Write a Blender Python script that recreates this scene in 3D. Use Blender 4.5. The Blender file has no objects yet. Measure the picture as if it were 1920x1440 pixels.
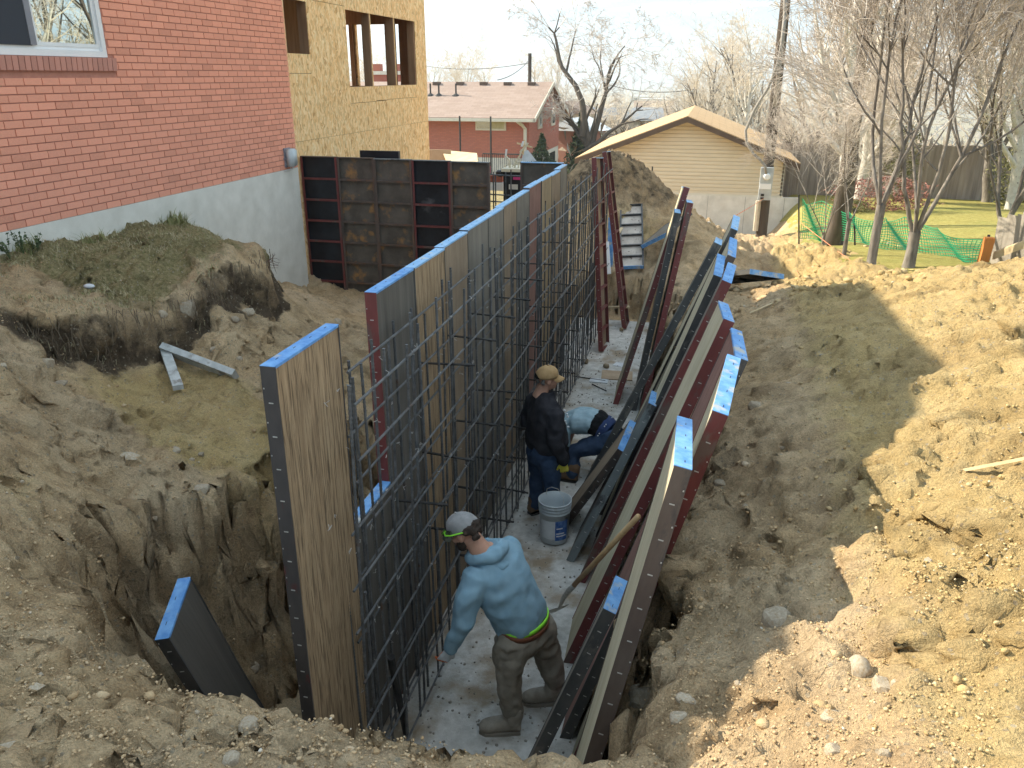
import bpy, bmesh, math, random
import numpy as np
from mathutils import Vector, Matrix, Quaternion
R = math.radians
SC = bpy.context.scene
COL = SC.collection
# ---------------------------------------------------------------- camera, sky, sun, exposure
PITCH, YAW, CAM_H, FPX = R(21.14), R(13.46), 3.84, 1500.0
cam_data = bpy.data.cameras.new('camera'); cam = bpy.data.objects.new('camera', cam_data); COL.objects.link(cam)
cam.location = (0, 0, CAM_H); cam.rotation_euler = (R(90) - PITCH, 0, YAW)
cam_data.sensor_width = 36; cam_data.lens = FPX / 1920 * 36
cam_data.clip_start = 0.05; cam_data.clip_end = 30000
SC.camera = cam
SUN_EL, SUN_DIR = R(35), R(-11.5)          # light travels towards +X turned by SUN_DIR
ldir = Vector((math.cos(SUN_DIR) * math.cos(SUN_EL), math.sin(SUN_DIR) * math.cos(SUN_EL), -math.sin(SUN_EL)))
sun_data = bpy.data.lights.new('sun', 'SUN'); sun_data.energy = 2.0; sun_data.angle = R(0.53); sun_data.color = (1.0, 0.90, 0.70)
sun = bpy.data.objects.new('sun', sun_data); COL.objects.link(sun)
sun.rotation_euler = ldir.to_track_quat('-Z', 'Y').to_euler(); sun.location = (-40, 10, 40)
world = bpy.data.worlds.new('World'); SC.world = world; world.use_nodes = True
wn, wl = world.node_tree.nodes, world.node_tree.links
wn.clear()
w_out = wn.new('ShaderNodeOutputWorld'); w_bg = wn.new('ShaderNodeBackground'); w_bg.inputs[1].default_value = 0.15
sky = wn.new('ShaderNodeTexSky'); sky.sky_type = 'NISHITA'; sky.sun_disc = False
sky.sun_elevation = SUN_EL
sd = -ldir; sky.sun_rotation = math.atan2(sd.x, sd.y)
sky.altitude = 1300; sky.air_density = 1.0; sky.dust_density = 5.0; sky.ozone_density = 1.5
CLOUD_OFF = 0.6  # offset picked so the bright fill clouds stay mostly out of view
# streaky clouds all over the sky, made extra bright as fill light for the shade
tc = wn.new('ShaderNodeTexCoord'); sep = wn.new('ShaderNodeSeparateXYZ'); wl.new(tc.outputs['Generated'], sep.inputs[0])
def wmath(op, a, b=None):
    n = wn.new('ShaderNodeMath'); n.operation = op
    for i, v in enumerate((a, b)):
        if v is None: continue
        if isinstance(v, (int, float)): n.inputs[i].default_value = v
        else: wl.new(v, n.inputs[i])
    return n.outputs[0]
mp = wn.new('ShaderNodeMapping'); mp.inputs['Scale'].default_value = (1.6, 1.6, 10); mp.inputs['Location'].default_value = (CLOUD_OFF, 2.0, 0.4); mp.inputs['Rotation'].default_value = (R(2), R(3), 0); wl.new(tc.outputs['Generated'], mp.inputs[0])
cn = wn.new('ShaderNodeTexNoise'); cn.inputs['Scale'].default_value = 1.1; cn.inputs['Detail'].default_value = 7; cn.inputs['Roughness'].default_value = 0.55; wl.new(mp.outputs[0], cn.inputs[0])
cr = wn.new('ShaderNodeValToRGB'); cr.color_ramp.elements[0].position = 0.53; cr.color_ramp.elements[0].color = (0, 0, 0, 1); cr.color_ramp.elements[1].position = 0.78; cr.color_ramp.elements[1].color = (0.9, 0.9, 0.9, 1); wl.new(cn.outputs[0], cr.inputs[0])
cm = wn.new('ShaderNodeMixRGB'); cm.inputs[2].default_value = (6.4, 5.9, 5.3, 1); wl.new(cr.outputs[0], cm.inputs[0])
hz = wn.new('ShaderNodeMixRGB'); hz.inputs[0].default_value = 0.95; hz.inputs[2].default_value = (0.82, 1.20, 1.48, 1); wl.new(sky.outputs[0], hz.inputs[1])   # thin high haze over the whole sky
wl.new(hz.outputs[0], cm.inputs[1]); wl.new(cm.outputs[0], w_bg.inputs[0]); wl.new(w_bg.outputs[0], w_out.inputs[0])
SC.view_settings.view_transform = 'Standard'; SC.view_settings.look = 'None'; SC.view_settings.gamma = 1
SC.view_settings.exposure = 2.42
try: SC.view_settings.use_curve_mapping = False
except Exception: pass
SC.render.engine = 'CYCLES'; SC.cycles.use_denoising = True; SC.cycles.max_bounces = 6; SC.cycles.transparent_max_bounces = 12
SC.cycles.caustics_reflective = False; SC.cycles.caustics_refractive = False

# ---------------------------------------------------------------- small helpers
def tag(o, label=None, cat=None, group=None, kind=None):
    if label: o['label'] = label
    if cat: o['category'] = cat
    if group: o['group'] = group
    if kind: o['kind'] = kind
    return o
def empty(name, loc=(0, 0, 0), rz=0.0, parent=None):
    o = bpy.data.objects.new(name, None); COL.objects.link(o); o.location = loc; o.rotation_euler = (0, 0, rz); o.parent = parent
    o.empty_display_size = 0.1
    return o
def thing(name, label, cat, loc=(0, 0, 0), rz=0.0, group=None):
    return tag(empty(name, loc, rz), label, cat, group)
def link(name, mesh, parent=None, mat=None):
    o = bpy.data.objects.new(name, mesh); COL.objects.link(o); o.parent = parent
    if mat is not None and not mesh.materials: mesh.materials.append(mat)
    return o
def copy_tree(o, parent=None):
    c = o.copy(); COL.objects.link(c); c.parent = parent
    for ch in o.children: copy_tree(ch, c)
    return c
CUBE_F = [(0, 3, 2, 1), (4, 5, 6, 7), (0, 1, 5, 4), (1, 2, 6, 5), (2, 3, 7, 6), (3, 0, 4, 7)]
class MB:
    def __init__(s): s.v = []; s.f = []
    def add(s, vs, fs):
        k = len(s.v); s.v += [tuple(p) for p in vs]; s.f += [tuple(i + k for i in f) for f in fs]; return s
    def box(s, lo, hi):
        (a, b, c), (d, e, f) = lo, hi
        return s.add([(a, b, c), (d, b, c), (d, e, c), (a, e, c), (a, b, f), (d, b, f), (d, e, f), (a, e, f)], CUBE_F)
    def obox(s, o, ax, ay, az):
        o, ax, ay, az = Vector(o), Vector(ax), Vector(ay), Vector(az)
        return s.add([o, o + ax, o + ax + ay, o + ay, o + az, o + ax + az, o + ax + ay + az, o + ay + az], CUBE_F)
    def cbox(s, c, size, rot=None):
        m = rot if rot is not None else Matrix.Identity(3)
        ax, ay, az = m @ Vector((size[0], 0, 0)), m @ Vector((0, size[1], 0)), m @ Vector((0, 0, size[2]))
        return s.obox(Vector(c) - (ax + ay + az) / 2, ax, ay, az)
    def quad(s, *p): return s.add(p, [tuple(range(len(p)))])
    def tube(s, pts, rad, n=6, cap=True, ell=None):
        pts = [Vector(p) for p in pts]
        if isinstance(rad, (int, float)): rad = [rad] * len(pts)
        base = len(s.v); up = None
        for i, p in enumerate(pts):
            t = (pts[min(i + 1, len(pts) - 1)] - pts[max(i - 1, 0)])
            t = t.normalized() if t.length > 1e-9 else Vector((0, 0, 1))
            if up is None:
                up = Vector((0, 0, 1)) if abs(t.z) < 0.9 else Vector((1, 0, 0))
            a = t.cross(up); a = a.normalized() if a.length > 1e-6 else Vector((1, 0, 0)); b = a.cross(t).normalized(); up = b
            for k in range(n):
                w = 2 * math.pi * k / n
                s.v.append(tuple(p + (a * math.cos(w) + b * math.sin(w) * (ell or 1)) * rad[i]))
        for i in range(len(pts) - 1):
            for k in range(n):
                q = base + i * n; k2 = (k + 1) % n
                s.f.append((q + k, q + k2, q + n + k2, q + n + k))
        if cap:
            s.f.append(tuple(base + k for k in reversed(range(n)))); s.f.append(tuple(base + (len(pts) - 1) * n + k for k in range(n)))
        return s
    def lathe(s, prof, n=24, c=(0, 0, 0), cap0=True, cap1=True):
        base = len(s.v)
        for r, z in prof:
            for k in range(n):
                w = 2 * math.pi * k / n; s.v.append((c[0] + r * math.cos(w), c[1] + r * math.sin(w), c[2] + z))
        for i in range(len(prof) - 1):
            for k in range(n):
                q = base + i * n; k2 = (k + 1) % n; s.f.append((q + k, q + k2, q + n + k2, q + n + k))
        if cap0: s.f.append(tuple(base + k for k in reversed(range(n))))
        if cap1: s.f.append(tuple(base + (len(prof) - 1) * n + k for k in range(n)))
        return s
    def rings(s, rings, close=True):
        n = len(rings[0]); base = len(s.v)
        for r in rings: s.v += [tuple(p) for p in r]
        for i in range(len(rings) - 1):
            for k in range(n):
                q = base + i * n; k2 = (k + 1) % n; s.f.append((q + k, q + k2, q + n + k2, q + n + k))
        if close:
            s.f.append(tuple(base + k for k in reversed(range(n)))); s.f.append(tuple(base + (len(rings) - 1) * n + k for k in range(n)))
        return s
    def mesh(s, name, mat=None, smooth=False):
        m = bpy.data.meshes.new(name); m.from_pydata(s.v, [], s.f); m.update()
        if mat is not None: m.materials.append(mat)
        if smooth: m.shade_smooth()
        return m
    def build(s, name, mat, parent=None, smooth=False):
        return link(name, s.mesh(name, mat, smooth), parent)
def np_mesh(name, V, F, mat, smooth=True):
    m = bpy.data.meshes.new(name); V = np.asarray(V, np.float32); F = np.asarray(F, np.int32); k = F.shape[1]
    m.vertices.add(len(V)); m.vertices.foreach_set('co', V.ravel())
    m.loops.add(F.size); m.loops.foreach_set('vertex_index', F.ravel())
    m.polygons.add(len(F)); m.polygons.foreach_set('loop_start', np.arange(0, F.size, k, dtype=np.int32))
    try: m.polygons.foreach_set('loop_total', np.full(len(F), k, np.int32))
    except Exception: pass
    m.update(calc_edges=True); m.validate()
    if mat: m.materials.append(mat)
    if smooth: m.shade_smooth()
    return m
# ---- seeing helper used to lay the place out (camera ray cut with a plane, in metres)
_fw = Vector((-math.sin(YAW) * math.cos(PITCH), math.cos(YAW) * math.cos(PITCH), -math.sin(PITCH)))
_rt = Vector((math.cos(YAW), math.sin(YAW), 0)); _up = _rt.cross(_fw)
def P(u, v, X=None, Y=None, Z=None, D=None):
    r = _fw + _rt * ((u - 960) / FPX) + _up * ((720 - v) / FPX)
    if D is not None: t = D / math.hypot(r.x, r.y)
    else: t = X / r.x if X is not None else (Y / r.y if Y is not None else (Z - CAM_H) / r.z)
    return Vector((0, 0, CAM_H)) + r * t
# ---- noise
def _hash(ix, iy, seed):
    h = (ix.astype(np.int64) * 374761393 + iy.astype(np.int64) * 668265263 + seed * 1442695041) & 0x7fffffff
    h = ((h ^ (h >> 13)) * 1274126177) & 0x7fffffff
    return ((h ^ (h >> 16)) & 0xffff) / 65535.0
def vnoise(x, y, seed=0):
    ix, iy = np.floor(x), np.floor(y); fx, fy = x - ix, y - iy
    fx = fx * fx * fx * (fx * (fx * 6 - 15) + 10); fy = fy * fy * fy * (fy * (fy * 6 - 15) + 10)
    a, b, c, d = _hash(ix, iy, seed), _hash(ix + 1, iy, seed), _hash(ix, iy + 1, seed), _hash(ix + 1, iy + 1, seed)
    return (a + (b - a) * fx + (c - a) * fy + (a - b - c + d) * fx * fy) * 2 - 1
def vnoise3(x, y, z, seed=0):
    iz = np.floor(z); fz = z - iz; fz = fz * fz * (3 - 2 * fz); out = np.zeros(x.shape)
    for k in (0, 1):
        sd = (iz + k).astype(np.int64) * 7919 + seed; o1, o2 = (sd * 0.6180339) % 17.0, (sd * 0.7548777) % 23.0
        out += (fz if k else 1 - fz) * vnoise(x + np.floor(o1 * 40), y + np.floor(o2 * 40), seed)
    return out
def clodnoise(x, y, cell, seed):
    """bumps like broken lumps: height over the nearest jittered centre, plus the edge between lumps"""
    X, Y = x / cell, y / cell; ix, iy = np.floor(X), np.floor(Y); f1 = np.full(x.shape, 9.0); f2 = np.full(x.shape, 9.0); hh = np.zeros(x.shape)
    for dx in (-1, 0, 1):
        for dy in (-1, 0, 1):
            a, b = ix + dx, iy + dy; px, py = a + 0.15 + 0.7 * _hash(a, b, seed), b + 0.15 + 0.7 * _hash(a, b, seed + 1); d = np.hypot(X - px, Y - py); r = _hash(a, b, seed + 2)
            m = d < f1; f2 = np.where(m, f1, np.minimum(f2, d)); hh = np.where(m, r, hh); f1 = np.where(m, d, f1)
    return np.sqrt(np.clip(1 - (f1 / 0.75) ** 2, 0, 1)) * (0.25 + 0.75 * hh) * sstep(0.0, 0.25, f2 - f1)
def sstep(a, b, x):
    t = np.clip((x - a) / (b - a), 0, 1); return t * t * (3 - 2 * t)
# ---------------------------------------------------------------- materials
MATS = {}
def nd(nt, typ, **kw):
    n = nt.nodes.new(typ)
    for k, v in kw.items():
        if k.startswith('i_'):
            n.inputs[int(k[2:]) if k[2:].isdigit() else k[2:].replace('_', ' ')].default_value = v
        else: setattr(n, k, v)
    return n
def base_mat(name):
    m = bpy.data.materials.new(name); m.use_nodes = True; nt = m.node_tree; nt.nodes.clear()
    out = nt.nodes.new('ShaderNodeOutputMaterial'); b = nt.nodes.new('ShaderNodeBsdfPrincipled'); nt.links.new(b.outputs[0], out.inputs[0])
    MATS[name] = m
    return m, nt, b
def coords(nt, stretch=(1, 1, 1), rot=(0, 0, 0), space='Object'):
    tcn = nt.nodes.new('ShaderNodeTexCoord'); oi = nt.nodes.new('ShaderNodeObjectInfo')
    mul = nd(nt, 'ShaderNodeVectorMath', operation='MULTIPLY'); mul.inputs[1].default_value = (37.0, 53.0, 71.0)
    nt.links.new(oi.outputs['Random'], mul.inputs[0])
    mpn = nt.nodes.new('ShaderNodeMapping'); mpn.inputs['Scale'].default_value = stretch; mpn.inputs['Rotation'].default_value = rot
    nt.links.new(tcn.outputs[space], mpn.inputs[0])
    add = nd(nt, 'ShaderNodeVectorMath', operation='ADD'); nt.links.new(mpn.outputs[0], add.inputs[0]); nt.links.new(mul.outputs[0], add.inputs[1])
    return add.outputs[0]
def noise(nt, co, scale, detail=6, rough=0.6, dist=0.0):
    n = nd(nt, 'ShaderNodeTexNoise'); n.inputs['Scale'].default_value = scale; n.inputs['Detail'].default_value = detail
    n.inputs['Roughness'].default_value = rough; n.inputs['Distortion'].default_value = dist
    nt.links.new(co, n.inputs['Vector']); return n.outputs[0]
def ramp(nt, x, stops):
    r = nt.nodes.new('ShaderNodeValToRGB'); e = r.color_ramp.elements
    while len(e) < len(stops): e.new(0.5)
    for i, (p, c) in enumerate(stops):
        e[i].position = p; e[i].color = tuple(c) + (1,) if len(c) == 3 else c
    nt.links.new(x, r.inputs[0]); return r.outputs[0]
def mixc(nt, f, a, b, mode='MIX'):
    n = nt.nodes.new('ShaderNodeMixRGB'); n.blend_type = mode
    for i, v in enumerate((f, a, b)):
        if isinstance(v, (int, float)): n.inputs[i].default_value = v
        elif isinstance(v, tuple): n.inputs[i].default_value = v + (1,) if len(v) == 3 else v
        else: nt.links.new(v, n.inputs[i])
    return n.outputs[0]
def math_(nt, op, a, b=0.0, c=None):
    n = nt.nodes.new('ShaderNodeMath'); n.operation = op
    for i, v in enumerate((a, b, c)):
        if v is None: continue
        if isinstance(v, (int, float)): n.inputs[i].default_value = v
        else: nt.links.new(v, n.inputs[i])
    return n.outputs[0]
def bump(nt, b, h, dist=0.005, strength=0.6):
    n = nt.nodes.new('ShaderNodeBump'); n.inputs['Strength'].default_value = strength; n.inputs['Distance'].default_value = dist
    nt.links.new(h, n.inputs['Height']); nt.links.new(n.outputs[0], b.inputs['Normal']); return n
def pm(name, c1, c2=None, scale=8, rough=0.8, bs=60, bd=0.002, stretch=(1, 1, 1), stain=None, metal=0.0, spec=0.35, detail=6, lo=0.35, hi=0.65, vary=0.0):
    """one principled material: two tones in noise, an optional stain (colour, scale, threshold), fine bump"""
    m, nt, b = base_mat(name); co = coords(nt, stretch)
    n1 = noise(nt, co, scale, detail)
    col = ramp(nt, n1, [(lo, c1), (hi, c2 or c1)])
    if stain:
        n2 = noise(nt, co, stain[1], 5)
        f = ramp(nt, n2, [(stain[2], (0, 0, 0)), (min(1, stain[2] + (stain[3] if len(stain) > 3 else 0.08)), (1, 1, 1))])
        col = mixc(nt, f, col, stain[0])
    if vary:
        oi = nt.nodes.new('ShaderNodeObjectInfo'); hs = nt.nodes.new('ShaderNodeHueSaturation')
        nt.links.new(math_(nt, 'MULTIPLY_ADD', oi.outputs['Random'], vary, 1 - vary / 2), hs.inputs['Value']); nt.links.new(col, hs.inputs['Color']); col = hs.outputs[0]
    nt.links.new(col, b.inputs['Base Color']); b.inputs['Roughness'].default_value = rough; b.inputs['Metallic'].default_value = metal
    b.inputs['Specular IOR Level'].default_value = spec
    if bd: bump(nt, b, noise(nt, co, bs, 5), bd)
    return m
def wood(name, c1, c2, dark, fine=1.0, rough=0.85, crack=0.58, dirt=None):
    """weathered plywood: long grain along local Z, dark checks"""
    m, nt, b = base_mat(name); co = coords(nt, (1, 1, 0.06)); co2 = coords(nt, (1, 1, 0.035))
    n1 = noise(nt, co, 14 * fine, 6, 0.65, 0.6); n2 = noise(nt, co2, 55 * fine, 4, 0.6, 0.5); n3 = noise(nt, coords(nt), 2.5, 5)
    col = ramp(nt, n1, [(0.30, c1), (0.70, c2)])
    f = ramp(nt, n2, [(crack, (0, 0, 0)), (crack + 0.10, (1, 1, 1))])
    col = mixc(nt, math_(nt, 'MULTIPLY', f, 0.8), col, dark)
    f3 = ramp(nt, n3, [(0.45, (0, 0, 0)), (0.75, (1, 1, 1))]); col = mixc(nt, math_(nt, 'MULTIPLY', f3, 0.55), col, dirt or tuple(x * 0.55 for x in c1))
    nt.links.new(col, b.inputs['Base Color']); b.inputs['Roughness'].default_value = rough; b.inputs['Specular IOR Level'].default_value = 0.25
    bump(nt, b, n2, 0.003, 0.5)
    return m
def rail_mat(name, c1, c2, flake, rough=0.55):
    """steel form rail: paint, flaked patches, a row of pale slots along its length (local Z)"""
    m, nt, b = base_mat(name); co = coords(nt, (1, 1, 0.35))
    n1 = noise(nt, co, 9, 6); n2 = noise(nt, co, 5, 7, 0.7)
    col = ramp(nt, n1, [(0.35, c1), (0.65, c2)])
    f = ramp(nt, n2, [(0.53, (0, 0, 0)), (0.60, (1, 1, 1))]); col = mixc(nt, f, col, flake)
    nt.links.new(col, b.inputs['Base Color']); b.inputs['Roughness'].default_value = rough
    bump(nt, b, n2, 0.0015, 0.5)
    return m
def soil_mat():
    m, nt, b = base_mat('soil')
    g = nt.nodes.new('ShaderNodeNewGeometry'); pos = g.outputs['Position']
    at = nd(nt, 'ShaderNodeAttribute', attribute_name='soil'); sp = nt.nodes.new('ShaderNodeSeparateColor'); nt.links.new(at.outputs['Color'], sp.inputs[0])
    n0 = noise(nt, pos, 0.9, 6, 0.6); n1 = noise(nt, pos, 4.5, 8, 0.68); n2 = noise(nt, pos, 28, 6, 0.7); n3 = noise(nt, pos, 120, 4, 0.7)
    brown = ramp(nt, n1, [(0.28, (0.390, 0.272, 0.160)), (0.5, (0.535, 0.395, 0.248)), (0.72, (0.645, 0.500, 0.335))])
    brown = mixc(nt, ramp(nt, n0, [(0.42, (0, 0, 0)), (0.62, (0.6, 0.6, 0.6))]), brown, (0.560, 0.455, 0.335))
    yel = ramp(nt, n1, [(0.28, (0.405, 0.295, 0.140)), (0.5, (0.500, 0.380, 0.198)), (0.75, (0.560, 0.450, 0.265))])
    yel = mixc(nt, ramp(nt, n0, [(0.50, (0, 0, 0)), (0.68, (0.65, 0.65, 0.65))]), yel, (0.40, 0.300, 0.165))
    fy = math_(nt, 'ADD', sp.outputs[0], math_(nt, 'MULTIPLY', math_(nt, 'SUBTRACT', n1, 0.5), 0.9))
    col = mixc(nt, ramp(nt, fy, [(0.35, (0, 0, 0)), (0.65, (1, 1, 1))]), brown, yel)
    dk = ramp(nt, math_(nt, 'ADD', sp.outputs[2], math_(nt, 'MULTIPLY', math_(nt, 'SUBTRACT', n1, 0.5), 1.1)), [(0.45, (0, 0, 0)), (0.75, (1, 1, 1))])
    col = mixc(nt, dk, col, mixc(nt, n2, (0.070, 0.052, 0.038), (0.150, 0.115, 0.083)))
    gr = ramp(nt, n2, [(0.3, (0.145, 0.135, 0.060)), (0.55, (0.29, 0.245, 0.135)), (0.75, (0.40, 0.33, 0.21))])
    fg = math_(nt, 'ADD', sp.outputs[1], math_(nt, 'MULTIPLY', math_(nt, 'SUBTRACT', n1, 0.5), 1.0))
    col = mixc(nt, ramp(nt, fg, [(0.42, (0, 0, 0)), (0.62, (1, 1, 1))]), col, gr)
    # pale grit and little stones
    vo = nd(nt, 'ShaderNodeTexVoronoi'); vo.inputs['Scale'].default_value = 46; nt.links.new(pos, vo.inputs['Vector'])
    vr = nt.nodes.new('ShaderNodeSeparateColor'); nt.links.new(vo.outputs['Color'], vr.inputs[0])
    peb = math_(nt, 'MULTIPLY', math_(nt, 'LESS_THAN', vo.outputs['Distance'], 0.36), math_(nt, 'GREATER_THAN', vr.outputs[0], 0.86))
    col = mixc(nt, math_(nt, 'MULTIPLY', peb, 0.7), col, mixc(nt, vr.outputs[1], (0.24, 0.20, 0.155), (0.46, 0.42, 0.35)))
    sc = ramp(nt, n3, [(0.3, (0.70, 0.70, 0.70)), (0.7, (1.25, 1.25, 1.25))]); col = mixc(nt, 1.0, col, sc, 'MULTIPLY')
    n5 = noise(nt, pos, 1.7, 7, 0.7, 0.8); col = mixc(nt, 1.0, col, ramp(nt, n5, [(0.30, (0.68, 0.65, 0.61)), (0.50, (1.08, 1.06, 1.02)), (0.72, (1.22, 1.20, 1.16))]), 'MULTIPLY')
    n6 = noise(nt, pos, 11, 6, 0.75); col = mixc(nt, 1.0, col, ramp(nt, n6, [(0.30, (0.68, 0.65, 0.62)), (0.48, (1.08, 1.05, 1.0))]), 'MULTIPLY')
    nt.links.new(col, b.inputs['Base Color']); b.inputs['Roughness'].default_value = 0.97; b.inputs['Specular IOR Level'].default_value = 0.12
    h = math_(nt, 'ADD', math_(nt, 'MULTIPLY', n2, 1.0), math_(nt, 'MULTIPLY', n3, 0.35)); h = math_(nt, 'ADD', h, math_(nt, 'MULTIPLY', peb, 0.25))
    bump(nt, b, h, 0.05, 1.0)
    return m
SOIL = soil_mat()
CONC = pm('concrete', (0.64, 0.605, 0.535), (0.75, 0.715, 0.645), 3.5, 0.9, 70, 0.0015, stain=((0.52, 0.50, 0.44), 1.4, 0.56, 0.25))
FOOT = pm('footing_concrete', (0.42, 0.40, 0.37), (0.62, 0.60, 0.57), 12, 0.95, 110, 0.010, stain=((0.30, 0.235, 0.165), 2.2, 0.50, 0.16), detail=10)
BLUE = pm('blue_paint', (0.085, 0.24, 0.54), (0.19, 0.39, 0.68), 16, 0.6, 80, 0.001, stain=((0.42, 0.42, 0.40), 9, 0.56, 0.10))
PALEBLUE = pm('pale_blue_paint', (0.20, 0.40, 0.66), (0.33, 0.52, 0.74), 16, 0.6, 80, 0.001, stain=((0.50, 0.52, 0.52), 14, 0.58, 0.06))
RAIL = {
 'red': rail_mat('red_rail', (0.125, 0.028, 0.026), (0.180, 0.042, 0.038), (0.12, 0.075, 0.062)),
 'black': rail_mat('black_rail', (0.035, 0.035, 0.037), (0.080, 0.077, 0.074), (0.130, 0.115, 0.100)),
 'worn': rail_mat('worn_red_rail', (0.045, 0.040, 0.040), (0.075, 0.065, 0.062), (0.13, 0.022, 0.020)),
 'brown': rail_mat('brown_rail', (0.075, 0.050, 0.040), (0.115, 0.085, 0.068), (0.055, 0.045, 0.042)),
 'rust': rail_mat('rusty_rail', (0.075, 0.055, 0.046), (0.125, 0.090, 0.072), (0.15, 0.075, 0.045)),
 'galv': rail_mat('galvanised_rail', (0.10, 0.115, 0.12), (0.19, 0.21, 0.21), (0.045, 0.045, 0.048), 0.45)}
PLY = {
 'tan': wood('tan_plywood', (0.270, 0.180, 0.105), (0.455, 0.325, 0.195), (0.085, 0.055, 0.034), 2.2, crack=0.505),
 'tan2': wood('light_brown_plywood', (0.270, 0.195, 0.115), (0.380, 0.285, 0.175), (0.062, 0.045, 0.03), crack=0.66),
 'brown': wood('brown_plywood', (0.235, 0.170, 0.115), (0.340, 0.256, 0.178), (0.045, 0.036, 0.03), crack=0.7),
 'dark': wood('dark_plywood', (0.085, 0.074, 0.063), (0.155, 0.138, 0.118), (0.020, 0.019, 0.018), crack=0.7, dirt=(0.11, 0.10, 0.088)),
 'grey': wood('grey_plywood', (0.160, 0.140, 0.115), (0.260, 0.228, 0.188), (0.040, 0.038, 0.036), crack=0.72, dirt=(0.085, 0.070, 0.056)),
 'red': wood('reddish_plywood', (0.225, 0.120, 0.095), (0.300, 0.170, 0.138), (0.075, 0.042, 0.035), crack=0.72),
 'cream': wood('cream_plywood', (0.42, 0.36, 0.24), (0.56, 0.50, 0.36), (0.19, 0.15, 0.10), crack=0.74, dirt=(0.33, 0.28, 0.20)),
 'black': pm('black_plywood', (0.010, 0.011, 0.014), (0.024, 0.026, 0.032), 4, 0.35, 60, 0.0008, stain=((0.10, 0.10, 0.105), 3.0, 0.66, 0.12)),
 'rusty': pm('rust_stained_plywood', (0.085, 0.070, 0.056), (0.140, 0.115, 0.092), 5, 0.75, 60, 0.001, stain=((0.36, 0.185, 0.065), 4.2, 0.55, 0.14)),
 'pale': pm('pale_stained_plywood', (0.42, 0.36, 0.31), (0.56, 0.50, 0.44), 6, 0.85, 60, 0.001, stain=((0.16, 0.12, 0.10), 13, 0.60, 0.06))}
REBAR = pm('rebar_steel', (0.075, 0.077, 0.080), (0.15, 0.15, 0.153), 14, 0.5, 40, 0.0, metal=0.3, stain=((0.10, 0.060, 0.040), 6, 0.62, 0.1))
TIE = pm('black_steel', (0.016, 0.015, 0.015), (0.04, 0.036, 0.034), 20, 0.55, 60, 0.0008)
WHITE = pm('white_vinyl', (0.74, 0.75, 0.76), (0.80, 0.80, 0.80), 5, 0.45, 60, 0.0)
LUMBER = pm('lumber', (0.22, 0.125, 0.070), (0.31, 0.19, 0.11), 12, 0.85, 60, 0.001, stretch=(1, 1, 0.12))
NEWWOOD = pm('new_lumber', (0.55, 0.42, 0.25), (0.66, 0.53, 0.34), 10, 0.8, 60, 0.001, stretch=(1, 0.2, 1))
GREYWOOD = pm('grey_board', (0.36, 0.37, 0.36), (0.50, 0.51, 0.50), 14, 0.9, 60, 0.001, stain=((0.24, 0.22, 0.2), 9, 0.56, 0.1))
STONE = pm('stone', (0.34, 0.275, 0.20), (0.47, 0.40, 0.31), 7, 0.95, 40, 0.004, stain=((0.33, 0.245, 0.155), 5, 0.48, 0.2), vary=0.35)
CLOD = pm('clod', (0.20, 0.150, 0.098), (0.33, 0.26, 0.175), 30, 0.97, 90, 0.003, spec=0.1)
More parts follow.
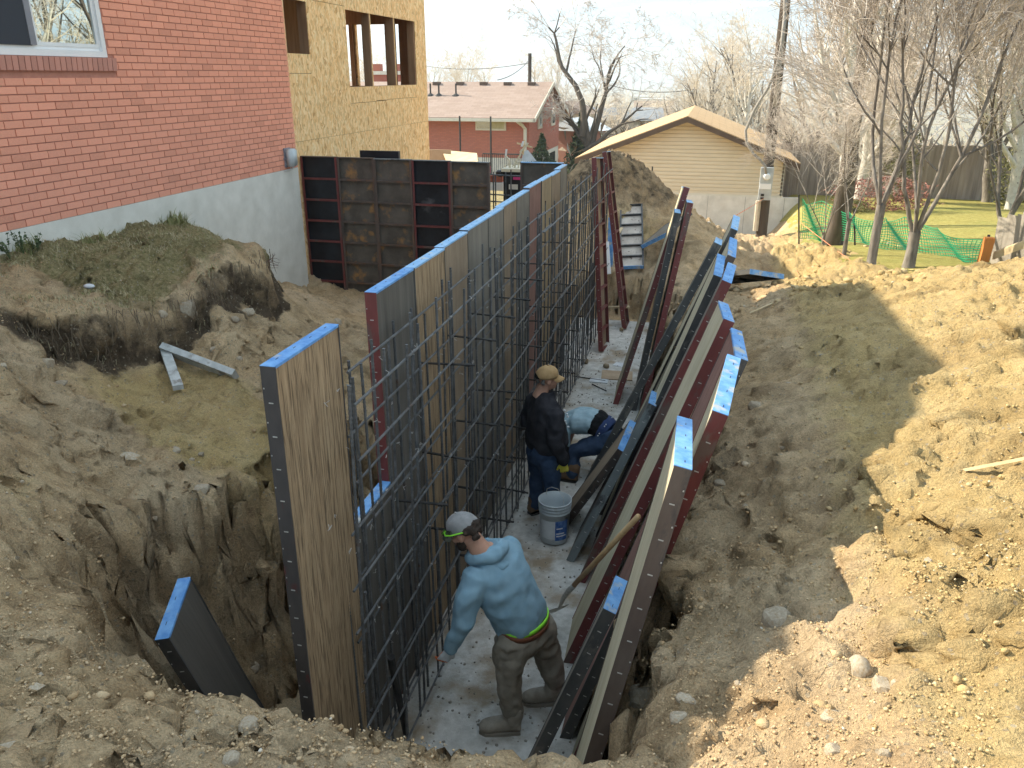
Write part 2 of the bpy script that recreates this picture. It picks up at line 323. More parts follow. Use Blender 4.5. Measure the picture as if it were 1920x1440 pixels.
# ---------------------------------------------------------------- the terrain, one sheet from the pit to the valley
CP = [ # x, y, z : banks, bench, spoil heaps
 (-5.52,5.22,2.31),(-4.55,4.21,2.23),(-4.00,3.63,2.18),(-3.44,3.05,2.15),(-3.03,2.61,2.11),(-2.68,2.25,2.10),(-2.40,1.96,2.09),(-1.97,1.54,2.18),(-1.53,1.13,2.29),
 (-5.78,6.77,2.25),(-4.86,5.58,2.12),(-4.48,5.10,2.06),(-4.30,4.83,1.72),(-4.04,4.43,1.56),(-3.61,3.88,1.54),(-3.16,3.34,1.55),(-2.72,2.80,1.62),(-2.33,2.34,1.74),(-1.80,1.74,2.08),(-1.36,1.26,2.22),
 (-5.77,7.80,2.28),(-4.62,6.10,2.12),(-4.42,5.78,1.98),(-4.30,5.56,1.64),(-4.01,5.12,1.55),(-3.61,4.54,1.48),(-3.27,4.05,1.46),(-2.90,3.50,1.46),(-1.60,1.78,2.04),(-1.26,1.36,2.14),
 (-4.55,7.0,2.20),(-4.25,6.50,2.16),(-4.06,6.12,1.78),(-3.90,5.81,1.62),(-3.60,5.29,1.53),(-3.24,4.69,1.45),(-2.95,4.15,1.42),(-1.40,1.80,1.98),
 (-4.38,7.46,2.04),(-4.14,7.06,1.70),(-4.76,8.79,1.26),(-4.15,7.98,1.24),(-3.60,7.48,1.19),(-2.87,5.83,1.02),(-3.3,6.3,1.32),(-3.6,6.6,1.45),
 (-5.75,5.48,2.37),(-5.75,6.26,2.34),(-5.75,7.17,2.35),(-5.75,8.2,2.0),(-5.6,8.9,1.5),(-5.75,9.6,1.1),(-5.75,10.7,0.8),(-5.0,10.5,0.78),(-4.0,10.4,0.75),(-3.0,10.4,0.65),(-2.5,9.0,0.7),(-2.6,7.3,0.9),(-6.6,6,2.4),(-6.5,9,2.0),(-6.4,11,1.2),
 (-0.9,1.2,2.17),(-0.4,1.2,2.08),(0.1,1.3,2.12),(0.75,1.6,2.33),(-1,0.5,2.28),(0,0.5,2.22),(1,0.5,2.40),(-3,0.8,2.36),(-4.5,1.8,2.36),(-5.7,3.5,2.38),(2.5,0.6,2.7),(-1.11,1.66,2.03),(-0.87,1.68,1.98),(-0.66,1.70,1.93),(-0.48,1.76,1.84),(-0.34,1.84,1.79),(-0.2,2.2,1.79),(-0.1,2.45,1.78),(0.02,2.76,1.74),
 (0.10,3.58,1.70),(0.12,4.49,1.62),(0.30,2.96,1.85),(0.26,2.14,2.0),(0.42,5.36,1.70),(0.73,3.24,2.0),(1.04,5.34,2.0),(1.31,3.29,2.3),(0.91,1.96,2.3),(2.21,6.2,2.25),(2.28,9.5,1.76),(1.09,8.98,1.5),(0.55,8.91,1.3),(1.47,7.06,1.92),(3.27,9.0,2.05),(2.4,3.5,2.75),(3.6,5.5,2.8),(4.5,8,2.5),(0.2,6.5,1.55),(0.1,8,1.35),(-0.1,9.6,1.1),
 (-0.5,12.95,0.6),(-1.27,13.6,0.6),(-1.24,15.2,1.2),(-1.82,16.0,2.42),(-2.5,16.2,2.2),(-3.3,16.5,1.3),(-1.3,16.4,2.15),(-0.9,16.7,1.75),(-0.4,17.0,1.35),(0.1,17.6,0.85),(0.95,18.2,0.45),(-0.1,14.5,0.95),(-1.8,14.3,0.9),(-3,14,0.5),(-4.5,14,0.5),(-1.5,18.5,0.9),(0.4,12.0,0.95),(0.75,14.0,0.7),(0.9,16.0,0.55),
 (1.35,12.2,0.75),(1.30,14.0,0.15),(1.55,16.5,0.0),(1.75,19.5,-0.25),(1.65,13.6,0.75),(1.75,12.2,1.30),(2.0,15.2,1.02),(2.15,18.0,0.45),(2.5,13.1,1.10),(2.9,12.4,1.15),(2.6,11.0,1.35),(3.6,11.5,1.45),(3.1,14.5,0.95),(4.5,14,1.0),(4,18,0.6),(3,21,0.15),(5.5,11,1.6),(0,21,-0.3),(-3,21,-0.2),(-5,18,0.3),(-6.5,14,0.6)]
CP = np.array(CP)
def base_h(x, y):
    s1 = 2.5 - 0.13 * np.clip(y, 0, 1e9)                       # the lot falls away from the camera
    far = -1.0 - 0.085 * np.clip(y - 27, 0, 700) - 0.0 * y
    z = np.where(y < 27, np.maximum(s1, -1.0), far)
    lw = 1.30 - 0.073 * (y - 10); z = np.where((y > 8) & (y < 33), z + (np.maximum(lw, z) - z) * sstep(1.9, 3.0, x) * sstep(8, 12, y) * (1 - sstep(31, 33, y)), z)
    return z
_d = np.linalg.norm(CP[:, None, :2] - CP[None, :, :2], axis=2)
_n = len(CP)
_K = _d + 0.02 * np.eye(_n) * -1
_A = np.zeros((_n + 1, _n + 1)); _A[:_n, :_n] = -_d + 0.01 * np.eye(_n); _A[:_n, _n] = 1; _A[_n, :_n] = 1
_w = np.linalg.solve(_A, np.append(CP[:, 2], 0))
TR = np.array([(-2.15,2.70),(-1.6,2.30),(-0.9,2.25),(-0.50,2.31),(-0.40,2.66),(-0.40,3.4),(-0.36,5.0),(-0.34,7.5),(-0.50,9.6),(-0.55,12.7),(-0.9,13.2),(-1.95,13.3),(-2.35,12.4),(-2.3,8),(-2.35,5.2),(-2.5,4.2),(-2.5,3.2)])
def trench_dist(x, y):
    ins = np.zeros(x.shape, bool); dm = np.full(x.shape, 1e9); n = len(TR)
    for i in range(n):
        a, b = TR[i], TR[(i + 1) % n]; ab = b - a
        t = np.clip(((x - a[0]) * ab[0] + (y - a[1]) * ab[1]) / (ab @ ab), 0, 1)
        dm = np.minimum(dm, np.hypot(x - a[0] - t * ab[0], y - a[1] - t * ab[1]))
        c = ((a[1] > y) != (b[1] > y)) & (x < (b[0] - a[0]) * (y - a[1]) / (b[1] - a[1] + 1e-12) + a[0]); ins ^= c
    return np.where(ins, -dm, dm)
EDGE = np.array([(-4.75,4.35),(-4.42,4.92),(-4.38,5.62),(-4.16,6.28),(-4.24,7.22),(-4.6,7.95),(-5.3,8.55),(-6.2,8.8)])   # broken edge of the turf
def warp_edge(x, y):
    best = np.full(x.shape, 1e9); sx = np.zeros_like(x); sy = np.zeros_like(x); sg = np.zeros_like(x)
    for a, b in zip(EDGE[:-1], EDGE[1:]):
        ab = b - a; t = np.clip(((x - a[0]) * ab[0] + (y - a[1]) * ab[1]) / (ab @ ab), 0, 1); L = np.hypot(*ab)
        dx, dy = x - a[0] - t * ab[0], y - a[1] - t * ab[1]; d = np.hypot(dx, dy); m = d < best
        best = np.where(m, d, best); s_ = (ab[1] * dx - ab[0] * dy) / L
        sx = np.where(m, ab[1] / L, sx); sy = np.where(m, -ab[0] / L, sy); sg = np.where(m, np.sign(s_), sg)
    e = best * sg + 0.10 * vnoise(x * 3.1, y * 3.1, 31) + 0.05 * vnoise(x * 8, y * 8, 32) + 0.02 * vnoise(x * 21, y * 21, 33)
    k = 0.20 * np.tanh(e / 0.035) * np.exp(-(e / 0.45) ** 2)
    return x + k * sx, y + k * sy, e
def soil_h(x, y, detail=True):
    x = np.asarray(x, float); y = np.asarray(y, float); shp = x.shape; x = x.ravel(); y = y.ravel()
    bh = base_h(x, y); z = bh.copy()
    near = (x > -9) & (x < 9) & (y > -3) & (y < 26)
    xn, yn = x[near], y[near]; h = np.full(xn.shape, _w[_n]); xw, yw, ed = warp_edge(xn, yn)
    for i in range(_n): h -= _w[i] * np.hypot(xw - CP[i, 0], yw - CP[i, 1])
    ww = sstep(-9, -7, xn) * (1 - sstep(5.5, 9, xn)) * sstep(-3, 0, yn) * (1 - sstep(20.5, 26, yn))
    h = bh[near] * (1 - ww) + h * ww
    if detail:
        amp = 1.0 - 0.85 * sstep(2.2, 2.9, xn) * sstep(10.5, 11.5, yn)      # lawn stays smooth
        am2 = amp * (0.45 + 0.9 * np.abs(vnoise(xn * 0.8, yn * 0.8, 77)) + 0.35 * sstep(0.5, 1.5, np.hypot(xn + 2.8, yn - 3.2)) * 0)
        h += amp * 0.045 * vnoise(xn * 1.7, yn * 1.7, 1) + amp * 0.030 * vnoise(xn * 4.1, yn * 4.1, 2)
        r1 = 1 - np.abs(vnoise(xn * 3.3 + 0.4 * vnoise(xn * 7, yn * 7, 8), yn * 3.3, 6)); h += am2 * 0.05 * r1 ** 3
        h += am2 * (0.036 * vnoise(xn * 9.5, yn * 9.5, 3) + 0.030 * np.abs(vnoise(xn * 19, yn * 19, 4)) + 0.018 * np.abs(vnoise(xn * 41, yn * 41, 5)))
        cm_ = sstep(-0.05, 0.45, vnoise(xn * 0.9, yn * 0.9, 101)) * amp; cm2 = sstep(0.0, 0.5, vnoise(xn * 1.9 + 7, yn * 1.9, 102)) * amp
        h += cm_ * 0.065 * (clodnoise(xn + 0.03 * vnoise(xn * 9, yn * 9, 103), yn, 0.21, 110) - 0.4) + cm2 * 0.036 * (clodnoise(xn, yn, 0.095, 120) - 0.4) + (0.3 + 0.7 * cm_) * amp * 0.016 * clodnoise(xn, yn, 0.042, 130)
        gr_r = sstep(0.15, 0.6, xn) * (1 - sstep(10, 12, yn)); al = xn * 0.92 + yn * 0.39; ac = -xn * 0.39 + yn * 0.92
        h += gr_r * (0.035 * np.abs(vnoise(al * 0.9, ac * 5.0, 91)) + 0.015 * vnoise(al * 1.8, ac * 13, 92))
        gr_l = sstep(-1.9, -2.6, xn) * (1 - sstep(8, 9, yn)); h += gr_l * (0.045 * np.abs(vnoise(ac * 1.1, al * 4.2, 93)) + 0.018 * vnoise(ac * 2.2, al * 11, 94))
    td = trench_dist(xn, yn)
    wob = 0.13 * vnoise(xn * 2.3, yn * 2.3, 11) + 0.08 * vnoise(xn * 5.5, yn * 5.5, 12) + 0.06 * vnoise(xn * 13, yn * 13, 13) + 0.03 * vnoise(xn * 30, yn * 30, 15)
    wob = (wob + 0.05 * (clodnoise(xn, yn, 0.26, 140) - 0.4)) * (0.35 + 0.65 * sstep(2.0, 3.0, yn))
    wallz = -0.03 + np.clip(td + wob * sstep(-0.3, 0.1, td) - 0.02, 0, None) * 3.9 + 0.012 * vnoise(xn * 11, yn * 11, 14)
    z[near] = np.minimum(h, np.where(td < 1.2, wallz, 99))
    far = y > 27
    z = np.where(far, z + 0.6 * vnoise(x / 40, y / 40, 21) * np.clip((y - 27) / 60, 0, 6), z)
    return z.reshape(shp)
def grow(x0, step, ratio, end):
    out = []; x = x0
    while x < end: x += step; step *= ratio; out.append(x)
    return out
gx = np.arange(-6.2, 4.4, 0.023); gx = np.concatenate([-np.array(grow(6.2, 0.05, 1.16, 6000))[::-1], gx, grow(gx[-1], 0.04, 1.14, 6000)])
gy = []; y = 0.4
while y < 21: gy.append(y); y += 0.0115 + 0.0047 * max(0, y - 0.8)
gy = np.array(gy); gy = np.concatenate([-np.array(grow(-0.4, 0.04, 1.35, 60))[::-1], gy, grow(gy[-1], 0.14, 1.06, 9000)])
GX, GY = np.meshgrid(gx, gy); GZ = soil_h(GX, GY)
nx, ny = len(gx), len(gy)
idx = np.arange(nx * ny).reshape(ny, nx)
F = np.stack([idx[:-1, :-1].ravel(), idx[:-1, 1:].ravel(), idx[1:, 1:].ravel(), idx[1:, :-1].ravel()], 1)
gzx = np.gradient(GZ, axis=1) / np.maximum(np.gradient(GX, axis=1), 1e-6); gzy = np.gradient(GZ, axis=0) / np.maximum(np.gradient(GY, axis=0), 1e-6)
sl_ = np.hypot(gzx, gzy); nr = (GX > -6.2) & (GX < 4.4) & (GY > 1.0) & (GY < 15)
wgt = sstep(0.7, 1.8, sl_) * nr; nxx, nyy = -gzx / np.maximum(sl_, 1e-6), -gzy / np.maximum(sl_, 1e-6)
# crumbling cut faces: steep soil is pushed in and out, with shelves and overhangs
dsp = 0.085 * vnoise3(GX * 3.2, GY * 3.2, GZ * 4.5, 201) + 0.055 * vnoise3(GX * 7, GY * 7, GZ * 9, 202) + 0.03 * vnoise3(GX * 15, GY * 15, GZ * 18, 203)
dzz = 0.03 * vnoise3(GX * 6, GY * 6, GZ * 7, 204)
VX, VY, VZ = GX + nxx * dsp * wgt, GY + nyy * dsp * wgt, GZ + dzz * wgt
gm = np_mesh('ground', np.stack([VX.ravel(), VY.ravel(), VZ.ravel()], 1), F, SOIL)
xs, ys, zs = GX.ravel(), GY.ravel(), GZ.ravel()
gzx = np.gradient(GZ, axis=1) / np.maximum(np.gradient(GX, axis=1), 1e-6); gzy = np.gradient(GZ, axis=0) / np.maximum(np.gradient(GY, axis=0), 1e-6)
slope = np.hypot(gzx, gzy).ravel()
yellow = np.clip(0.05 + 0.85 * sstep(0.1, 1.0, xs - 0.05 * ys) * (ys > -5) + 0.0, 0, 1) * (1 - sstep(19, 30, ys))
yellow = np.maximum(yellow, 0.90 * np.exp(-(((xs + 3.45) * 0.9 - (ys - 4.75) * 0.42) / 1.0) ** 4 - (((ys - 4.75) * 0.9 + (xs + 3.45) * 0.42) / 0.62) ** 4))
yellow = np.maximum(yellow, 0.55 * np.exp(-((xs + 1.2) / 1.1) ** 2 - ((ys - 14.9) / 0.8) ** 2))
yellow = np.maximum(yellow, 0.40 * np.exp(-((xs + 3.0) / 0.8) ** 2 - ((ys - 2.6) / 0.8) ** 2))
grass = sstep(-4.1, -4.7, xs) * sstep(4.9, 5.7, ys) * (zs > 1.95) * 0.85
grass = np.maximum(grass, sstep(24, 34, ys) * 0.62)
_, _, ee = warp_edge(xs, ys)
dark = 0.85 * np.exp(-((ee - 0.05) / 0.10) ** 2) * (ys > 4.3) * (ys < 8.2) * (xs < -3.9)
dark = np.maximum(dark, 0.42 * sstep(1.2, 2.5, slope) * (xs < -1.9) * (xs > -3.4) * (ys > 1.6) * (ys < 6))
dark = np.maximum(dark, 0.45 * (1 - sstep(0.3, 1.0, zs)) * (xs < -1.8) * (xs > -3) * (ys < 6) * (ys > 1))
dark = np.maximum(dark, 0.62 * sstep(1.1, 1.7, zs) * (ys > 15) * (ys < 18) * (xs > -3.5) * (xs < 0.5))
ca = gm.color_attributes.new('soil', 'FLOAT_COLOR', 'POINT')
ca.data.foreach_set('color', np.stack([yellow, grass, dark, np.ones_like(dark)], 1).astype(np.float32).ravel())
ground = link('ground', gm); tag(ground, kind='structure')
def gz(x, y):
    i = min(max(int(np.searchsorted(gx, x)) - 1, 0), nx - 2); j = min(max(int(np.searchsorted(gy, y)) - 1, 0), ny - 2)
    a = (x - gx[i]) / (gx[i + 1] - gx[i]); b = (y - gy[j]) / (gy[j + 1] - gy[j])
    return float((GZ[j, i] * (1 - a) + GZ[j, i + 1] * a) * (1 - b) + (GZ[j + 1, i] * (1 - a) + GZ[j + 1, i + 1] * a) * b)
def on_ground(u, v):
    """where the camera ray meets the soil"""
    d = 1.2
    while d < 30:
        q = P(u, v, D=d)
        if q.z <= gz(q.x, q.y): return q
        d += 0.02 + 0.003 * d
    return q
# ---- footing slab in the trench
mb = MB(); nfy = 120; xl, xr = -2.0, -0.42
rows = []
for i in range(nfy + 1):
    yy = 2.2 + (12.95 - 2.2) * i / nfy
    rows.append((xl, xr + 0.03 * math.sin(yy * 3.1) + 0.02 * math.sin(yy * 7.7) - 0.02 * max(0, yy - 8) , yy))
V = []; Fq = []
for i, (a, b, yy) in enumerate(rows):
    V += [(a, yy, -0.16), (a, yy, 0.0), (b, yy, 0.0), (b, yy, -0.16)]
    if i:
        k = 4 * (i - 1)
        for j in range(3): Fq.append((k + j, k + j + 1, k + 5 + j, k + 4 + j))
Fq += [(0, 3, 2, 1), (4 * nfy, 4 * nfy + 1, 4 * nfy + 2, 4 * nfy + 3)]
foot = MB().add(V, [tuple(reversed(f)) for f in Fq]).build('footing', FOOT); tag(foot, kind='structure')
# ---------------------------------------------------------------- concrete form panels
CLIP = pm('worn_steel', (0.42, 0.40, 0.37), (0.58, 0.56, 0.52), 30, 0.5, 60, 0.0, metal=0.3)
_pc = {}
def _pmesh(key, fn):
    if key not in _pc: _pc[key] = fn()
    return _pc[key]
def panel(label, M, w=0.61, h=2.74, rail='black', ply='dark', top=None, bottom=None, group=None, near_slots=True, mid=False, name='concrete_form', rail2=None):
    """steel framed plywood form: local X = face normal, Y = width, Z = height"""
    o = thing(name, label, 'concrete form', group=group); o.matrix_world = M
    t, g = 0.063, 0.009
    rm, pmat = RAIL[rail], PLY[ply]; tm = top or BLUE; bm = bottom or rm; rm2 = RAIL[rail2] if rail2 else rm
    k = (round(w, 3), round(h, 3))
    def sheet():
        mb = MB(); n = 14; rng = random.Random(hash(k) & 255); ys = np.linspace(g, w - g, 5)
        mb.box((-0.014, g, g), (0.0, w - g, h - g)); return mb.mesh('plywood', pmat)
    link('plywood', _pmesh(('ply', ply) + k, sheet), o)
    def side():
        mb = MB().box((-t, 0, 0), (0.003, g, h)).box((-t, g, 0.01), (-t + 0.007, 0.03, h - 0.01)); return mb.mesh('side_rail', rm)
    def side2():
        mb = MB().box((-t, w - g, 0), (0.003, w, h)).box((-t, w - 0.03, 0.01), (-t + 0.007, w - g, h - 0.01)); return mb.mesh('side_rail', rm2)
    link('side_rail', _pmesh(('s1', rail) + k, side), o); link('side_rail', _pmesh(('s2', rail2 or rail) + k, side2), o)
    link('top_rail', _pmesh(('t', tm.name) + k, lambda: MB().box((-t, g, h - g), (0.004, w - g, h + 0.001)).box((-t - 0.0, g * 0, h), (0.003, w, h + 0.003)).mesh('top_rail', tm)), o)
    link('bottom_rail', _pmesh(('b', bm.name) + k, lambda: MB().box((-t, g, 0.0), (0.002, w - g, g)).mesh('bottom_rail', bm)), o)
    nb = max(1, round(h / 0.305) - 1); bar = _pmesh(('bar', rail, round(w, 3)), lambda: MB().box((-t + 0.002, g, -0.004), (-0.014, w - g, 0.004)).box((-t + 0.002, g, -0.022), (-t + 0.009, w - g, -0.004)).mesh('crossbar', rm))
    for i in range(nb):
        c = link('crossbar', bar, o); c.location = (0, 0, (i + 1) * h / (nb + 1))
    if mid: link('stiffener', _pmesh(('mid',) + k, lambda: MB().box((-t + 0.01, w / 2 - 0.006, g), (-0.014, w / 2 + 0.006, h / (nb + 1))).mesh('stiffener', rm)), o)
    if near_slots:
        def slots():
            mb = MB(); z = 0.15
            while z < h - 0.08:
                for y0, y1 in ((-0.002, 0.0), (w, w + 0.002)):
                    mb.box((-0.040, y0, z - 0.0022), (-0.020, y1, z + 0.0022))
                    mb.box((-0.058, y0, z + 0.06), (-0.053, y1, z + 0.066))
                z += 0.1525
            return mb.mesh('slots', CLIP)
        s = link('slots', _pmesh(('slot',) + k, slots), o); s['kind'] = 'stuff'
        def tslots():
            mb = MB(); y = 0.08
            while y < w - 0.04: mb.box((-0.036, y, h + 0.003), (-0.0335, y + 0.02, h + 0.0045)); y += 0.15
            return mb.mesh('top_slots', TIE)
        s = link('top_slots', _pmesh(('ts',) + k, tslots), o); s['kind'] = 'stuff'
    return o
def frame(o, xl, yl, zl):
    m = Matrix.Identity(4)
    for i, a in enumerate((xl, yl, zl)):
        for j in range(3): m[j][i] = a[j]
    for j in range(3): m[j][3] = o[j]
    return m
def upright(x, y, z=0.0, tilt=(0, 0)):
    return Matrix.Translation((x, y, z)) @ Matrix.Rotation(tilt[0], 4, 'Y') @ Matrix.Rotation(tilt[1], 4, 'X')
# the left wall of forms, plywood towards the trench
WX, WW = -1.75, 0.607
seq = [('dark', 'red', 'scuffed near-black plywood and red end rail, first of the long row'),
       ('tan', 'black', 'splintered light tan plywood, second of the long row'),
       ('brown', 'black', 'grey-brown plywood between the tan one and the first seam'),
       ('grey', 'black', 'dark grey plywood, fourth of the long row'),
       ('grey', 'brown', 'smooth dark grey plywood, fifth of the long row'),
       ('brown', 'black', 'plain brown plywood, sixth of the long row'),
       ('grey', 'black', 'charcoal plywood, seventh of the long row'),
       ('red', 'brown', 'reddish-brown plywood, the only red face in the long standing row'),
       ('tan2', 'black', 'yellowish grained plywood beside the red one, ninth of the long row'),
       ('brown', 'black', 'brown plywood, last but one in the long standing row'),
       ('grey', 'brown', 'dark greenish plywood, far end of the long standing row')]
rng = random.Random(4)
for i, (pl, rl, lab) in enumerate(seq):
    x = -1.685 - 0.0105 * i + rng.uniform(-0.006, 0.006) + 0.012 * math.sin(i * 0.9)
    panel('standing form with ' + lab, upright(x, 3.93 + i * WW, rng.uniform(-0.01, 0.015), (R(-0.3), 0)), WW - 0.004 - (0.012 if i in (2, 5, 8) else 0), 2.745, rl, pl, PALEBLUE if i > 0 else BLUE, group='form panels of the long standing row', rail2='black')
panel('tall tan grained form panel standing alone at the near end of the rebar', upright(-1.64, 2.725, -0.01, (R(0.0), R(0.0))), 0.605, 2.75, 'worn', 'tan', BLUE)
panel('short dark form panel with a blue top in the gap behind the rebar', upright(-1.68, 3.335, 0.06), 0.59, 1.53, 'black', 'dark', BLUE)
# the forms across the far end, backs to the camera
bx0 = -5.83
back = [('black', 'red', 'red crossbars, leftmost of the far row beside the foundation'),
        ('rusty', 'rust', 'rust-stained recesses, second from the house in the far cross row'),
        ('rusty', 'rust', 'rust-stained recesses, middle one of the far cross row'),
        ('black', 'red', 'red crossbars, fourth of the far cross row'),
        ('rusty', 'rust', 'a split top cell, right end of the far cross row')]
for i, (pl, rl, lab) in enumerate(back):
    xr = bx0 + (i + 1) * 0.572
    panel('form seen from behind with ' + lab, frame((xr, 11.10 + 0.012 * (i % 2), -0.03 - 0.006 * i), (0, 1, 0), (-1, 0, 0), (0, 0, 1)), 0.568, 2.76, rl, pl, RAIL['galv'] if i > 1 else RAIL['rust'], group='form panels of the far cross row', mid=(i == 4), near_slots=False)
panel('form panel with brown stained recesses at the corner behind the end of the long row', frame((-1.93, 11.12, -0.03), (0, 1, 0), (-1, 0, 0), (0, 0, 1)), 0.60, 2.75, 'rust', 'rusty', PALEBLUE, near_slots=False)
panel('black form panel peeking over the far cross row in front of the chipboard', frame((-5.05, 11.42, 0.02), (0, -1, 0), (1, 0, 0), (0, 0, 1)), 0.61, 2.77, 'black', 'black', TIE, near_slots=False)
# panels leaning on the right bank
def lean(label, B, T, W=(0, 1), w=0.606, rail='black', ply='grey', h=None, face=-1, top=None, group=None, rail2=None):
    B, T = Vector(B), Vector(T); zl = (T - B).normalized(); h = h or (T - B).length
    wv = Vector((W[0], W[1], 0)); wv = (wv - zl * wv.dot(zl)).normalized()
    O = T - zl * h
    if face < 0: yl = -wv; O = O + wv * w
    else: yl = wv
    return panel(label, frame(O, yl.cross(zl), yl, zl), w, h, rail, ply, top or BLUE, group=group, rail2=rail2)
LG = 'form panels leaning on the right bank'
lean('narrow black form panel with a chipped blue top, nearest of the leaning panels', (-0.80, 3.30, -0.02), (-0.32, 3.26, 1.41), (0.1, 1), 0.29, 'black', 'grey', group=LG)
lean('cream faced form panel with brown side rail, nearest of the tall leaning panels', (-0.54, 2.42, -0.05), (-0.03, 2.68, 2.51), (0, 1), 0.606, 'brown', 'cream', 2.74, group=LG)
lean('cream faced form with wine-red rail, just behind the nearest tall leaning one', (-0.56, 3.42, -0.1), (0.10, 3.14, 2.55), (0.08, 1), 0.606, 'red', 'cream', 2.74, group=LG)
lean('leaning form panel with black side rail and pinkish face, blue top furthest right', (-0.62, 3.80, -0.05), (0.21, 3.95, 2.52), (0.0, 1), 0.606, 'black', 'red', 2.74, group=LG)
lean('leaning red railed form panel between the pinkish one and the long red edge', (-0.70, 4.48, 0), (0.16, 4.66, 2.51), (-0.04, 1), 0.50, 'red', 'cream', 2.70, group=LG)
lean('leaning form panel with the long dark red side rail reaching the slab', (-0.76, 5.45, 0), (0.15, 5.42, 2.56), (0.08, 1), 0.606, 'red', 'grey', 2.74, group=LG)
lean('cream faced leaning form panel squeezed left of the long red rail', (-0.71, 6.15, 0), (0.10, 5.95, 2.47), (0.02, 1), 0.58, 'black', 'cream', 2.60, group=LG)
lean('leaning form panel showing only its blue top behind the long red rail', (-0.74, 6.55, 0), (0.20, 6.40, 2.53), (0.02, 1), 0.606, 'brown', 'cream', 2.70, group=LG)
lean('leaning form panel with long black side rail, foot beside the bending worker', (-0.99, 6.86, 0), (0.10, 7.10, 2.49), (0.08, 1), 0.606, 'black', 'grey', 2.74, group=LG, top=PALEBLUE)
lean('leaning form panel at the back of the cluster, blue top against the dirt', (-0.68, 7.70, 0.0), (0.24, 7.55, 2.54), (0.04, 1), 0.606, 'black', 'cream', 2.70, group=LG, top=PALEBLUE)
lean('pale faced form panel with red edge, leftmost of the far leaning three', (-0.92, 9.27, 0), (-0.26, 9.66, 2.63), (-0.05, 1), 0.606, 'brown', 'cream', 2.74, group=LG, top=PALEBLUE, rail2='red')
lean('shorter grey edged form panel, middle of the far leaning three', (-0.68, 9.12, 0), (-0.33, 9.22, 2.40), (-0.05, 1), 0.35, 'black', 'grey', 2.44, group=LG, top=PALEBLUE)
lean('red edged form panel, rightmost of the far leaning three', (-0.58, 8.95, 0), (-0.20, 9.20, 2.52), (-0.04, 1), 0.606, 'red', 'grey', 2.55, group=LG, top=PALEBLUE)
lean('short worn galvanised form panel resting on the slab beside the bucket', (-0.90, 5.72, 0), (-0.31, 5.98, 1.40), (0.06, 1), 0.52, 'galv', 'dark', 1.53, group=LG)
lean('short brown form panel with a small blue top beside the bending worker', (-1.06, 6.22, 0), (-0.53, 5.92, 1.00), (0.02, 1), 0.42, 'brown', 'brown', 1.18, group=LG)
lean('dark form panel with bright blue edge sunk in the hole at the left', (-2.10, 2.95, 0.0), (-2.24, 2.56, 1.42), (-0.26, 1), 0.37, 'black', 'dark', 1.46, 1)
# two narrow red panels standing at the far end of the trench, ribs to the right
lean('narrow wine-red form panel standing upright, near one of the two ladder-like ones', (-1.36, 11.19, 0), (-1.60, 11.45, 2.76), (0.05, 1), 0.56, 'red', 'brown', 2.76, -1, top=PALEBLUE, group='ladder-like red form panels')
lean('narrow wine-red form panel leaning left, far one of the two ladder-like ones', (-1.14, 12.40, 0), (-1.60, 12.58, 2.74), (0.0, 1), 0.50, 'red', 'brown', 2.76, -1, top=PALEBLUE, group='ladder-like red form panels')
# panels lying about
def slab(label, a, b, up, w, rail, ply, top=None):
    """panel lying with its foot at a, its head at b; up is the side its ribs face"""
    a, b = Vector(a), Vector(b); zl = (b - a).normalized(); n = Vector(up); n = (n - zl * n.dot(zl)).normalized(); xl = -n; yl = zl.cross(xl)
    return panel(label, frame(a, xl, yl, zl), w, (b - a).length, rail, ply, top or RAIL[rail], bottom=BLUE, near_slots=False)
qa, qb = on_ground(1207, 514), on_ground(1204, 403)
qb = qa + (qb - qa) * min(1.0, 2.3 / (qb - qa).length); qb.z += 0.16; qa.z += 0.10
slab('rib-side-up form panel with pale stained cells lying on the dirt mound', qa, qb, (0, -0.8, 1), 0.42, 'black', 'pale')
qa, qb = on_ground(1200, 482), on_ground(1246, 440)
slab('dark form panel with a blue edge lying on the mound behind the far leaning three', qa + Vector((0, -0.1, 0.22)), qb + Vector((0, -0.1, 0.20)), (0.3, -0.6, -1), 0.60, 'black', 'grey')
qa, qb = on_ground(1366, 540), on_ground(1468, 531)
slab('black form panel lying flat on the dirt behind the leaning cluster', qa + Vector((0, 0, 0.12)), qb + Vector((0, 0, 0.12)), (0.0, -0.35, -1), 0.60, 'black', 'black', BLUE)
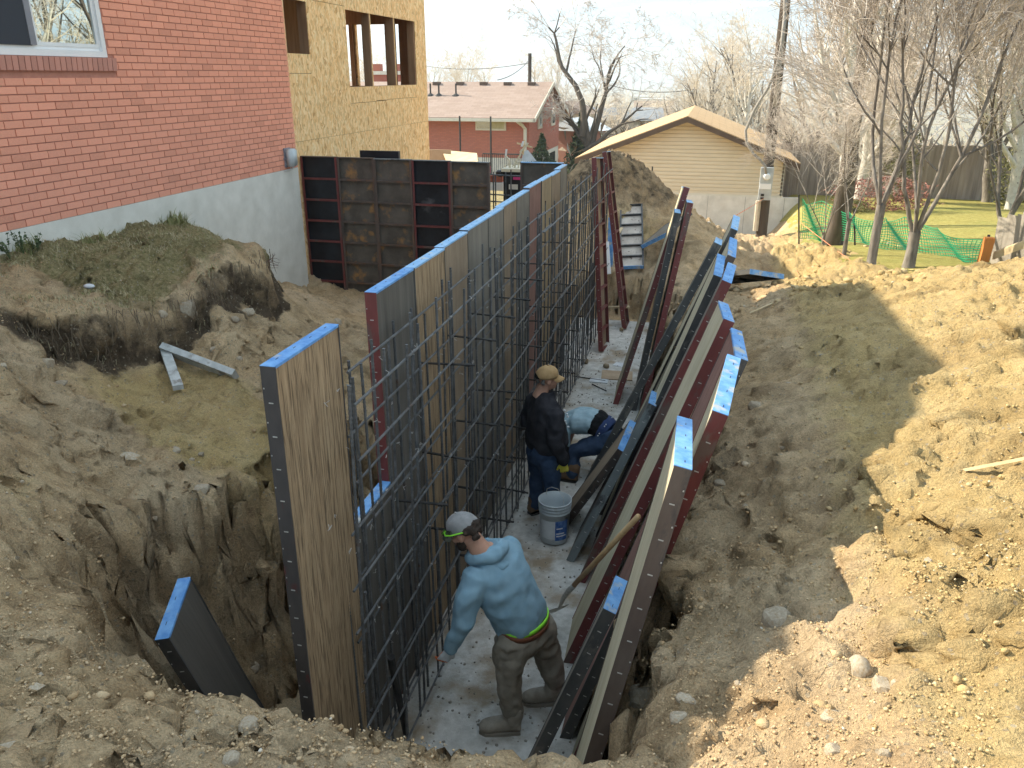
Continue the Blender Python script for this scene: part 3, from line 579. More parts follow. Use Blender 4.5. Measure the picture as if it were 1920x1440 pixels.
# ---------------------------------------------------------------- rebar
def rebar_mesh(L, r=0.0072, ribs=True):
    mb = MB(); pts = []; rad = []
    if ribs:
        n = int(L / 0.022)
        for i in range(n + 1):
            z = L * i / n; pts += [(0, 0, z), (0, 0, z + L / n * 0.45)]; rad += [r, r * 1.22]
    else: pts = [(0, 0, 0), (0, 0, L)]; rad = [r, r]
    return mb.tube(pts, rad, 6).mesh('vertical_bar', REBAR)
cage = thing('rebar_mat', 'tied grid of steel rebar standing in front of the long row of form panels', 'rebar', (-1.56, 2.9, 0))
vm_near, vm_far = rebar_mesh(2.5), rebar_mesh(2.5, ribs=False)
bend = pm('rebar_end', (0.42, 0.40, 0.38), (0.55, 0.52, 0.5), 20, 0.7, 60, 0.0)
rng = random.Random(9)
tops = {}
for row, (xx, y0, dy) in enumerate(((0.06, 0.10, 0.200), (-0.075, 0.30, 0.245))):
    y = y0
    while y < 9.9:
        o = link('vertical_bar', vm_near if y < 3.2 else vm_far, cage)
        o.location = (xx + rng.uniform(-0.012, 0.012), y + rng.uniform(-0.03, 0.03), rng.uniform(-0.02, 0.1)); o.rotation_euler = (R(rng.uniform(-0.8, 0.8)), R(rng.uniform(-0.9, 0.9)), rng.uniform(0, 6)); o.scale = (1, 1, rng.uniform(0.985, 1.03))
        y += dy * rng.uniform(0.85, 1.15)
# starter bars lapped beside the verticals
for i in range(26):
    y = 0.25 + i * 0.37; o = link('starter_bar', vm_near if y < 2.6 else vm_far, cage); o.location = (0.045 + rng.uniform(-0.01, 0.03), y, 0.0); o.scale = (1, 1, rng.uniform(0.42, 0.62)); o.rotation_euler = (R(rng.uniform(-1.5, 1.5)), R(rng.uniform(-1, 1)), 0)
zl_ = [0.10, 0.38, 0.68, 0.98, 1.27, 1.55, 1.84, 2.14, 2.44]
for row, xx in enumerate((0.078, -0.055)):
    for i, z in enumerate(zl_):
        zz = z + rng.uniform(-0.03, 0.03) + row * 0.05; ys = rng.uniform(0.05, 0.2) + row * 0.30 - 0.05 * (z < 1.3); ye = 9.7 + rng.uniform(-0.3, 0.3); ym = 5.5 + rng.uniform(-0.8, 0.8)
        for a, b, dx in ((ys, ym, 0.0), (ym - 0.5, ye, 0.018)):
            pts = [(xx + dx + 0.008 * math.sin(t * 5 + i), a + (b - a) * t, zz + dx + 0.012 * math.sin(t * 4 + i * 2)) for t in np.linspace(0, 1, 9)]
            MB().tube(pts, 0.0072, 6).build('horizontal_bar', REBAR, cage)
mbw = MB()
for i in range(330):
    y = rng.uniform(0.1, 6.5); z = rng.choice(zl_) + rng.uniform(-0.02, 0.02); xx = rng.choice((0.07, -0.065))
    c = Vector((xx + 0.01, y, z)); mbw.tube([c + Vector((rng.uniform(-.012, .012), rng.uniform(-.015, .015), rng.uniform(-.015, .015))) for _ in range(4)], 0.0016, 3)
o = mbw.build('tie_wire', bend, cage); o['kind'] = 'stuff'
# snap ties pushed through the forms
tm = MB().box((-0.02, -0.010, -0.004), (0.36, 0.010, 0.004)).box((0.30, -0.016, -0.007), (0.33, 0.016, 0.007)).mesh('form_tie', TIE)
ORD = ['first', 'second', 'third', 'fourth', 'fifth', 'sixth', 'seventh', 'eighth', 'ninth', 'tenth', 'eleventh']
for i in range(0, 11):
    for z, hn in ((0.30, 'ankle-high'), (0.90, 'waist-high'), (1.50, 'head-high'), (2.1, 'topmost')):
        if rng.random() < 0.25 or (i == 0 and z < 1): continue
        o = link('form_tie', tm); o.location = (-1.683 - 0.0105 * i, 3.93 + i * WW + rng.uniform(-0.01, 0.01), z + rng.uniform(-0.03, 0.03)); o.rotation_euler = (0, R(rng.uniform(-3, 4)), R(rng.uniform(-4, 4)))
        tag(o, '%s black form tie at the near edge of the %s panel in the long row' % (hn, ORD[i]), 'form tie', 'form ties along the long panel row')
# ---------------------------------------------------------------- brick house
HX, HY0, HY1, HB = -5.75, 0.90, 10.80, 2.60
def brick_mat(name, base, var, sat=1.0):
    m, nt, b = base_mat(name); co = coords(nt)
    g = nt.nodes.new('ShaderNodeNewGeometry'); oi = nt.nodes.new('ShaderNodeObjectInfo')
    rnd = math_(nt, 'FRACT', math_(nt, 'ADD', math_(nt, 'MULTIPLY', g.outputs['Random Per Island'], 7.31), math_(nt, 'MULTIPLY', oi.outputs['Random'], 13.7)))
    col = ramp(nt, rnd, [(0.0, tuple(c * (1 - var) for c in base)), (0.12, tuple(c * (1 - var * 0.35) for c in base)), (0.6, base), (1.0, tuple(min(1, c * (1 + var * 0.35)) for c in base))])
    n = noise(nt, co, 60, 5); col = mixc(nt, math_(nt, 'MULTIPLY', ramp(nt, n, [(0.4, (0, 0, 0)), (0.7, (1, 1, 1))]), 0.25), col, tuple(c * 1.25 for c in base))
    nt.links.new(col, b.inputs['Base Color']); b.inputs['Roughness'].default_value = 0.9; b.inputs['Specular IOR Level'].default_value = 0.2
    bump(nt, b, noise(nt, co, 140, 4), 0.0025, 0.7); return m
BRICK = brick_mat('brick', (0.80, 0.350, 0.240), 0.18); SILLB = brick_mat('sill_brick', (0.54, 0.260, 0.205), 0.22)
MORTAR = pm('mortar', (0.42, 0.190, 0.140), (0.50, 0.235, 0.175), 12, 0.95, 120, 0.002)
house = thing('brick_house', 'red brick house with pale concrete foundation and a white sliding window', 'house', (HX, HY1, 0))
def hb(name, mat, *boxes):
    mb = MB()
    for lo, hi in boxes: mb.box(Vector(lo) - Vector((HX, HY1, 0)), Vector(hi) - Vector((HX, HY1, 0)))
    return mb.build(name, mat, house)
EAVE = 5.25
WY0, WY1, WZ0, WZ1 = 4.55, 7.235, 3.995, 5.20
hb('foundation', CONC, ((HX - 8.0, HY0, -0.6), (HX + 0.004, HY1 - 0.004, HB)))
IN = HX - 0.105
hb('wall', MORTAR, ((IN - 0.12, HY0 + 0.02, HB), (HX - 0.010, WY0, EAVE)), ((IN - 0.12, WY1, HB), (HX - 0.010, HY1 - 0.012, EAVE)), ((IN - 0.12, WY0, HB), (HX - 0.010, WY1, WZ0 - 0.12)), ((IN - 0.12, WY0, WZ1), (HX - 0.010, WY1, EAVE)),
   ((HX - 8, HY0 + 0.02, HB), (IN - 0.12, HY0 + 0.2, EAVE)), ((HX - 8, HY1 - 0.2, HB), (IN - 0.12, HY1 - 0.012, EAVE)), ((HX - 8.0, HY0 + 0.2, HB), (HX - 7.8, HY1 - 0.2, EAVE)))
CH, BL, JT = 0.0677, 0.2035, 0.0100
bmesh_full = MB().box((-0.05, 0, 0), (0.0, BL - JT, CH - JT))
bm_full = bmesh_full.mesh('brick', BRICK)
cand = []; rest = MB()
nrow = int((EAVE - HB) / CH)
rng = random.Random(2)
for r_ in range(nrow):
    z = HB + 0.004 + r_ * CH; y = 4.2 + (0.1 if r_ % 2 else 0.0) - 0.2 + rng.uniform(-0.004, 0.004)
    while y < HY1:
        a, b_ = max(y, 4.2), min(y + BL - JT, HY1); y += BL
        if b_ - a < 0.03: continue
        segs = [(a, b_)]
        if z + CH > WZ0 - 0.118 and z < WZ1:
            segs = []
            if a < WY0: segs.append((a, min(b_, WY0)))
            if b_ > WY1: segs.append((max(a, WY1), b_))
            if z < WZ0 and segs and segs[-1][0] >= WY1 and segs[-1][0] < WY1 + 0.08: segs[-1] = (WY1 + 0.08, segs[-1][1])
        for (p, q) in segs:
            if q - p < 0.03: continue
            cand.append((p, q, z, rng.uniform(-0.002, 0.002)))
def seen(c):
    yy, z = (c[0] + c[1]) / 2, c[2]
    w = Vector((HX, yy, z)) - Vector((0, 0, CAM_H)); d = w.dot(_fw); u = 960 + FPX * w.dot(_rt) / d; v = 720 - FPX * w.dot(_up) / d
    return d if (0 < u < 1920 and 0 < v < 1440 and d > 0) else 1e6 + yy
cand.sort(key=seen)
cut = {}
for i, (p, q, z, dx) in enumerate(cand):
    if i < 300:
        L = round(q - p, 3)
        me = bm_full if abs(L - (BL - JT)) < 0.002 else cut.setdefault(L, MB().box((-0.05, 0, 0), (0.0, L, CH - JT)).mesh('brick', BRICK))
        o = link('brick', me, house); o.location = (dx, p - HY1, z)
    else: rest.box((-0.05 + dx, p - HY1, z), (dx, q - HY1, z + CH - JT))
o = rest.build('brick_courses', BRICK, house); o['kind'] = 'stuff'
# window with rowlock sill
sb = MB().box((-0.10, 0, -0.115), (0.028, 0.057, 0.0)).mesh('sill_brick', SILLB)
y = WY1 + 0.068
for i in range(40):
    o = link('sill_brick', sb, house); o.location = (0.0, y - 0.057 - HY1, WZ0 - 0.004); o.rotation_euler = (0, R(4), 0); y -= 0.0677
win = empty('window', (0, 0, 0), parent=house)
def wb(name, mat, *boxes, parent=win):
    mb = MB()
    for lo, hi in boxes: mb.box(Vector(lo) - Vector((HX, HY1, 0)), Vector(hi) - Vector((HX, HY1, 0)))
    return mb.build(name, mat, parent)
f0, f1 = HX - 0.075, HX - 0.012
wb('frame', WHITE, ((f0, WY0, WZ0), (f1, WY1, WZ0 + 0.055)), ((f0, WY0, WZ1 - 0.06), (f1, WY1, WZ1)), ((f0, WY1 - 0.055, WZ0 + 0.055), (f1, WY1, WZ1 - 0.06)), ((f0, WY0, WZ0 + 0.055), (f1, WY0 + 0.055, WZ1 - 0.06)), ((f0, WY0 + 0.055, WZ0 + 0.055), (f0 + 0.028, WY1 - 0.055, WZ0 + 0.085)))
MST = 6.42
wb('sash', WHITE, ((f0 + 0.012, MST - 0.055, WZ0 + 0.085), (f0 + 0.034, MST, WZ1 - 0.06)), ((f0 + 0.012, WY1 - 0.085, WZ0 + 0.085), (f0 + 0.034, WY1 - 0.055, WZ1 - 0.06)), ((f0 + 0.012, MST, WZ0 + 0.085), (f0 + 0.034, WY1 - 0.085, WZ0 + 0.115)))
GREYV = pm('grey_vinyl', (0.20, 0.20, 0.23), (0.27, 0.27, 0.30), 5, 0.5, 60, 0.0)
wb('screen_frame', GREYV, ((f0 + 0.040, MST - 0.105, WZ0 + 0.085), (f0 + 0.056, MST - 0.040, WZ1 - 0.06)))
def glass_mat(name, tint, refl):
    m, nt, b = base_mat(name); nt.nodes.remove(b); out = [n for n in nt.nodes if n.type == 'OUTPUT_MATERIAL'][0]
    gl = nd(nt, 'ShaderNodeBsdfGlossy'); gl.inputs['Roughness'].default_value = 0.01; gl.inputs['Color'].default_value = (0.78, 0.88, 0.86, 1)
    df = nd(nt, 'ShaderNodeBsdfPrincipled'); df.inputs['Base Color'].default_value = tint + (1,); df.inputs['Roughness'].default_value = 0.2
    mx = nd(nt, 'ShaderNodeMixShader'); mx.inputs[0].default_value = refl
    nt.links.new(df.outputs[0], mx.inputs[1]); nt.links.new(gl.outputs[0], mx.inputs[2]); nt.links.new(mx.outputs[0], out.inputs[0]); return m
GLASS = glass_mat('window_glass', (0.03, 0.035, 0.04), 0.72); SCREEN = pm('insect_screen', (0.045, 0.05, 0.062), (0.055, 0.06, 0.072), 400, 0.75, 900, 0.0006, spec=0.15)
wb('pane', GLASS, ((f0 + 0.018, MST - 0.01, WZ0 + 0.10), (f0 + 0.026, WY1 - 0.075, WZ1 - 0.05)))
wb('insect_screen', SCREEN, ((f0 + 0.044, WY0 + 0.05, WZ0 + 0.08), (f0 + 0.050, MST - 0.09, WZ1 - 0.05)))
# telephone box on the corner
BOXM = pm('box_grey', (0.46, 0.50, 0.51), (0.53, 0.57, 0.58), 6, 0.5, 60, 0.0)
ub = empty('utility_box', (0, 10.52 - HY1, 2.76), parent=house)
bmq = bmesh.new(); bmesh.ops.create_cube(bmq, size=1.0); bmesh.ops.scale(bmq, vec=(0.10, 0.17, 0.235), verts=bmq.verts); bmesh.ops.bevel(bmq, geom=bmq.edges[:], offset=0.018, segments=3, affect='EDGES'); me = bpy.data.meshes.new('cover'); bmq.to_mesh(me); bmq.free(); me.materials.append(BOXM); me.shade_smooth()
c = link('cover', me, ub); c.location = (0.07, 0, 0)
MB().box((-0.01, -0.09, -0.125), (0.02, 0.075, 0.13)).box((0.0, -0.105, -0.02), (0.045, -0.085, 0.0)).build('back_plate', GREYV, ub)
MB().tube([(0.05, 0.02, -0.11), (0.05, 0.03, -0.16), (0.03, 0.12, -0.13), (0.03, 0.20, -0.06)], 0.006, 6).tube([(0.05, -0.02, -0.11), (0.05, -0.03, -0.155), (0.01, -0.14, -0.165)], 0.006, 6).build('wires', pm('wire_grey', (0.5, 0.5, 0.48)), ub)
# roof, off the frame above; its rake throws the long shadow over the right bank
ROOFM = pm('roof_shingle', (0.17, 0.12, 0.10), (0.24, 0.18, 0.15), 20, 0.95, 60, 0.003)
RIDGE_Y, RIDGE_Z, EZ0, EZ1 = 6.4, 7.05, 4.95, 6.75
rv = []
for xx in (HX + 0.45 - HX, -8.4):
    rv += [(xx, HY0 - 0.25 - HY1, EZ0), (xx, RIDGE_Y - HY1, RIDGE_Z), (xx, 0.3, EZ1), (xx, 0.3, EZ1 - 0.16), (xx, RIDGE_Y - HY1, RIDGE_Z - 0.18), (xx, HY0 - 0.25 - HY1, EZ0 - 0.16)]
MB().add(rv, [(0, 1, 2, 3, 4, 5), (11, 10, 9, 8, 7, 6)] + [(i, i + 6, (i + 1) % 6 + 6, (i + 1) % 6) for i in range(6)]).build('roof', ROOFM, house)
mb = MB()
mb.add([(-0.014, HY0 - HY1 + 0.02, EAVE - 0.45), (-0.014, -0.012, EAVE - 0.02), (-0.014, -0.012, EZ1 - 0.12), (-0.014, RIDGE_Y - HY1, RIDGE_Z - 0.16), (-0.014, HY0 - HY1 + 0.02, EZ0 - 0.1)], [(0, 1, 2, 3, 4)])
mb.build('gable_wall', MORTAR, house)
# ---------------------------------------------------------------- chipboard addition
def osb_mat():
    m, nt, b = base_mat('chipboard'); co = coords(nt, (1, 1, 1)); tcn = co
    v1 = nd(nt, 'ShaderNodeTexVoronoi'); v1.inputs['Scale'].default_value = 26; v1.inputs['Randomness'].default_value = 1.0
    mp_ = nt.nodes.new('ShaderNodeMapping'); mp_.inputs['Scale'].default_value = (1, 1.5, 0.42)
    nz = nd(nt, 'ShaderNodeTexNoise'); nz.inputs['Scale'].default_value = 5; nt.links.new(co, nz.inputs['Vector'])
    ad = nd(nt, 'ShaderNodeVectorMath', operation='MULTIPLY_ADD'); ad.inputs[1].default_value = (0.22, 0.22, 0.10); nt.links.new(nz.outputs['Color'], ad.inputs[0]); nt.links.new(co, ad.inputs[2])
    nt.links.new(ad.outputs[0], mp_.inputs[0]); nt.links.new(mp_.outputs[0], v1.inputs['Vector'])
    sp = nt.nodes.new('ShaderNodeSeparateColor'); nt.links.new(v1.outputs['Color'], sp.inputs[0])
    col = ramp(nt, sp.outputs[0], [(0.0, (0.54, 0.30, 0.12)), (0.25, (0.80, 0.50, 0.225)), (0.7, (0.90, 0.61, 0.31)), (1.0, (0.94, 0.72, 0.43))])
    v2 = nd(nt, 'ShaderNodeTexVoronoi'); v2.inputs['Scale'].default_value = 34; mp2 = nt.nodes.new('ShaderNodeMapping'); mp2.inputs['Scale'].default_value = (1, 1.4, 0.35); mp2.inputs['Rotation'].default_value = (R(32), 0, 0)
    nt.links.new(ad.outputs[0], mp2.inputs[0]); nt.links.new(mp2.outputs[0], v2.inputs['Vector']); s2 = nt.nodes.new('ShaderNodeSeparateColor'); nt.links.new(v2.outputs['Color'], s2.inputs[0])
    col = mixc(nt, math_(nt, 'MULTIPLY', math_(nt, 'GREATER_THAN', s2.outputs[1], 0.72), 0.7), col, mixc(nt, s2.outputs[0], (0.50, 0.30, 0.13), (0.90, 0.70, 0.40)))
    dk = noise(nt, co, 46, 3); col = mixc(nt, ramp(nt, dk, [(0.70, (0, 0, 0)), (0.75, (0.8, 0.8, 0.8))]), col, (0.10, 0.060, 0.030))
    nt.links.new(col, b.inputs['Base Color']); b.inputs['Roughness'].default_value = 0.75; b.inputs['Specular IOR Level'].default_value = 0.2
    bump(nt, b, sp.outputs[1], 0.0015, 0.5); return m
OSB = osb_mat()
add_ = thing('house_addition', 'unfinished addition sheathed in bare chipboard with open window holes', 'house', (-5.85, 10.82, 0))
AX, AY0, AY1 = -5.85, 10.82, 16.86
def sheet(name, y0, y1, z0, z1, mat=OSB, x0=AX - 0.012, x1=AX, parent=add_):
    return MB().box((x0 - AX, y0 - AY0, z0), (x1 - AX, y1 - AY0, z1)).build(name, mat, parent)
G = 0.007
A1, A2, B1, B2 = 11.00, 11.69, 13.02, 16.25     # window holes
for (y0, y1, z0, z1) in ((AY0, 12.04 - G, 0.4, 2.925), (12.04, 14.48 - G, 0.4, 2.925), (14.48, AY1, 0.4, 2.925),
    (AY0, A1, 2.93, 5.9), (A1, A2, 2.93, 3.86 - G), (A1, A2, 3.86, 4.12), (A1, A2, 4.82, 5.9), (A2, B1, 2.93, 4.86 - G), (A2, B1, 4.86, 5.9),
    (B1, 14.1 - G, 2.93, 3.40 - G), (14.1, B2, 2.93, 3.42 - G), (B1, 14.62 - G, 3.40, 3.65), (14.62, B2, 3.42, 3.652), (B1, B2, 4.81, 5.9), (B2, AY1, 2.93, 5.9)):
    sheet('chipboard_sheet', y0, y1, z0, z1)
def stud(y0, z0, z1, w=0.040, d=0.14, x=AX - 0.013): return sheet('stud', y0, y0 + w, z0, z1, LUMBER, x - d, x)
for y0, z0, z1 in ((A1 - 0.005, 3.9, 4.95), (A2 - 0.012, 3.9, 4.95), (B1 - 0.035, 3.5, 4.95), (13.98, 3.652, 4.81), (15.10, 3.652, 4.81), (B2 - 0.012, 3.5, 4.95), (B2 - 0.06, 3.652, 4.81)): stud(y0, z0, z1)
for y0 in (14.025, 15.145): sheet('osb_strip', y0, y0 + 0.03, 3.652, 4.81, OSB, AX - 0.10, AX - 0.012)
sheet('blocking', AY0 + 0.02, B1, 3.80, 3.92, LUMBER, AX - 0.15, AX - 0.013); sheet('blocking', AY0 + 0.02, AY1 - 0.2, 2.88, 2.98, LUMBER, AX - 0.15, AX - 0.013); sheet('blocking', B1, B2, 3.36, 3.46, LUMBER, AX - 0.15, AX - 0.013); sheet('sill_plate', B1, B2, 3.60, 3.652, LUMBER, AX - 0.15, AX - 0.013); sheet('sill_plate', A1, A2, 4.07, 4.12, LUMBER, AX - 0.15, AX - 0.013)
sheet('header', B1 - 0.1, B2 + 0.1, 4.83, 5.08, LUMBER, AX - 0.15, AX - 0.013); sheet('header', A1, A2 + 0.1, 4.83, 5.08, LUMBER, AX - 0.15, AX - 0.013)
EY = AY1 - 0.012                                         # the open framed end wall behind the big window hole
def eb(name, x0, x1, z0, z1, mat=LUMBER, d=0.14): return MB().box((x0 - AX, EY - d - AY0, z0), (x1 - AX, EY - AY0, z1)).build(name, mat, add_)
eb('end_wall', AX - 0.52, AX - 0.013, 0.4, 5.35); eb('end_wall', AX - 4.4, AX - 0.52, 0.4, 3.62); eb('end_header', AX - 4.4, AX - 0.52, 4.80, 5.35)
for x in (-7.46, -8.6, -9.8): eb('post', x, x + 0.09, 3.62, 4.80)
eb('post', -7.36, -7.33, 3.62, 4.80, OSB, 0.10)
for y in (16.20, 16.34): sheet('stud', y, y + 0.10, 2.95, 4.95, LUMBER, AX - 0.62, AX - 0.48)
IX = AX - 4.4
for y in (11.1, 11.5, 11.9, 12.3, 12.7): sheet('stud', y, y + 0.04, 2.93, 4.95, LUMBER, AX - 1.74, AX - 1.6)
sheet('inner_wall', AY0, 16.4, 2.93, 5.1, LUMBER, AX - 1.80, AX - 1.745)
MB().obox((-0.9, 0.30, 3.75), (0.04, 0, 0), (0, 0.09, -0.03), (0.0, 0.55, 1.2)).build('brace', LUMBER, add_)
MB().obox((-0.5, 0.42, 4.9), (0.02, 0, 0), (0, 0.03, 0.0), (0.0, 0.35, -1.0)).build('brace', LUMBER, add_)
sheet('floor_deck', AY0, AY1 - 0.16, 2.88, 2.92, OSB, IX, AX - 0.013)
for i in range(13):  # joists and roof deck added overhead to keep the interior dark
    y = AY0 + 0.05 + i * 0.44; sheet('added_joist', y, y + 0.04, 5.12, 5.34, LUMBER, IX - 0.1, AX - 0.02)
sheet('added_roof_deck', AY0 - 0.01, AY1 + 0.0, 5.36, 5.40, OSB, IX - 0.2, AX - 0.014)
# ---------------------------------------------------------------- neighbour house down the slope
NBR = brick_mat('far_brick', (0.36, 0.125, 0.085), 0.2)
def far_brick_mat():
    m, nt, b = base_mat('far_brick_wall'); tcn = nt.nodes.new('ShaderNodeTexCoord'); br = nd(nt, 'ShaderNodeTexBrick')
    mpn = nt.nodes.new('ShaderNodeMapping'); mpn.inputs['Rotation'].default_value = (R(90), 0, 0)
    cmbn = nt.nodes.new('ShaderNodeCombineXYZ'); sp = nt.nodes.new('ShaderNodeSeparateXYZ'); nt.links.new(tcn.outputs['Object'], sp.inputs[0])
    nt.links.new(math_(nt, 'ADD', sp.outputs[0], sp.outputs[1]), cmbn.inputs[0]); nt.links.new(sp.outputs[2], cmbn.inputs[1]); nt.links.new(cmbn.outputs[0], br.inputs['Vector'])
    br.inputs['Scale'].default_value = 1.0; br.inputs['Brick Width'].default_value = 0.30; br.inputs['Row Height'].default_value = 0.10; br.inputs['Mortar Size'].default_value = 0.010
    br.inputs['Color1'].default_value = (0.50, 0.175, 0.120, 1); br.inputs['Color2'].default_value = (0.43, 0.145, 0.100, 1); br.inputs['Mortar'].default_value = (0.33, 0.15, 0.11, 1)
    nt.links.new(br.outputs['Color'], b.inputs['Base Color']); b.inputs['Roughness'].default_value = 0.9; return m
FBW = far_brick_mat()
def shingle(name, c1, c2, row=0.14, w=0.33):
    m, nt, b = base_mat(name); tcn = nt.nodes.new('ShaderNodeTexCoord'); br = nd(nt, 'ShaderNodeTexBrick'); sp = nt.nodes.new('ShaderNodeSeparateXYZ'); cmbn = nt.nodes.new('ShaderNodeCombineXYZ')
    nt.links.new(tcn.outputs['Object'], sp.inputs[0]); nt.links.new(sp.outputs[0], cmbn.inputs[0]); nt.links.new(sp.outputs[1], cmbn.inputs[1]); nt.links.new(cmbn.outputs[0], br.inputs['Vector'])
    br.inputs['Scale'].default_value = 1.0; br.inputs['Brick Width'].default_value = w; br.inputs['Row Height'].default_value = row; br.inputs['Mortar Size'].default_value = 0.008; br.inputs['Bias'].default_value = 0.0
    br.inputs['Color1'].default_value = c1 + (1,); br.inputs['Color2'].default_value = c2 + (1,); br.inputs['Mortar'].default_value = tuple(c * 0.6 for c in c1) + (1,)
    n = noise(nt, tcn.outputs['Object'], 3.0, 6); col = mixc(nt, math_(nt, 'MULTIPLY', n, 0.4), br.outputs['Color'], tuple(c * 1.25 for c in c2))
    nt.links.new(col, b.inputs['Base Color']); b.inputs['Roughness'].default_value = 0.95; bump(nt, b, br.outputs['Fac'], -0.006, 0.6); return m
NROOF = shingle('rose_shingles', (0.255, 0.180, 0.145), (0.325, 0.240, 0.200), 0.3, 0.6)
TRIM = pm('cream_trim', (0.62, 0.58, 0.48), (0.70, 0.66, 0.56), 3, 0.6, 40, 0.0)
CURT = pm('window_curtain', (0.40, 0.37, 0.22), (0.50, 0.46, 0.29), 3, 0.8, 40, 0.0)
DGLASS = glass_mat('far_glass', (0.05, 0.055, 0.06), 0.25)
NY = 54.0
OH = 0.9; fe = P(992, 228, Y=NY); nxr = fe.x; nyr = P(1048.6, 198, X=nxr).y; pk = P(1031, 158, X=nxr); rid_y, rid_z = (NY + nyr) / 2, pk.z + 0.05
ze = P(991, 222, Y=NY - OH).z; sl = (rid_z + 0.12 - ze) / (rid_y - NY + OH); ez = ze + OH * sl - 0.16
bz = P(992, 297, Y=NY).z; gz0 = bz - 1.6; nxl = nxr - 19.0
nb = thing('brick_bungalow', 'red brick bungalow with rose shingle roof down the slope behind the chipboard addition', 'house', (nxr, NY, gz0))
def nbx(name, mat, lo, hi, parent=nb): return MB().box(Vector(lo) - Vector((nxr, NY, gz0)), Vector(hi) - Vector((nxr, NY, gz0))).build(name, mat, parent)
nbx('foundation', CONC, (nxl, NY + 0.02, gz0 - 1.5), (nxr - 0.02, nyr - 0.02, bz))
d0 = Vector((nxr, NY, gz0))
wv = [Vector((nxl, NY, bz)), Vector((nxr, NY, bz)), Vector((nxr, nyr, bz)), Vector((nxl, nyr, bz)), Vector((nxl, NY, ez)), Vector((nxr, NY, ez)), Vector((nxr, nyr, ez)), Vector((nxl, nyr, ez)), Vector((nxr, rid_y, rid_z - 0.12)), Vector((nxl, rid_y, rid_z - 0.12))]
MB().add([p - d0 for p in wv], [(0, 1, 5, 4), (1, 2, 6, 8, 5), (2, 3, 7, 6), (3, 0, 4, 9, 7)]).build('wall', FBW, nb)
rp = []
for x in (nxl - 0.5, nxr + 0.55):
    rp += [Vector((x, NY - OH, ze)), Vector((x, rid_y, rid_z + 0.12)), Vector((x, nyr + OH, ze)), Vector((x, nyr + OH, ze - 0.2)), Vector((x, rid_y, rid_z - 0.1)), Vector((x, NY - OH, ze - 0.2))]
rf = MB().add([p - d0 for p in rp], [(5, 4, 3, 2, 1, 0), (6, 7, 8, 9, 10, 11)] + [((i + 1) % 6, (i + 1) % 6 + 6, i + 6, i) for i in range(6)]).build('roof', NROOF, nb)
rf2 = rf
nbx('gutter', TRIM, (nxl - 0.5, NY - OH - 0.14, ze - 0.22), (nxr + 0.5, NY - OH - 0.01, ze - 0.04))
mbt = MB()
for ya, za, yb, zb in ((NY - OH, ze, rid_y, rid_z + 0.12), (rid_y, rid_z + 0.12, nyr + OH, ze)):
    mbt.obox(Vector((nxr + 0.555, ya, za - 0.24)) - d0, (0.05, 0, 0), (0, yb - ya, zb - za), (0, 0, 0.27))
mbt.build('rake_board', TRIM, nb)
nbx('soffit', TRIM, (nxl, NY - OH + 0.02, ze - 0.24), (nxr + 0.5, NY, ze - 0.205))
px_ = P(975, 230, Y=NY - 0.1).x
MB().tube([Vector((px_, NY - OH, ze - 0.2)) - d0, Vector((px_ + 0.2, NY - 0.4, ze - 0.45)) - d0, Vector((px_ + 0.35, NY - 0.12, ze - 0.7)) - d0, Vector((px_ + 0.35, NY - 0.12, bz - 1)) - d0], 0.11, 8).build('downspout', TRIM, nb)
wn0, wn1 = P(892, 228, Y=NY), P(949, 245, Y=NY)
w_ = empty('window', parent=nb)
nbx('window_frame', TRIM, (wn0.x, NY - 0.10, wn1.z), (wn1.x, NY - 0.01, wn0.z + 0.1), w_); mx_ = P(920, 235, Y=NY).x
nbx('pane', DGLASS, (wn0.x + 0.12, NY - 0.13, wn1.z + 0.12), (mx_ - 0.03, NY - 0.104, wn0.z), w_); nbx('curtain', CURT, (mx_ + 0.03, NY - 0.13, wn1.z + 0.12), (wn1.x - 0.12, NY - 0.104, wn0.z), w_)
for (u0, v0, u1, v1) in ((1008, 210, 1015, 240), (1032.5, 206, 1039, 234)):
    a, b_ = P(u0, v0, X=nxr), P(u1, v1, X=nxr); w_ = empty('window', parent=nb)
    nbx('window_frame', TRIM, (nxr + 0.01, a.y, b_.z), (nxr + 0.09, b_.y, a.z), w_); nbx('pane', DGLASS, (nxr + 0.094, a.y + 0.35, b_.z + 0.18), (nxr + 0.12, b_.y - 0.35, a.z - 0.15), w_)
a, b_ = P(1028, 285, X=nxr), P(1040, 306, X=nxr)
w_ = empty('window', parent=nb); nbx('window_frame', TRIM, (nxr - 0.01, a.y, b_.z), (nxr + 0.05, b_.y, a.z), w_); nbx('pane', DGLASS, (nxr + 0.055, a.y + 0.3, b_.z + 0.1), (nxr + 0.08, b_.y - 0.3, a.z - 0.1), w_)
for u in (819, 863, 907, 952, 997):
    q = P(u, 154, Y=rid_y - 0.5) ; qz = rid_z + 0.12 - 0.5 * sl
    MB().box(Vector((q.x - 0.26, rid_y - 0.7, qz - 0.1)) - d0, Vector((q.x + 0.26, rid_y - 0.3, qz + 0.16)) - d0).build('roof_vent', pm('vent_brown' + str(u), (0.12, 0.08, 0.06)), rf2)
for u, v in ((823, 177), (807, 168), (855, 176)):
    yv = rid_y - 2.5; q = P(u, v, Y=yv); zz = rid_z + 0.12 - 2.5 * sl
    MB().tube([(q.x - d0.x, yv - NY, zz - gz0 - 0.2), (q.x - d0.x, yv - NY, zz - gz0 + 0.75)], 0.06, 6).lathe([(0.34, -0.12), (0.3, -0.04), (0.07, 0.10)], 10, (q.x - d0.x, yv - NY, zz - gz0)).build('vent_pipe', TIE, rf2)
qc = P(730, 140, Y=rid_y + 2)
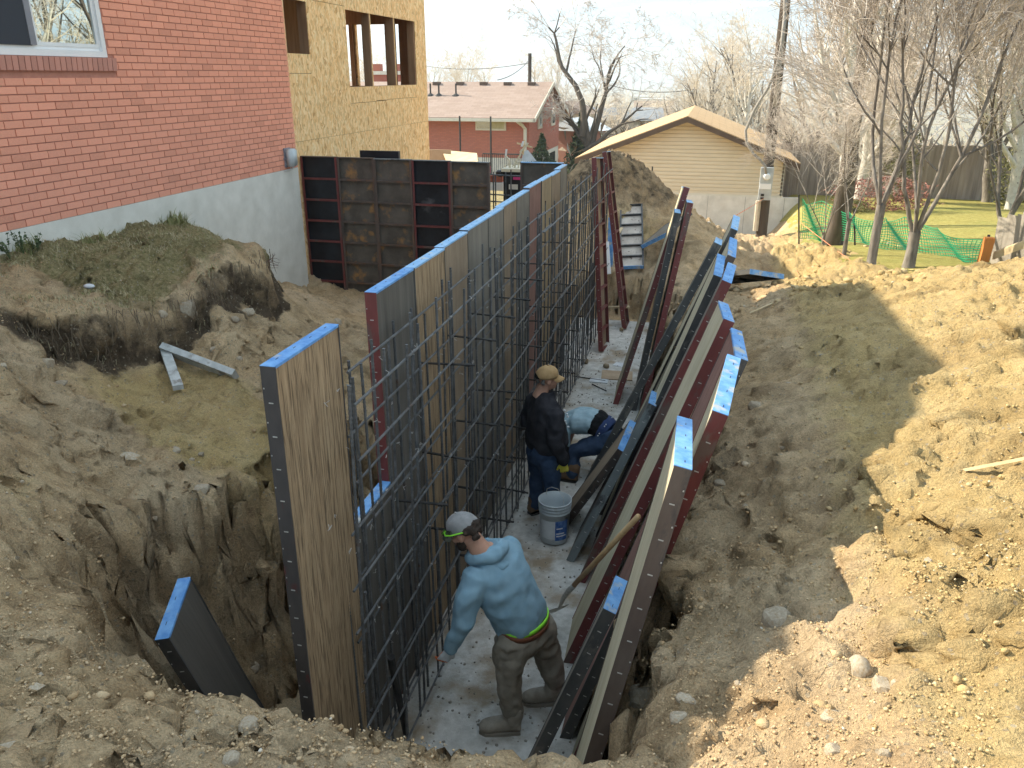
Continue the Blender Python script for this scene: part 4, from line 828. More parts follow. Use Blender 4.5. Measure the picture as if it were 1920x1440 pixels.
nbx('chimney', NBR, (qc.x - 1.3, rid_y + 1.0, rid_z - 2.5), (qc.x + 1.3, rid_y + 2.4, qc.z + 0.0)); nbx('chimney_cap', TRIM, (qc.x - 1.4, rid_y + 0.9, qc.z + 0.0), (qc.x + 1.4, rid_y + 2.5, qc.z + 0.25))
for dx in (-0.8, 0.7): nbx('chimney_pot', NBR, (qc.x + dx - 0.3, rid_y + 1.4, qc.z + 0.25), (qc.x + dx + 0.3, rid_y + 2.0, qc.z + 0.75))
# porch columns and railing
IRON = pm('black_iron', (0.02, 0.02, 0.02), (0.03, 0.03, 0.03), 5, 0.6, 50, 0.0)
rail_ = thing('porch_railing', 'thin black metal railing with posts in front of the red brick bungalow', 'railing', (P(900, 320, Y=50).x, 50.0, gz0))
ro = Vector(rail_.location)
for u in (862, 920): q = P(u, 230, Y=50.0); MB().tube([(q.x - ro.x, 0, ez - gz0 + 0.1), (q.x - ro.x, 0, -1)], 0.055, 6).build('post', IRON, rail_)
ra, rb = P(905, 288, Y=50), P(1000, 294, Y=50)
for k in range(26):
    x = ra.x + (rb.x - ra.x) * k / 25; MB().tube([(x - ro.x, 0, ra.z - gz0), (x - ro.x, 0, ra.z - gz0 - 1.2)], 0.02, 4).build('baluster', IRON, rail_)
MB().tube([(ra.x - ro.x, 0, ra.z - gz0), (rb.x - ro.x, 0, ra.z - gz0)], 0.035, 4).build('top_rail', IRON, rail_)
# ---------------------------------------------------------------- garage with cream siding
GYF = 27.3
SID = pm('cream_siding', (0.64, 0.555, 0.41), (0.69, 0.60, 0.45), 2, 0.6, 30, 0.0005)
GROOF = shingle('tan_shingles', (0.42, 0.27, 0.14), (0.52, 0.35, 0.19), 0.2, 0.5)
FASC = pm('brown_fascia', (0.095, 0.065, 0.048), (0.12, 0.085, 0.06), 4, 0.7, 40, 0.0005)
gl_, gr_ = P(1105, 300, Y=GYF).x, P(1473, 300, Y=GYF).x
gpk = P(1285, 222, Y=GYF); gs0 = P(1400, 366, Y=GYF).z; gb0 = P(1440, 440, Y=GYF).z - 0.6
ge = P(1473, 299, Y=GYF).z; gmx = (gl_ + gr_) / 2
gar = thing('garage', 'cream sided garage with tan shingle gable roof and grey concrete base', 'garage', (gmx, GYF, gb0))
g0 = Vector((gmx, GYF, gb0)); GL = 9.0
gsl = (gpk.z - ge) / (gr_ - gmx)
MB().box(Vector((gl_ - 0.6, GYF - 0.05, gb0 - 1.0)) - g0, Vector((gr_ + 0.55, GYF + 0.14, gs0 - 0.035)) - g0).box(Vector((gl_, GYF + 0.14, gb0 - 1)) - g0, Vector((gr_, GYF + GL, gs0 - 0.05)) - g0).build('concrete_base', CONC, gar)
mbj = MB()
for u in (1325, 1395, 1437, 1468): q = P(u, 400, Y=GYF - 0.05); mbj.box(Vector((q.x - 0.006, GYF - 0.054, gb0)) - g0, Vector((q.x + 0.006, GYF - 0.051, gs0 - 0.04)) - g0)
mbj.build('form_seams', pm('seam_grey', (0.30, 0.29, 0.27)), gar)
z = gs0; k = 0; EXP = 0.118
while z < gpk.z - 0.05:
    z1 = z + EXP; top = min(z1, gpk.z - 0.02)
    hw = min((gr_ - gmx), (gpk.z - z - 0.0) / gsl) ; hw1 = min((gr_ - gmx), max(0.02, (gpk.z - top) / gsl))
    zg = z + (top - z) * 0.74; hwg = min((gr_ - gmx), max(0.02, (gpk.z - zg) / gsl)); secs_ = ((z, hw, 0.03), (zg - 0.006, hwg, 0.03), (zg + 0.006, hwg, 0.008), (top, hw1, 0.008))
    pv = [Vector((gmx + s_ * h_, GYF - y_, z_)) - g0 for z_, h_, y_ in secs_ for s_ in (-1, 1)]; bk_ = [Vector((gmx + s_ * h_, GYF + 0.02, z_)) - g0 for z_, h_, y_ in (secs_[0], secs_[3]) for s_ in (-1, 1)]
    MB().add(pv + bk_, [(0, 1, 3, 2), (2, 3, 5, 4), (4, 5, 7, 6), (6, 7, 11, 10), (1, 0, 8, 9), (9, 8, 10, 11)]).build('siding_board', SID, gar)
    z = z1
MB().box(Vector((gl_, GYF + 0.03, gs0)) - g0, Vector((gr_, GYF + GL, ge)) - g0).build('wall', SID, gar)
MB().box(Vector((gr_ - 0.06, GYF - 0.03, gs0 - 0.02)) - g0, Vector((gr_ + 0.012, GYF + 0.05, ge)) - g0).box(Vector((gl_ - 0.1, GYF - 0.04, gs0 - 0.05)) - g0, Vector((gr_ + 0.05, GYF - 0.0225, gs0 + 0.015)) - g0).build('corner_trim', TRIM, gar)
OHS = 0.42
for side in (-1, 1):
    xe = gmx + side * ((gr_ - gmx) + OHS); zee = ge - OHS * gsl + 0.10
    pts = [Vector((gmx, GYF - 0.45, gpk.z + 0.10)), Vector((xe, GYF - 0.45, zee)), Vector((xe, GYF + GL, zee)), Vector((gmx, GYF + GL, gpk.z + 0.10))]
    lo = [p - Vector((0, 0, 0.06)) for p in pts]
    fs = CUBE_F if side > 0 else [tuple(reversed(f)) for f in CUBE_F]
    MB().add([p - g0 for p in lo + pts], fs).build('roof_slope', GROOF, gar)
    MB().obox(Vector((gmx, GYF - 0.47, gpk.z - 0.09)) - g0, (xe - gmx, 0, zee - gpk.z - 0.10), (0, 0.02, 0), (0, 0, 0.16)).obox(Vector((gmx, GYF - 0.44, gpk.z + 0.0)) - g0, (xe - gmx, 0, zee - gpk.z - 0.10), (0, 0.43, 0), (0, 0, 0.03)).build('fascia', FASC, gar)
mbr = MB()
for i in range(17):
    t = (i + 0.3) / 17; x = gmx + t * ((gr_ - gmx) + OHS); zz = gpk.z + 0.10 + t * (ge - OHS * gsl - gpk.z)
# small junk at the garage: dark doorway side, red rag, black stake
MB().box(Vector((gr_ + 0.02, GYF + 0.5, gs0)) - g0, Vector((gr_ + 0.04, GYF + 3.0, ge - 0.1)) - g0).build('side_door', pm('dark_door', (0.02, 0.015, 0.012)), gar)
stk = thing('iron_stake', 'dark iron stake standing on the mound before the cream siding', 'stake', tuple(P(1222, 335, Y=19)))
MB().tube([(0, 0, -0.6), (0, 0, 0.27)], 0.018, 6).build('rod', TIE, stk)
# ---------------------------------------------------------------- utility pole with meter
POLEM = pm('pole_wood', (0.055, 0.043, 0.034), (0.095, 0.075, 0.060), 9, 0.95, 50, 0.004, stretch=(1, 1, 0.08))
pb = P(1428, 432, Y=22.5); ptp = P(1473, 0, Y=22.5)
pole = thing('utility_pole', 'tall dark wooden utility pole with a grey meter box near the garage', 'pole', tuple(pb))
ax = (ptp - pb); 
def onp(t, dx=0.0, dy=0.0): return ax * t + Vector((dx, dy, 0))
MB().tube([onp(-0.2), onp(0.0), onp(0.5), onp(1.0), onp(1.6)], [0.15, 0.145, 0.135, 0.12, 0.10], 14).build('shaft', POLEM, pole, True)
STEEL = pm('galvanised_steel', (0.38, 0.41, 0.43), (0.50, 0.53, 0.55), 8, 0.45, 40, 0.0, metal=0.2)
mz = P(1437, 345, Y=22.3).z - pb.z
tm_ = mz / ax.z
mbx = empty('meter_box', onp(tm_, -0.03, -0.20), parent=pole)
MB().box((-0.16, -0.10, -0.40), (0.16, 0.06, 0.42)).build('cabinet', STEEL, mbx); MB().box((-0.15, -0.12, -0.12), (0.13, -0.102, 0.02)).build('white_panel', WHITE, mbx)
MB().lathe([(0.085, 0), (0.085, 0.07), (0.06, 0.09)], 16).build('meter', WHITE, mbx).matrix_local = Matrix.Translation((0, -0.10, 0.2)) @ Matrix.Rotation(R(90), 4, 'X')
MB().box((-0.10, -0.115, -0.30), (-0.02, -0.101, -0.24)).box((-0.10, -0.115, -0.38), (-0.02, -0.101, -0.33)).build('breakers', TIE, mbx)
MB().tube([onp(0.0, -0.16, -0.08), onp(tm_ - 0.08, -0.16, -0.10)], 0.075, 8).build('riser_pipe', pm('riser_tan', (0.42, 0.36, 0.28), (0.50, 0.44, 0.35), 6), pole)
cab = [(1471, 30), (1466, 80), (1458, 120), (1440, 165), (1415, 205), (1398, 245), (1400, 268), (1412, 288), (1425, 300), (1435, 312), (1437, 328)]
MB().tube([P(u, v, Y=22.15) - pb for u, v in cab], 0.035, 7).tube([P(u, v, Y=22.2) - pb for u, v in ((1473, -30), (1472, 30), (1462, 120), (1452, 200))], 0.05, 7).build('service_cable', pm('cable_grey', (0.23, 0.21, 0.19), (0.32, 0.30, 0.27), 5), pole, True)
# overhead wires and a far pole
fp = thing('telephone_pole', 'distant bare telephone pole rising behind the bungalow roof', 'pole', tuple(P(993, 175, Y=75)))
MB().tube([(0, 0, -4), (0, 0, P(993, 100, Y=75).z - P(993, 175, Y=75).z)], 0.16, 8).build('shaft', POLEM, fp)
def wire(label, pts, r, mat): 
    o = MB().tube(pts, r, 4).build('overhead_wire', mat); tag(o, label, 'wire'); return o
def sag(a, b, s, n=14): return [a.lerp(b, i / n) - Vector((0, 0, s * 4 * (i / n) * (1 - i / n))) for i in range(n + 1)]
wire('overhead wire running from the distant pole down to the bungalow roof', sag(P(993, 112, Y=75), P(933, 150, Y=62), 0.3), 0.03, TIE)
wire('thin overhead wire crossing the sky left of the distant pole', sag(P(993, 118, Y=75), P(800, 124, Y=90), 0.4), 0.03, TIE)
wire('overhead wire crossing the valley view behind the garage roof', sag(P(1130, 155, Y=70), P(1300, 168, Y=60), 0.4), 0.03, TIE)
# ---------------------------------------------------------------- string lines
STRING = pm('orange_string', (0.75, 0.22, 0.10), (0.82, 0.30, 0.16), 5, 0.7, 40, 0.0)
def string(label, a, b): tag(MB().tube(sag(a, b, 0.01, 6), 0.006, 4).build('string_line', STRING), label, 'string')
string('orange string line from the meter pole down to the leaning forms', P(1432, 372, Y=22.2), P(1378, 405, Y=11.0))
string('orange string line along the narrow trench left of the lawn', P(1464, 440, Y=22), P(1506, 535, Y=12.6))
string('orange string line along the lawn edge over the dirt ridge', P(1498, 415, Y=21), P(1640, 522, Y=11.5))
# ---------------------------------------------------------------- lawn
def lawn_mat():
    m, nt, b = base_mat('lawn_grass'); g = nt.nodes.new('ShaderNodeNewGeometry'); pos = g.outputs['Position']
    n1 = noise(nt, pos, 0.5, 5); n2 = noise(nt, pos, 9, 7, 0.7); n3 = noise(nt, pos, 60, 4, 0.7)
    a = ramp(nt, n2, [(0.3, (0.25, 0.215, 0.060)), (0.55, (0.42, 0.365, 0.115)), (0.75, (0.54, 0.475, 0.19))]); g2 = ramp(nt, n2, [(0.3, (0.16, 0.18, 0.045)), (0.6, (0.29, 0.30, 0.085)), (0.8, (0.41, 0.40, 0.15))])
    col = mixc(nt, ramp(nt, n1, [(0.50, (0, 0, 0)), (0.72, (0.8, 0.8, 0.8))]), a, g2)
    col = mixc(nt, 1.0, col, ramp(nt, n3, [(0.3, (0.6, 0.6, 0.6)), (0.7, (1.3, 1.3, 1.3))]), 'MULTIPLY')
    nt.links.new(col, b.inputs['Base Color']); b.inputs['Roughness'].default_value = 0.9; b.inputs['Specular IOR Level'].default_value = 0.15
    bump(nt, b, math_(nt, 'ADD', n2, n3), 0.05, 0.8); return m
LAWN = lawn_mat()
lx = np.concatenate([np.linspace(2.15, 6, 40), np.linspace(6.2, 22, 30)]); ly = np.concatenate([np.linspace(10.9, 22, 90), np.linspace(22.3, 34, 24)])
LX, LY = np.meshgrid(lx, ly)
edge = 2.20 + 0.55 * sstep(14.0, 11.0, LY) + 0.18 * sstep(15, 20, LY) + 0.10 * vnoise(LY * 1.3, LY * 0.0, 41)
LX = edge + (LX - 2.15) * (22 - edge) / (22 - 2.15)
LZ = soil_h(LX, LY, False) + 0.035 + 0.02 * vnoise(LX * 0.8, LY * 0.8, 40)
ii = np.arange(LX.size).reshape(LX.shape)
Fq = np.stack([ii[:-1, :-1].ravel(), ii[:-1, 1:].ravel(), ii[1:, 1:].ravel(), ii[1:, :-1].ravel()], 1)
lawn = link('lawn', np_mesh('lawn', np.stack([LX.ravel(), LY.ravel(), LZ.ravel()], 1), Fq, LAWN)); tag(lawn, kind='structure')
def lz(x, y): return float(soil_h(np.array([x]), np.array([y]), False)[0]) + 0.035
# ---------------------------------------------------------------- fences
FENCEW = pm('weathered_fence', (0.28, 0.23, 0.20), (0.40, 0.34, 0.30), 9, 0.95, 50, 0.002, stretch=(1, 1, 0.08), vary=0.3)
FENCEG = pm('grey_fence', (0.27, 0.24, 0.205), (0.42, 0.38, 0.33), 11, 0.95, 50, 0.002, stretch=(1, 1, 0.08), vary=0.25)
bf = thing('board_fence', 'weathered brown board fence along the back of the lawn', 'fence', (9, 30.5, lz(9, 30.5)))
bd = MB().box((0, -0.01, -0.3), (0.145, 0.01, 1.75)).mesh('board', FENCEW)
for k in range(140):
    o = link('board', bd, bf); o.location = (-7.4 + k * 0.15, 0.9 * (k / 140) + 0.01 * (k % 2), 0.02 * math.sin(k)); 
MB().obox((-7.4, 0.02, 0.35), (21, 0.9, 0), (0, 0.05, 0), (0, 0, 0.09)).obox((-7.4, 0.02, 1.35), (21, 0.9, 0), (0, 0.05, 0), (0, 0, 0.09)).build('rail', FENCEW, bf)
fo = P(1852, 492, Y=12.7)
rfn = thing('picket_fence', 'grey weathered board fence with a slanting rail at the right edge', 'fence', tuple(fo))
fa, fb = P(1872, 408, Y=12.9), P(1980, 385, Y=12.2)
dirf = (fb - fa); n = 11
for k in range(n):
    q = fa.lerp(fb, k / n); a = q - fo; w = dirf.normalized() * 0.125; w.z = 0
    lean_ = Vector((-0.05, 0, 1.6)).normalized()
    MB().obox(a - lean_ * 1.5, w, (0.004, 0.02, 0), lean_ * (1.5 + random.Random(k).uniform(-0.02, 0.02))).build('board', FENCEG, rfn)
r0, r1 = P(1862, 487, Y=12.62), P(1990, 440, Y=11.9)
MB().obox(r0 - fo, r1 - r0, (0, 0.045, 0), (0, 0, 0.11)).build('rail', NEWWOOD, rfn)
cpost = thing('fence_post', 'short orange-brown wooden post at the end of the grey fence', 'post', tuple(P(1846, 495, Y=12.55)))
pq = P(1864, 447, Y=12.55) - P(1846, 495, Y=12.55)
MB().obox((-0.10, 0, -0.5), (0.12, 0, 0), (0, 0.12, 0), (pq.x, 0, pq.z + 0.5)).build('timber', pm('cedar', (0.46, 0.16, 0.035), (0.56, 0.22, 0.06), 12, 0.75, 40, 0.001, stretch=(1, 1, 0.1)), cpost)
# green safety mesh
GREEN = pm('green_plastic', (0.02, 0.28, 0.13), (0.04, 0.36, 0.17), 3, 0.5, 40, 0.0)
net = thing('safety_fence', 'green plastic mesh fence sagging between the trees on the lawn', 'fence', tuple(P(1500, 440, Z=0.1)))
n0 = Vector(net.location)
ctl = [((1497, 372, 20.3), (1500, 447, 20.3)), ((1545, 378, 19.4), (1548, 452, 19.4)), ((1600, 398, 18.0), (1606, 452, 18.0)), ((1650, 408, 16.8), (1660, 466, 16.8)), ((1700, 405, 15.8), (1720, 480, 15.6)), ((1760, 425, 14.6), (1790, 494, 14.2)), ((1852, 450, 13.4), (1850, 505, 13.2))]
ctl = [(P(a[0], a[1], Y=a[2]), P(b[0], b[1], Y=b[2])) for a, b in ctl]
def netpt(s, t):
    k = min(int(s), len(ctl) - 2); f = s - k; f2 = f
    top = ctl[k][0].lerp(ctl[k + 1][0], f); bot = ctl[k][1].lerp(ctl[k + 1][1], f)
    p = bot.lerp(top, t); sg = math.sin(f * math.pi)
    return p + Vector((0.10 * math.sin(s * 4.1 + t * 2), 0.12 * math.sin(s * 5.3 + t * 3), -0.10 * sg * t)) - n0
ns, nt_ = 110, 12
mb = MB()
for i in range(ns + 1):
    s_ = (len(ctl) - 1 - 1e-4) * i / ns
    for j in range(nt_):
        a, b_ = netpt(s_, j / nt_), netpt(s_, (j + 1) / nt_); d_ = Vector((0.006, 0.003, 0)); mb.quad(a - d_, a + d_, b_ + d_, b_ - d_)
for j in range(nt_ + 1):
    for i in range(ns):
        a, b_ = netpt((len(ctl) - 1 - 1e-4) * i / ns, j / nt_), netpt((len(ctl) - 1 - 1e-4) * (i + 1) / ns, j / nt_); d_ = Vector((0, 0, 0.007)); mb.quad(a - d_, b_ - d_, b_ + d_, a + d_)
o = mb.build('plastic_mesh', GREEN, net); o['kind'] = 'stuff'
for k in (0, 2, 6): a, b_ = ctl[k]; MB().tube([b_ - n0 - Vector((0, 0, 0.2)), a - n0 + Vector((0, 0, 0.08))], 0.02, 6).build('stake', TIE, net)
# ---------------------------------------------------------------- small site machinery behind the far forms
MACHB = pm('black_machine', (0.012, 0.012, 0.014), (0.022, 0.022, 0.024), 5, 0.4, 40, 0.0); BEIGE = pm('beige_metal', (0.55, 0.50, 0.38), (0.64, 0.59, 0.46), 5, 0.5, 40, 0.0)
MY = 15.2
def mp(u, v, dy=0.0): return P(u, v, Y=MY + dy)
m0 = mp(962, 390); mac = thing('walk_behind_machine', 'small black site machine with beige tube controls behind the far forms', 'machine', tuple(m0))
def mbox(name, mat, u0, v0, u1, v1, dy, dep): a, b_ = mp(u0, v1, dy) - m0, mp(u1, v0, dy) - m0; return MB().box((a.x, a.y, a.z), (b_.x, a.y + dep, b_.z)).build(name, mat, mac)
mbox('engine_housing', MACHB, 944, 322, 1002, 395, 0, 0.6); mbox('deck', BEIGE, 940, 318, 1002, 322, -0.05, 0.7); mbox('stripe', pm('pink_stripe', (0.55, 0.05, 0.18)), 962, 333, 1002, 337, -0.006, 0.005); mbox('label_plate', pm('pale_plate', (0.5, 0.47, 0.42)), 954, 346, 971, 355, -0.006, 0.005)
mbt = MB()
for pts in ([(958, 322), (955, 300), (948, 292)], [(965, 322), (966, 305), (975, 292), (978, 280)], [(947, 322), (948, 309), (955, 309), (956, 322)], [(972, 322), (972, 306), (983, 306), (984, 322)], [(975, 285), (988, 272), (990, 268)], [(960, 312), (975, 303), (985, 312)]):
    mbt.tube([mp(u, v, 0.2) - m0 for u, v in pts], 0.018, 6)
mbt.build('control_tubes', BEIGE, mac)
MB().obox(mp(946, 296, 0.2) - m0, (0.03, 0, 0), (0, 0.03, 0), (0.02, 0, 0.16)).obox(mp(976, 275, 0.2) - m0, (0.04, 0, 0), (0, 0.03, 0), (0.03, 0, 0.10)).build('grips', WHITE, mac)
MB().lathe([(0.05, 0), (0.09, 0.03), (0.09, 0.09), (0.05, 0.12)], 14, tuple(mp(938, 331, 0.05) - m0)).build('hose_reel', MACHB, mac)
dish = thing('grey_sheet', 'light grey curved sheet propped behind the site machine', 'sheet', tuple(P(1000, 312, Y=16.2)))
d_0 = Vector(dish.location)
MB().add([P(u, v, Y=16.2 + dy) - d_0 for u, v, dy in ((978, 302, 0), (1006, 302, 0), (990, 281, 0.1), (981, 284, 0.1), (978, 302, 0.05), (1006, 302, 0.05), (990, 281, 0.15), (981, 284, 0.15))], CUBE_F).build('sheet_metal', STEEL, dish)
pl = thing('crossed_laths', 'two pale wooden laths crossed above the site machine', 'wood', tuple(P(980, 280, Y=15.6)))
l0 = Vector(pl.location)
MB().obox(P(969, 270, Y=15.6) - l0, P(998, 278, Y=15.6) - P(969, 270, Y=15.6), (0, 0.02, 0), (0, 0, 0.03)).build('lath', NEWWOOD, pl)
MB().obox(P(979, 290, Y=15.62) - l0, (0.03, 0, 0), (0, 0.02, 0), P(981, 262, Y=15.62) - P(979, 290, Y=15.62)).build('lath', NEWWOOD, pl)
lp = thing('plywood_stack', 'pale new plywood sheets stacked behind the far cross row', 'lumber', tuple(P(860, 300, Y=20)))
l0 = Vector(lp.location)
qa, qb, qc_, qd = P(828, 281, Y=21), P(894, 287, Y=21), P(896, 305, Y=19.3), P(840, 305, Y=19.3)
for k in range(3):
    dz = Vector((0.02 * k, 0, -0.05 * k)); MB().add([p - l0 + dz - Vector((0, 0, 0.03)) for p in (qd, qc_, qb, qa)] + [p - l0 + dz for p in (qd, qc_, qb, qa)], CUBE_F).build('plywood_sheet', NEWWOOD, lp)
MB().box(P(803, 305, Y=20.5) - l0 - Vector((0, 0, 0.1)), P(845, 281, Y=20.5) - l0 + Vector((0, 0.03, 0))).build('cardboard', pm('cardboard', (0.42, 0.30, 0.20), (0.48, 0.36, 0.25), 4), lp)
bp = thing('brick_pallet', 'low stack of red bricks under white wrap seen through the gap', 'bricks', tuple(P(925, 345, Y=16)))
l0 = Vector(bp.location); q0, q1 = P(911, 341, Y=16) - l0, P(942, 330, Y=16) - l0
for i in range(5):
    for j in range(3):
        w_ = (q1.x - q0.x) / 5; h_ = (q1.z - q0.z) / 3; MB().box((q0.x + i * w_ + 0.004, 0, q0.z + j * h_ + 0.003), (q0.x + (i + 1) * w_ - 0.004, 0.2, q0.z + (j + 1) * h_ - 0.003)).build('brick', NBR, bp)
MB().box((q0.x - 0.05, -0.05, q0.z - 0.16), (q1.x + 0.02, 0.3, q0.z - 0.01)).build('wrap', WHITE, bp)
mk = thing('pink_marker', 'bright pink flag on a stake in the gap of the far forms', 'marker', tuple(P(916, 318, Y=14)))
MB().box((-0.05, 0, -0.06), (0.03, 0.02, 0.06)).build('flag', pm('pink_plastic', (0.75, 0.12, 0.25)), mk); MB().tube([(0, 0.03, 0.05), (0, 0.03, -1.2)], 0.01, 6).build('stake', LUMBER, mk)
fc = thing('rebar_bars', 'upright rebar with crossbars in the gap of the far forms', 'rebar', (-2.75, 11.3, 0.3))
for u, t in ((925, 322), (929, 328), (948, 323), (958, 318)): q = P(u, t, Y=11.3); MB().tube([(q.x + 2.75, 0, q.z - 0.3), (q.x + 2.75, 0.02, 0)], 0.010, 6).build('vertical_bar', REBAR, fc)
for v in (327, 364, 377): q = P(930, v, Y=11.32); MB().tube([(-0.45, 0.02, q.z - 0.3), (0.65, 0.02, q.z - 0.33)], 0.010, 6).build('horizontal_bar', REBAR, fc)
# ---------------------------------------------------------------- bare trees
BARK = pm('grey_bark', (0.115, 0.098, 0.086), (0.26, 0.232, 0.205), 14, 0.95, 40, 0.004, stretch=(1, 1, 0.25))
DBARK = pm('dark_bark', (0.075, 0.060, 0.048), (0.13, 0.105, 0.085), 8, 0.95, 40, 0.006, stretch=(1, 1, 0.25))
WBARK = pm('birch_bark', (0.48, 0.45, 0.40), (0.64, 0.61, 0.55), 6, 0.9, 40, 0.002, stain=((0.12, 0.10, 0.09), 9, 0.62, 0.05))
TWIG = pm('grey_twigs', (0.50, 0.44, 0.39), (0.68, 0.61, 0.55), 4, 0.95, 20, 0.0)
TWIGT = pm('tan_twigs', (0.62, 0.52, 0.41), (0.76, 0.67, 0.55), 4, 0.95, 20, 0.0)
class Tree:
    def __init__(s, seed): s.r = random.Random(seed); s.seg = []; s.tw = []
    def limb(s, p, d, L, rad, lev, prm):
        r = s.r; n = max(2, int(L / prm['step'])); st = L / n; pts = [p.copy()]; taper = prm.get('taper', 0.62); d = d.normalized()
        kids = []
        for i in range(n):
            t = (i + 1) / n
            d = (d + Vector((r.gauss(0, 1), r.gauss(0, 1), r.gauss(0, 1))) * prm['wob'] + Vector((0, 0, prm['up'][min(lev, len(prm['up']) - 1)])) * st).normalized()
            q = p + d * st; ra, rb = rad * (1 - taper * (t - 1 / n)), rad * (1 - taper * t)
            (s.seg if ra > prm['twr'] else s.tw).append((p, q, ra, rb)); p = q
            kids.append((q, d.copy(), rb, t))
        if lev >= prm['lev']: return
        nk = prm['kids'][min(lev, len(prm['kids']) - 1)]
        for k in range(nk):
            t = r.uniform(prm['from'], 1.0); q, dd, rb, tt = kids[min(n - 1, int(t * n))]
            a = dd.orthogonal().normalized(); a.rotate(Quaternion(dd, r.uniform(0, 2 * math.pi)))
            ang = r.uniform(*prm['ang']); nd_ = dd * math.cos(ang) + a * math.sin(ang)
            s.limb(q, nd_, L * r.uniform(*prm['ratio']) * (1.25 - 0.5 * t), max(rb * r.uniform(0.5, 0.75), prm['rmin']), lev + 1, prm)
def seg_mesh(name, segs, mat, n, rmin=0.0):
    A = np.array([s[0] for s in segs]); B = np.array([s[1] for s in segs]); ra = np.maximum([s[2] for s in segs], rmin); rb = np.maximum([s[3] for s in segs], rmin)
    D = B - A; Ln = np.linalg.norm(D, axis=1, keepdims=True); D = D / np.maximum(Ln, 1e-6); A = A - D * ra[:, None] * 0.3
    H = np.where(np.abs(D[:, 2:3]) < 0.9, np.array([[0, 0, 1.0]]), np.array([[1.0, 0, 0]])); U = np.cross(D, H); U /= np.linalg.norm(U, axis=1, keepdims=True); W = np.cross(D, U)
    m = len(segs); V = np.zeros((m, 2 * n, 3))
    for k in range(n):
        c, s_ = math.cos(2 * math.pi * k / n), math.sin(2 * math.pi * k / n)
        V[:, k] = A + (U * c + W * s_) * ra[:, None]; V[:, n + k] = B + (U * c + W * s_) * rb[:, None]
    base = (np.arange(m) * 2 * n)[:, None]; F = np.concatenate([base + np.array([[(k + 1) % n, k, n + k, n + (k + 1) % n]]) for k in range(n)], 0)
    return np_mesh(name, V.reshape(-1, 3), F, mat, n > 4)
def make_tree_meshes(seed, stems, prm, bark, twig):
    T = Tree(seed)
    for st_ in stems:
        if st_[0] == 'trunk':
            tr, r0 = st_[1:]; zz = [(-0.3, 1.25), (0.0, 1.15), (0.12, 1.0), (tr * 0.6, 0.92), (tr, 0.95)]
            for (z0, k0), (z1, k1) in zip(zz[:-1], zz[1:]): T.seg.append((Vector((0.012 * math.sin(z0 * 5), 0, z0)), Vector((0.012 * math.sin(z1 * 5), 0, z1)), r0 * k0, r0 * k1))
        else: p, d, L, rad, lev = st_; T.limb(Vector(p), Vector(d), L, rad, lev, prm)
    return seg_mesh('trunk', T.seg, bark, 7), seg_mesh('crown', T.tw, twig, 3, prm['rmin'])
VASE = dict(step=0.22, wob=0.085, up=[0.35, 0.22, 0.12, 0.05, 0.0], kids=[8, 8, 7, 4], lev=4, ang=(0.35, 0.85), ratio=(0.40, 0.66), rmin=0.0032, twr=0.011, **{'from': 0.22}, taper=0.72)
def vase_stems(seed, n, h, r0, spread, tr=0.7):
    r = random.Random(seed); st = [('trunk', tr, r0)]
    for k in range(n):
        a = 2 * math.pi * (k + r.uniform(-0.25, 0.25)) / n; t = math.tan(spread * r.uniform(0.6, 1.15))
        st.append(((0.02 * math.cos(a), 0.02 * math.sin(a), tr * r.uniform(0.86, 0.98)), (math.cos(a) * t, math.sin(a) * t, 1), h * r.uniform(0.8, 1.05), r0 * r.uniform(0.32, 0.48), 0))
    return st
TALL = dict(step=0.5, wob=0.06, up=[0.2, 0.28, 0.22, 0.1], kids=[30, 9, 7, 3], lev=4, ang=(0.4, 0.9), ratio=(0.22, 0.42), rmin=0.0045, twr=0.022, **{'from': 0.16}, taper=0.85)
WEEP = dict(step=0.4, wob=0.12, up=[0.25, 0.12, -0.10, -0.32], kids=[6, 7, 7, 4], lev=4, ang=(0.45, 0.95), ratio=(0.42, 0.66), rmin=0.008, twr=0.03, **{'from': 0.5}, taper=0.7)
TM = {}
TM['v1'] = make_tree_meshes(1, vase_stems(1, 5, 4.3, 0.088, R(24), 0.55), VASE, BARK, TWIG)
TM['v2'] = make_tree_meshes(2, vase_stems(5, 4, 4.0, 0.075, R(20), 1.0), VASE, BARK, TWIG)
TM['v3'] = make_tree_meshes(3, vase_stems(8, 3, 3.6, 0.07, R(22), 1.2), VASE, BARK, TWIG)
TM['d'] = make_tree_meshes(33, [((0, 0, -0.4), (0.22, 0, 1), 5.2, 0.26, 0)], dict(VASE, kids=[4, 5, 4, 3], step=0.35, wob=0.05, **{'from': 0.55}), DBARK, TWIG)
TM['t1'] = make_tree_meshes(11, [((0, 0, -0.5), (0.03, 0, 1), 11.5, 0.20, 0)], TALL, WBARK, TWIGT)
TM['t2'] = make_tree_meshes(12, [((0, 0, -0.5), (0, 0.03, 1), 10.0, 0.19, 0), ((0, 0, 1.5), (0.35, 0.1, 1), 7.5, 0.12, 0)], dict(TALL, kids=[22, 8, 7, 3], up=[0.15, 0.2, 0.12, 0.0]), BARK, TWIGT)
TM['w'] = make_tree_meshes(21, [((0, 0, -0.6), (-0.35, 0, 1), 4.2, 0.30, 0), ((-0.6, 0, 0.9), (0.45, 0.1, 1), 5.5, 0.22, 0), ((-0.9, 0, 2.4), (0.1, 0.1, 1), 5.5, 0.2, 0), ((-0.7, 0, 1.6), (0.95, 0, 0.75), 4.0, 0.13, 1)], WEEP, DBARK, TWIG)
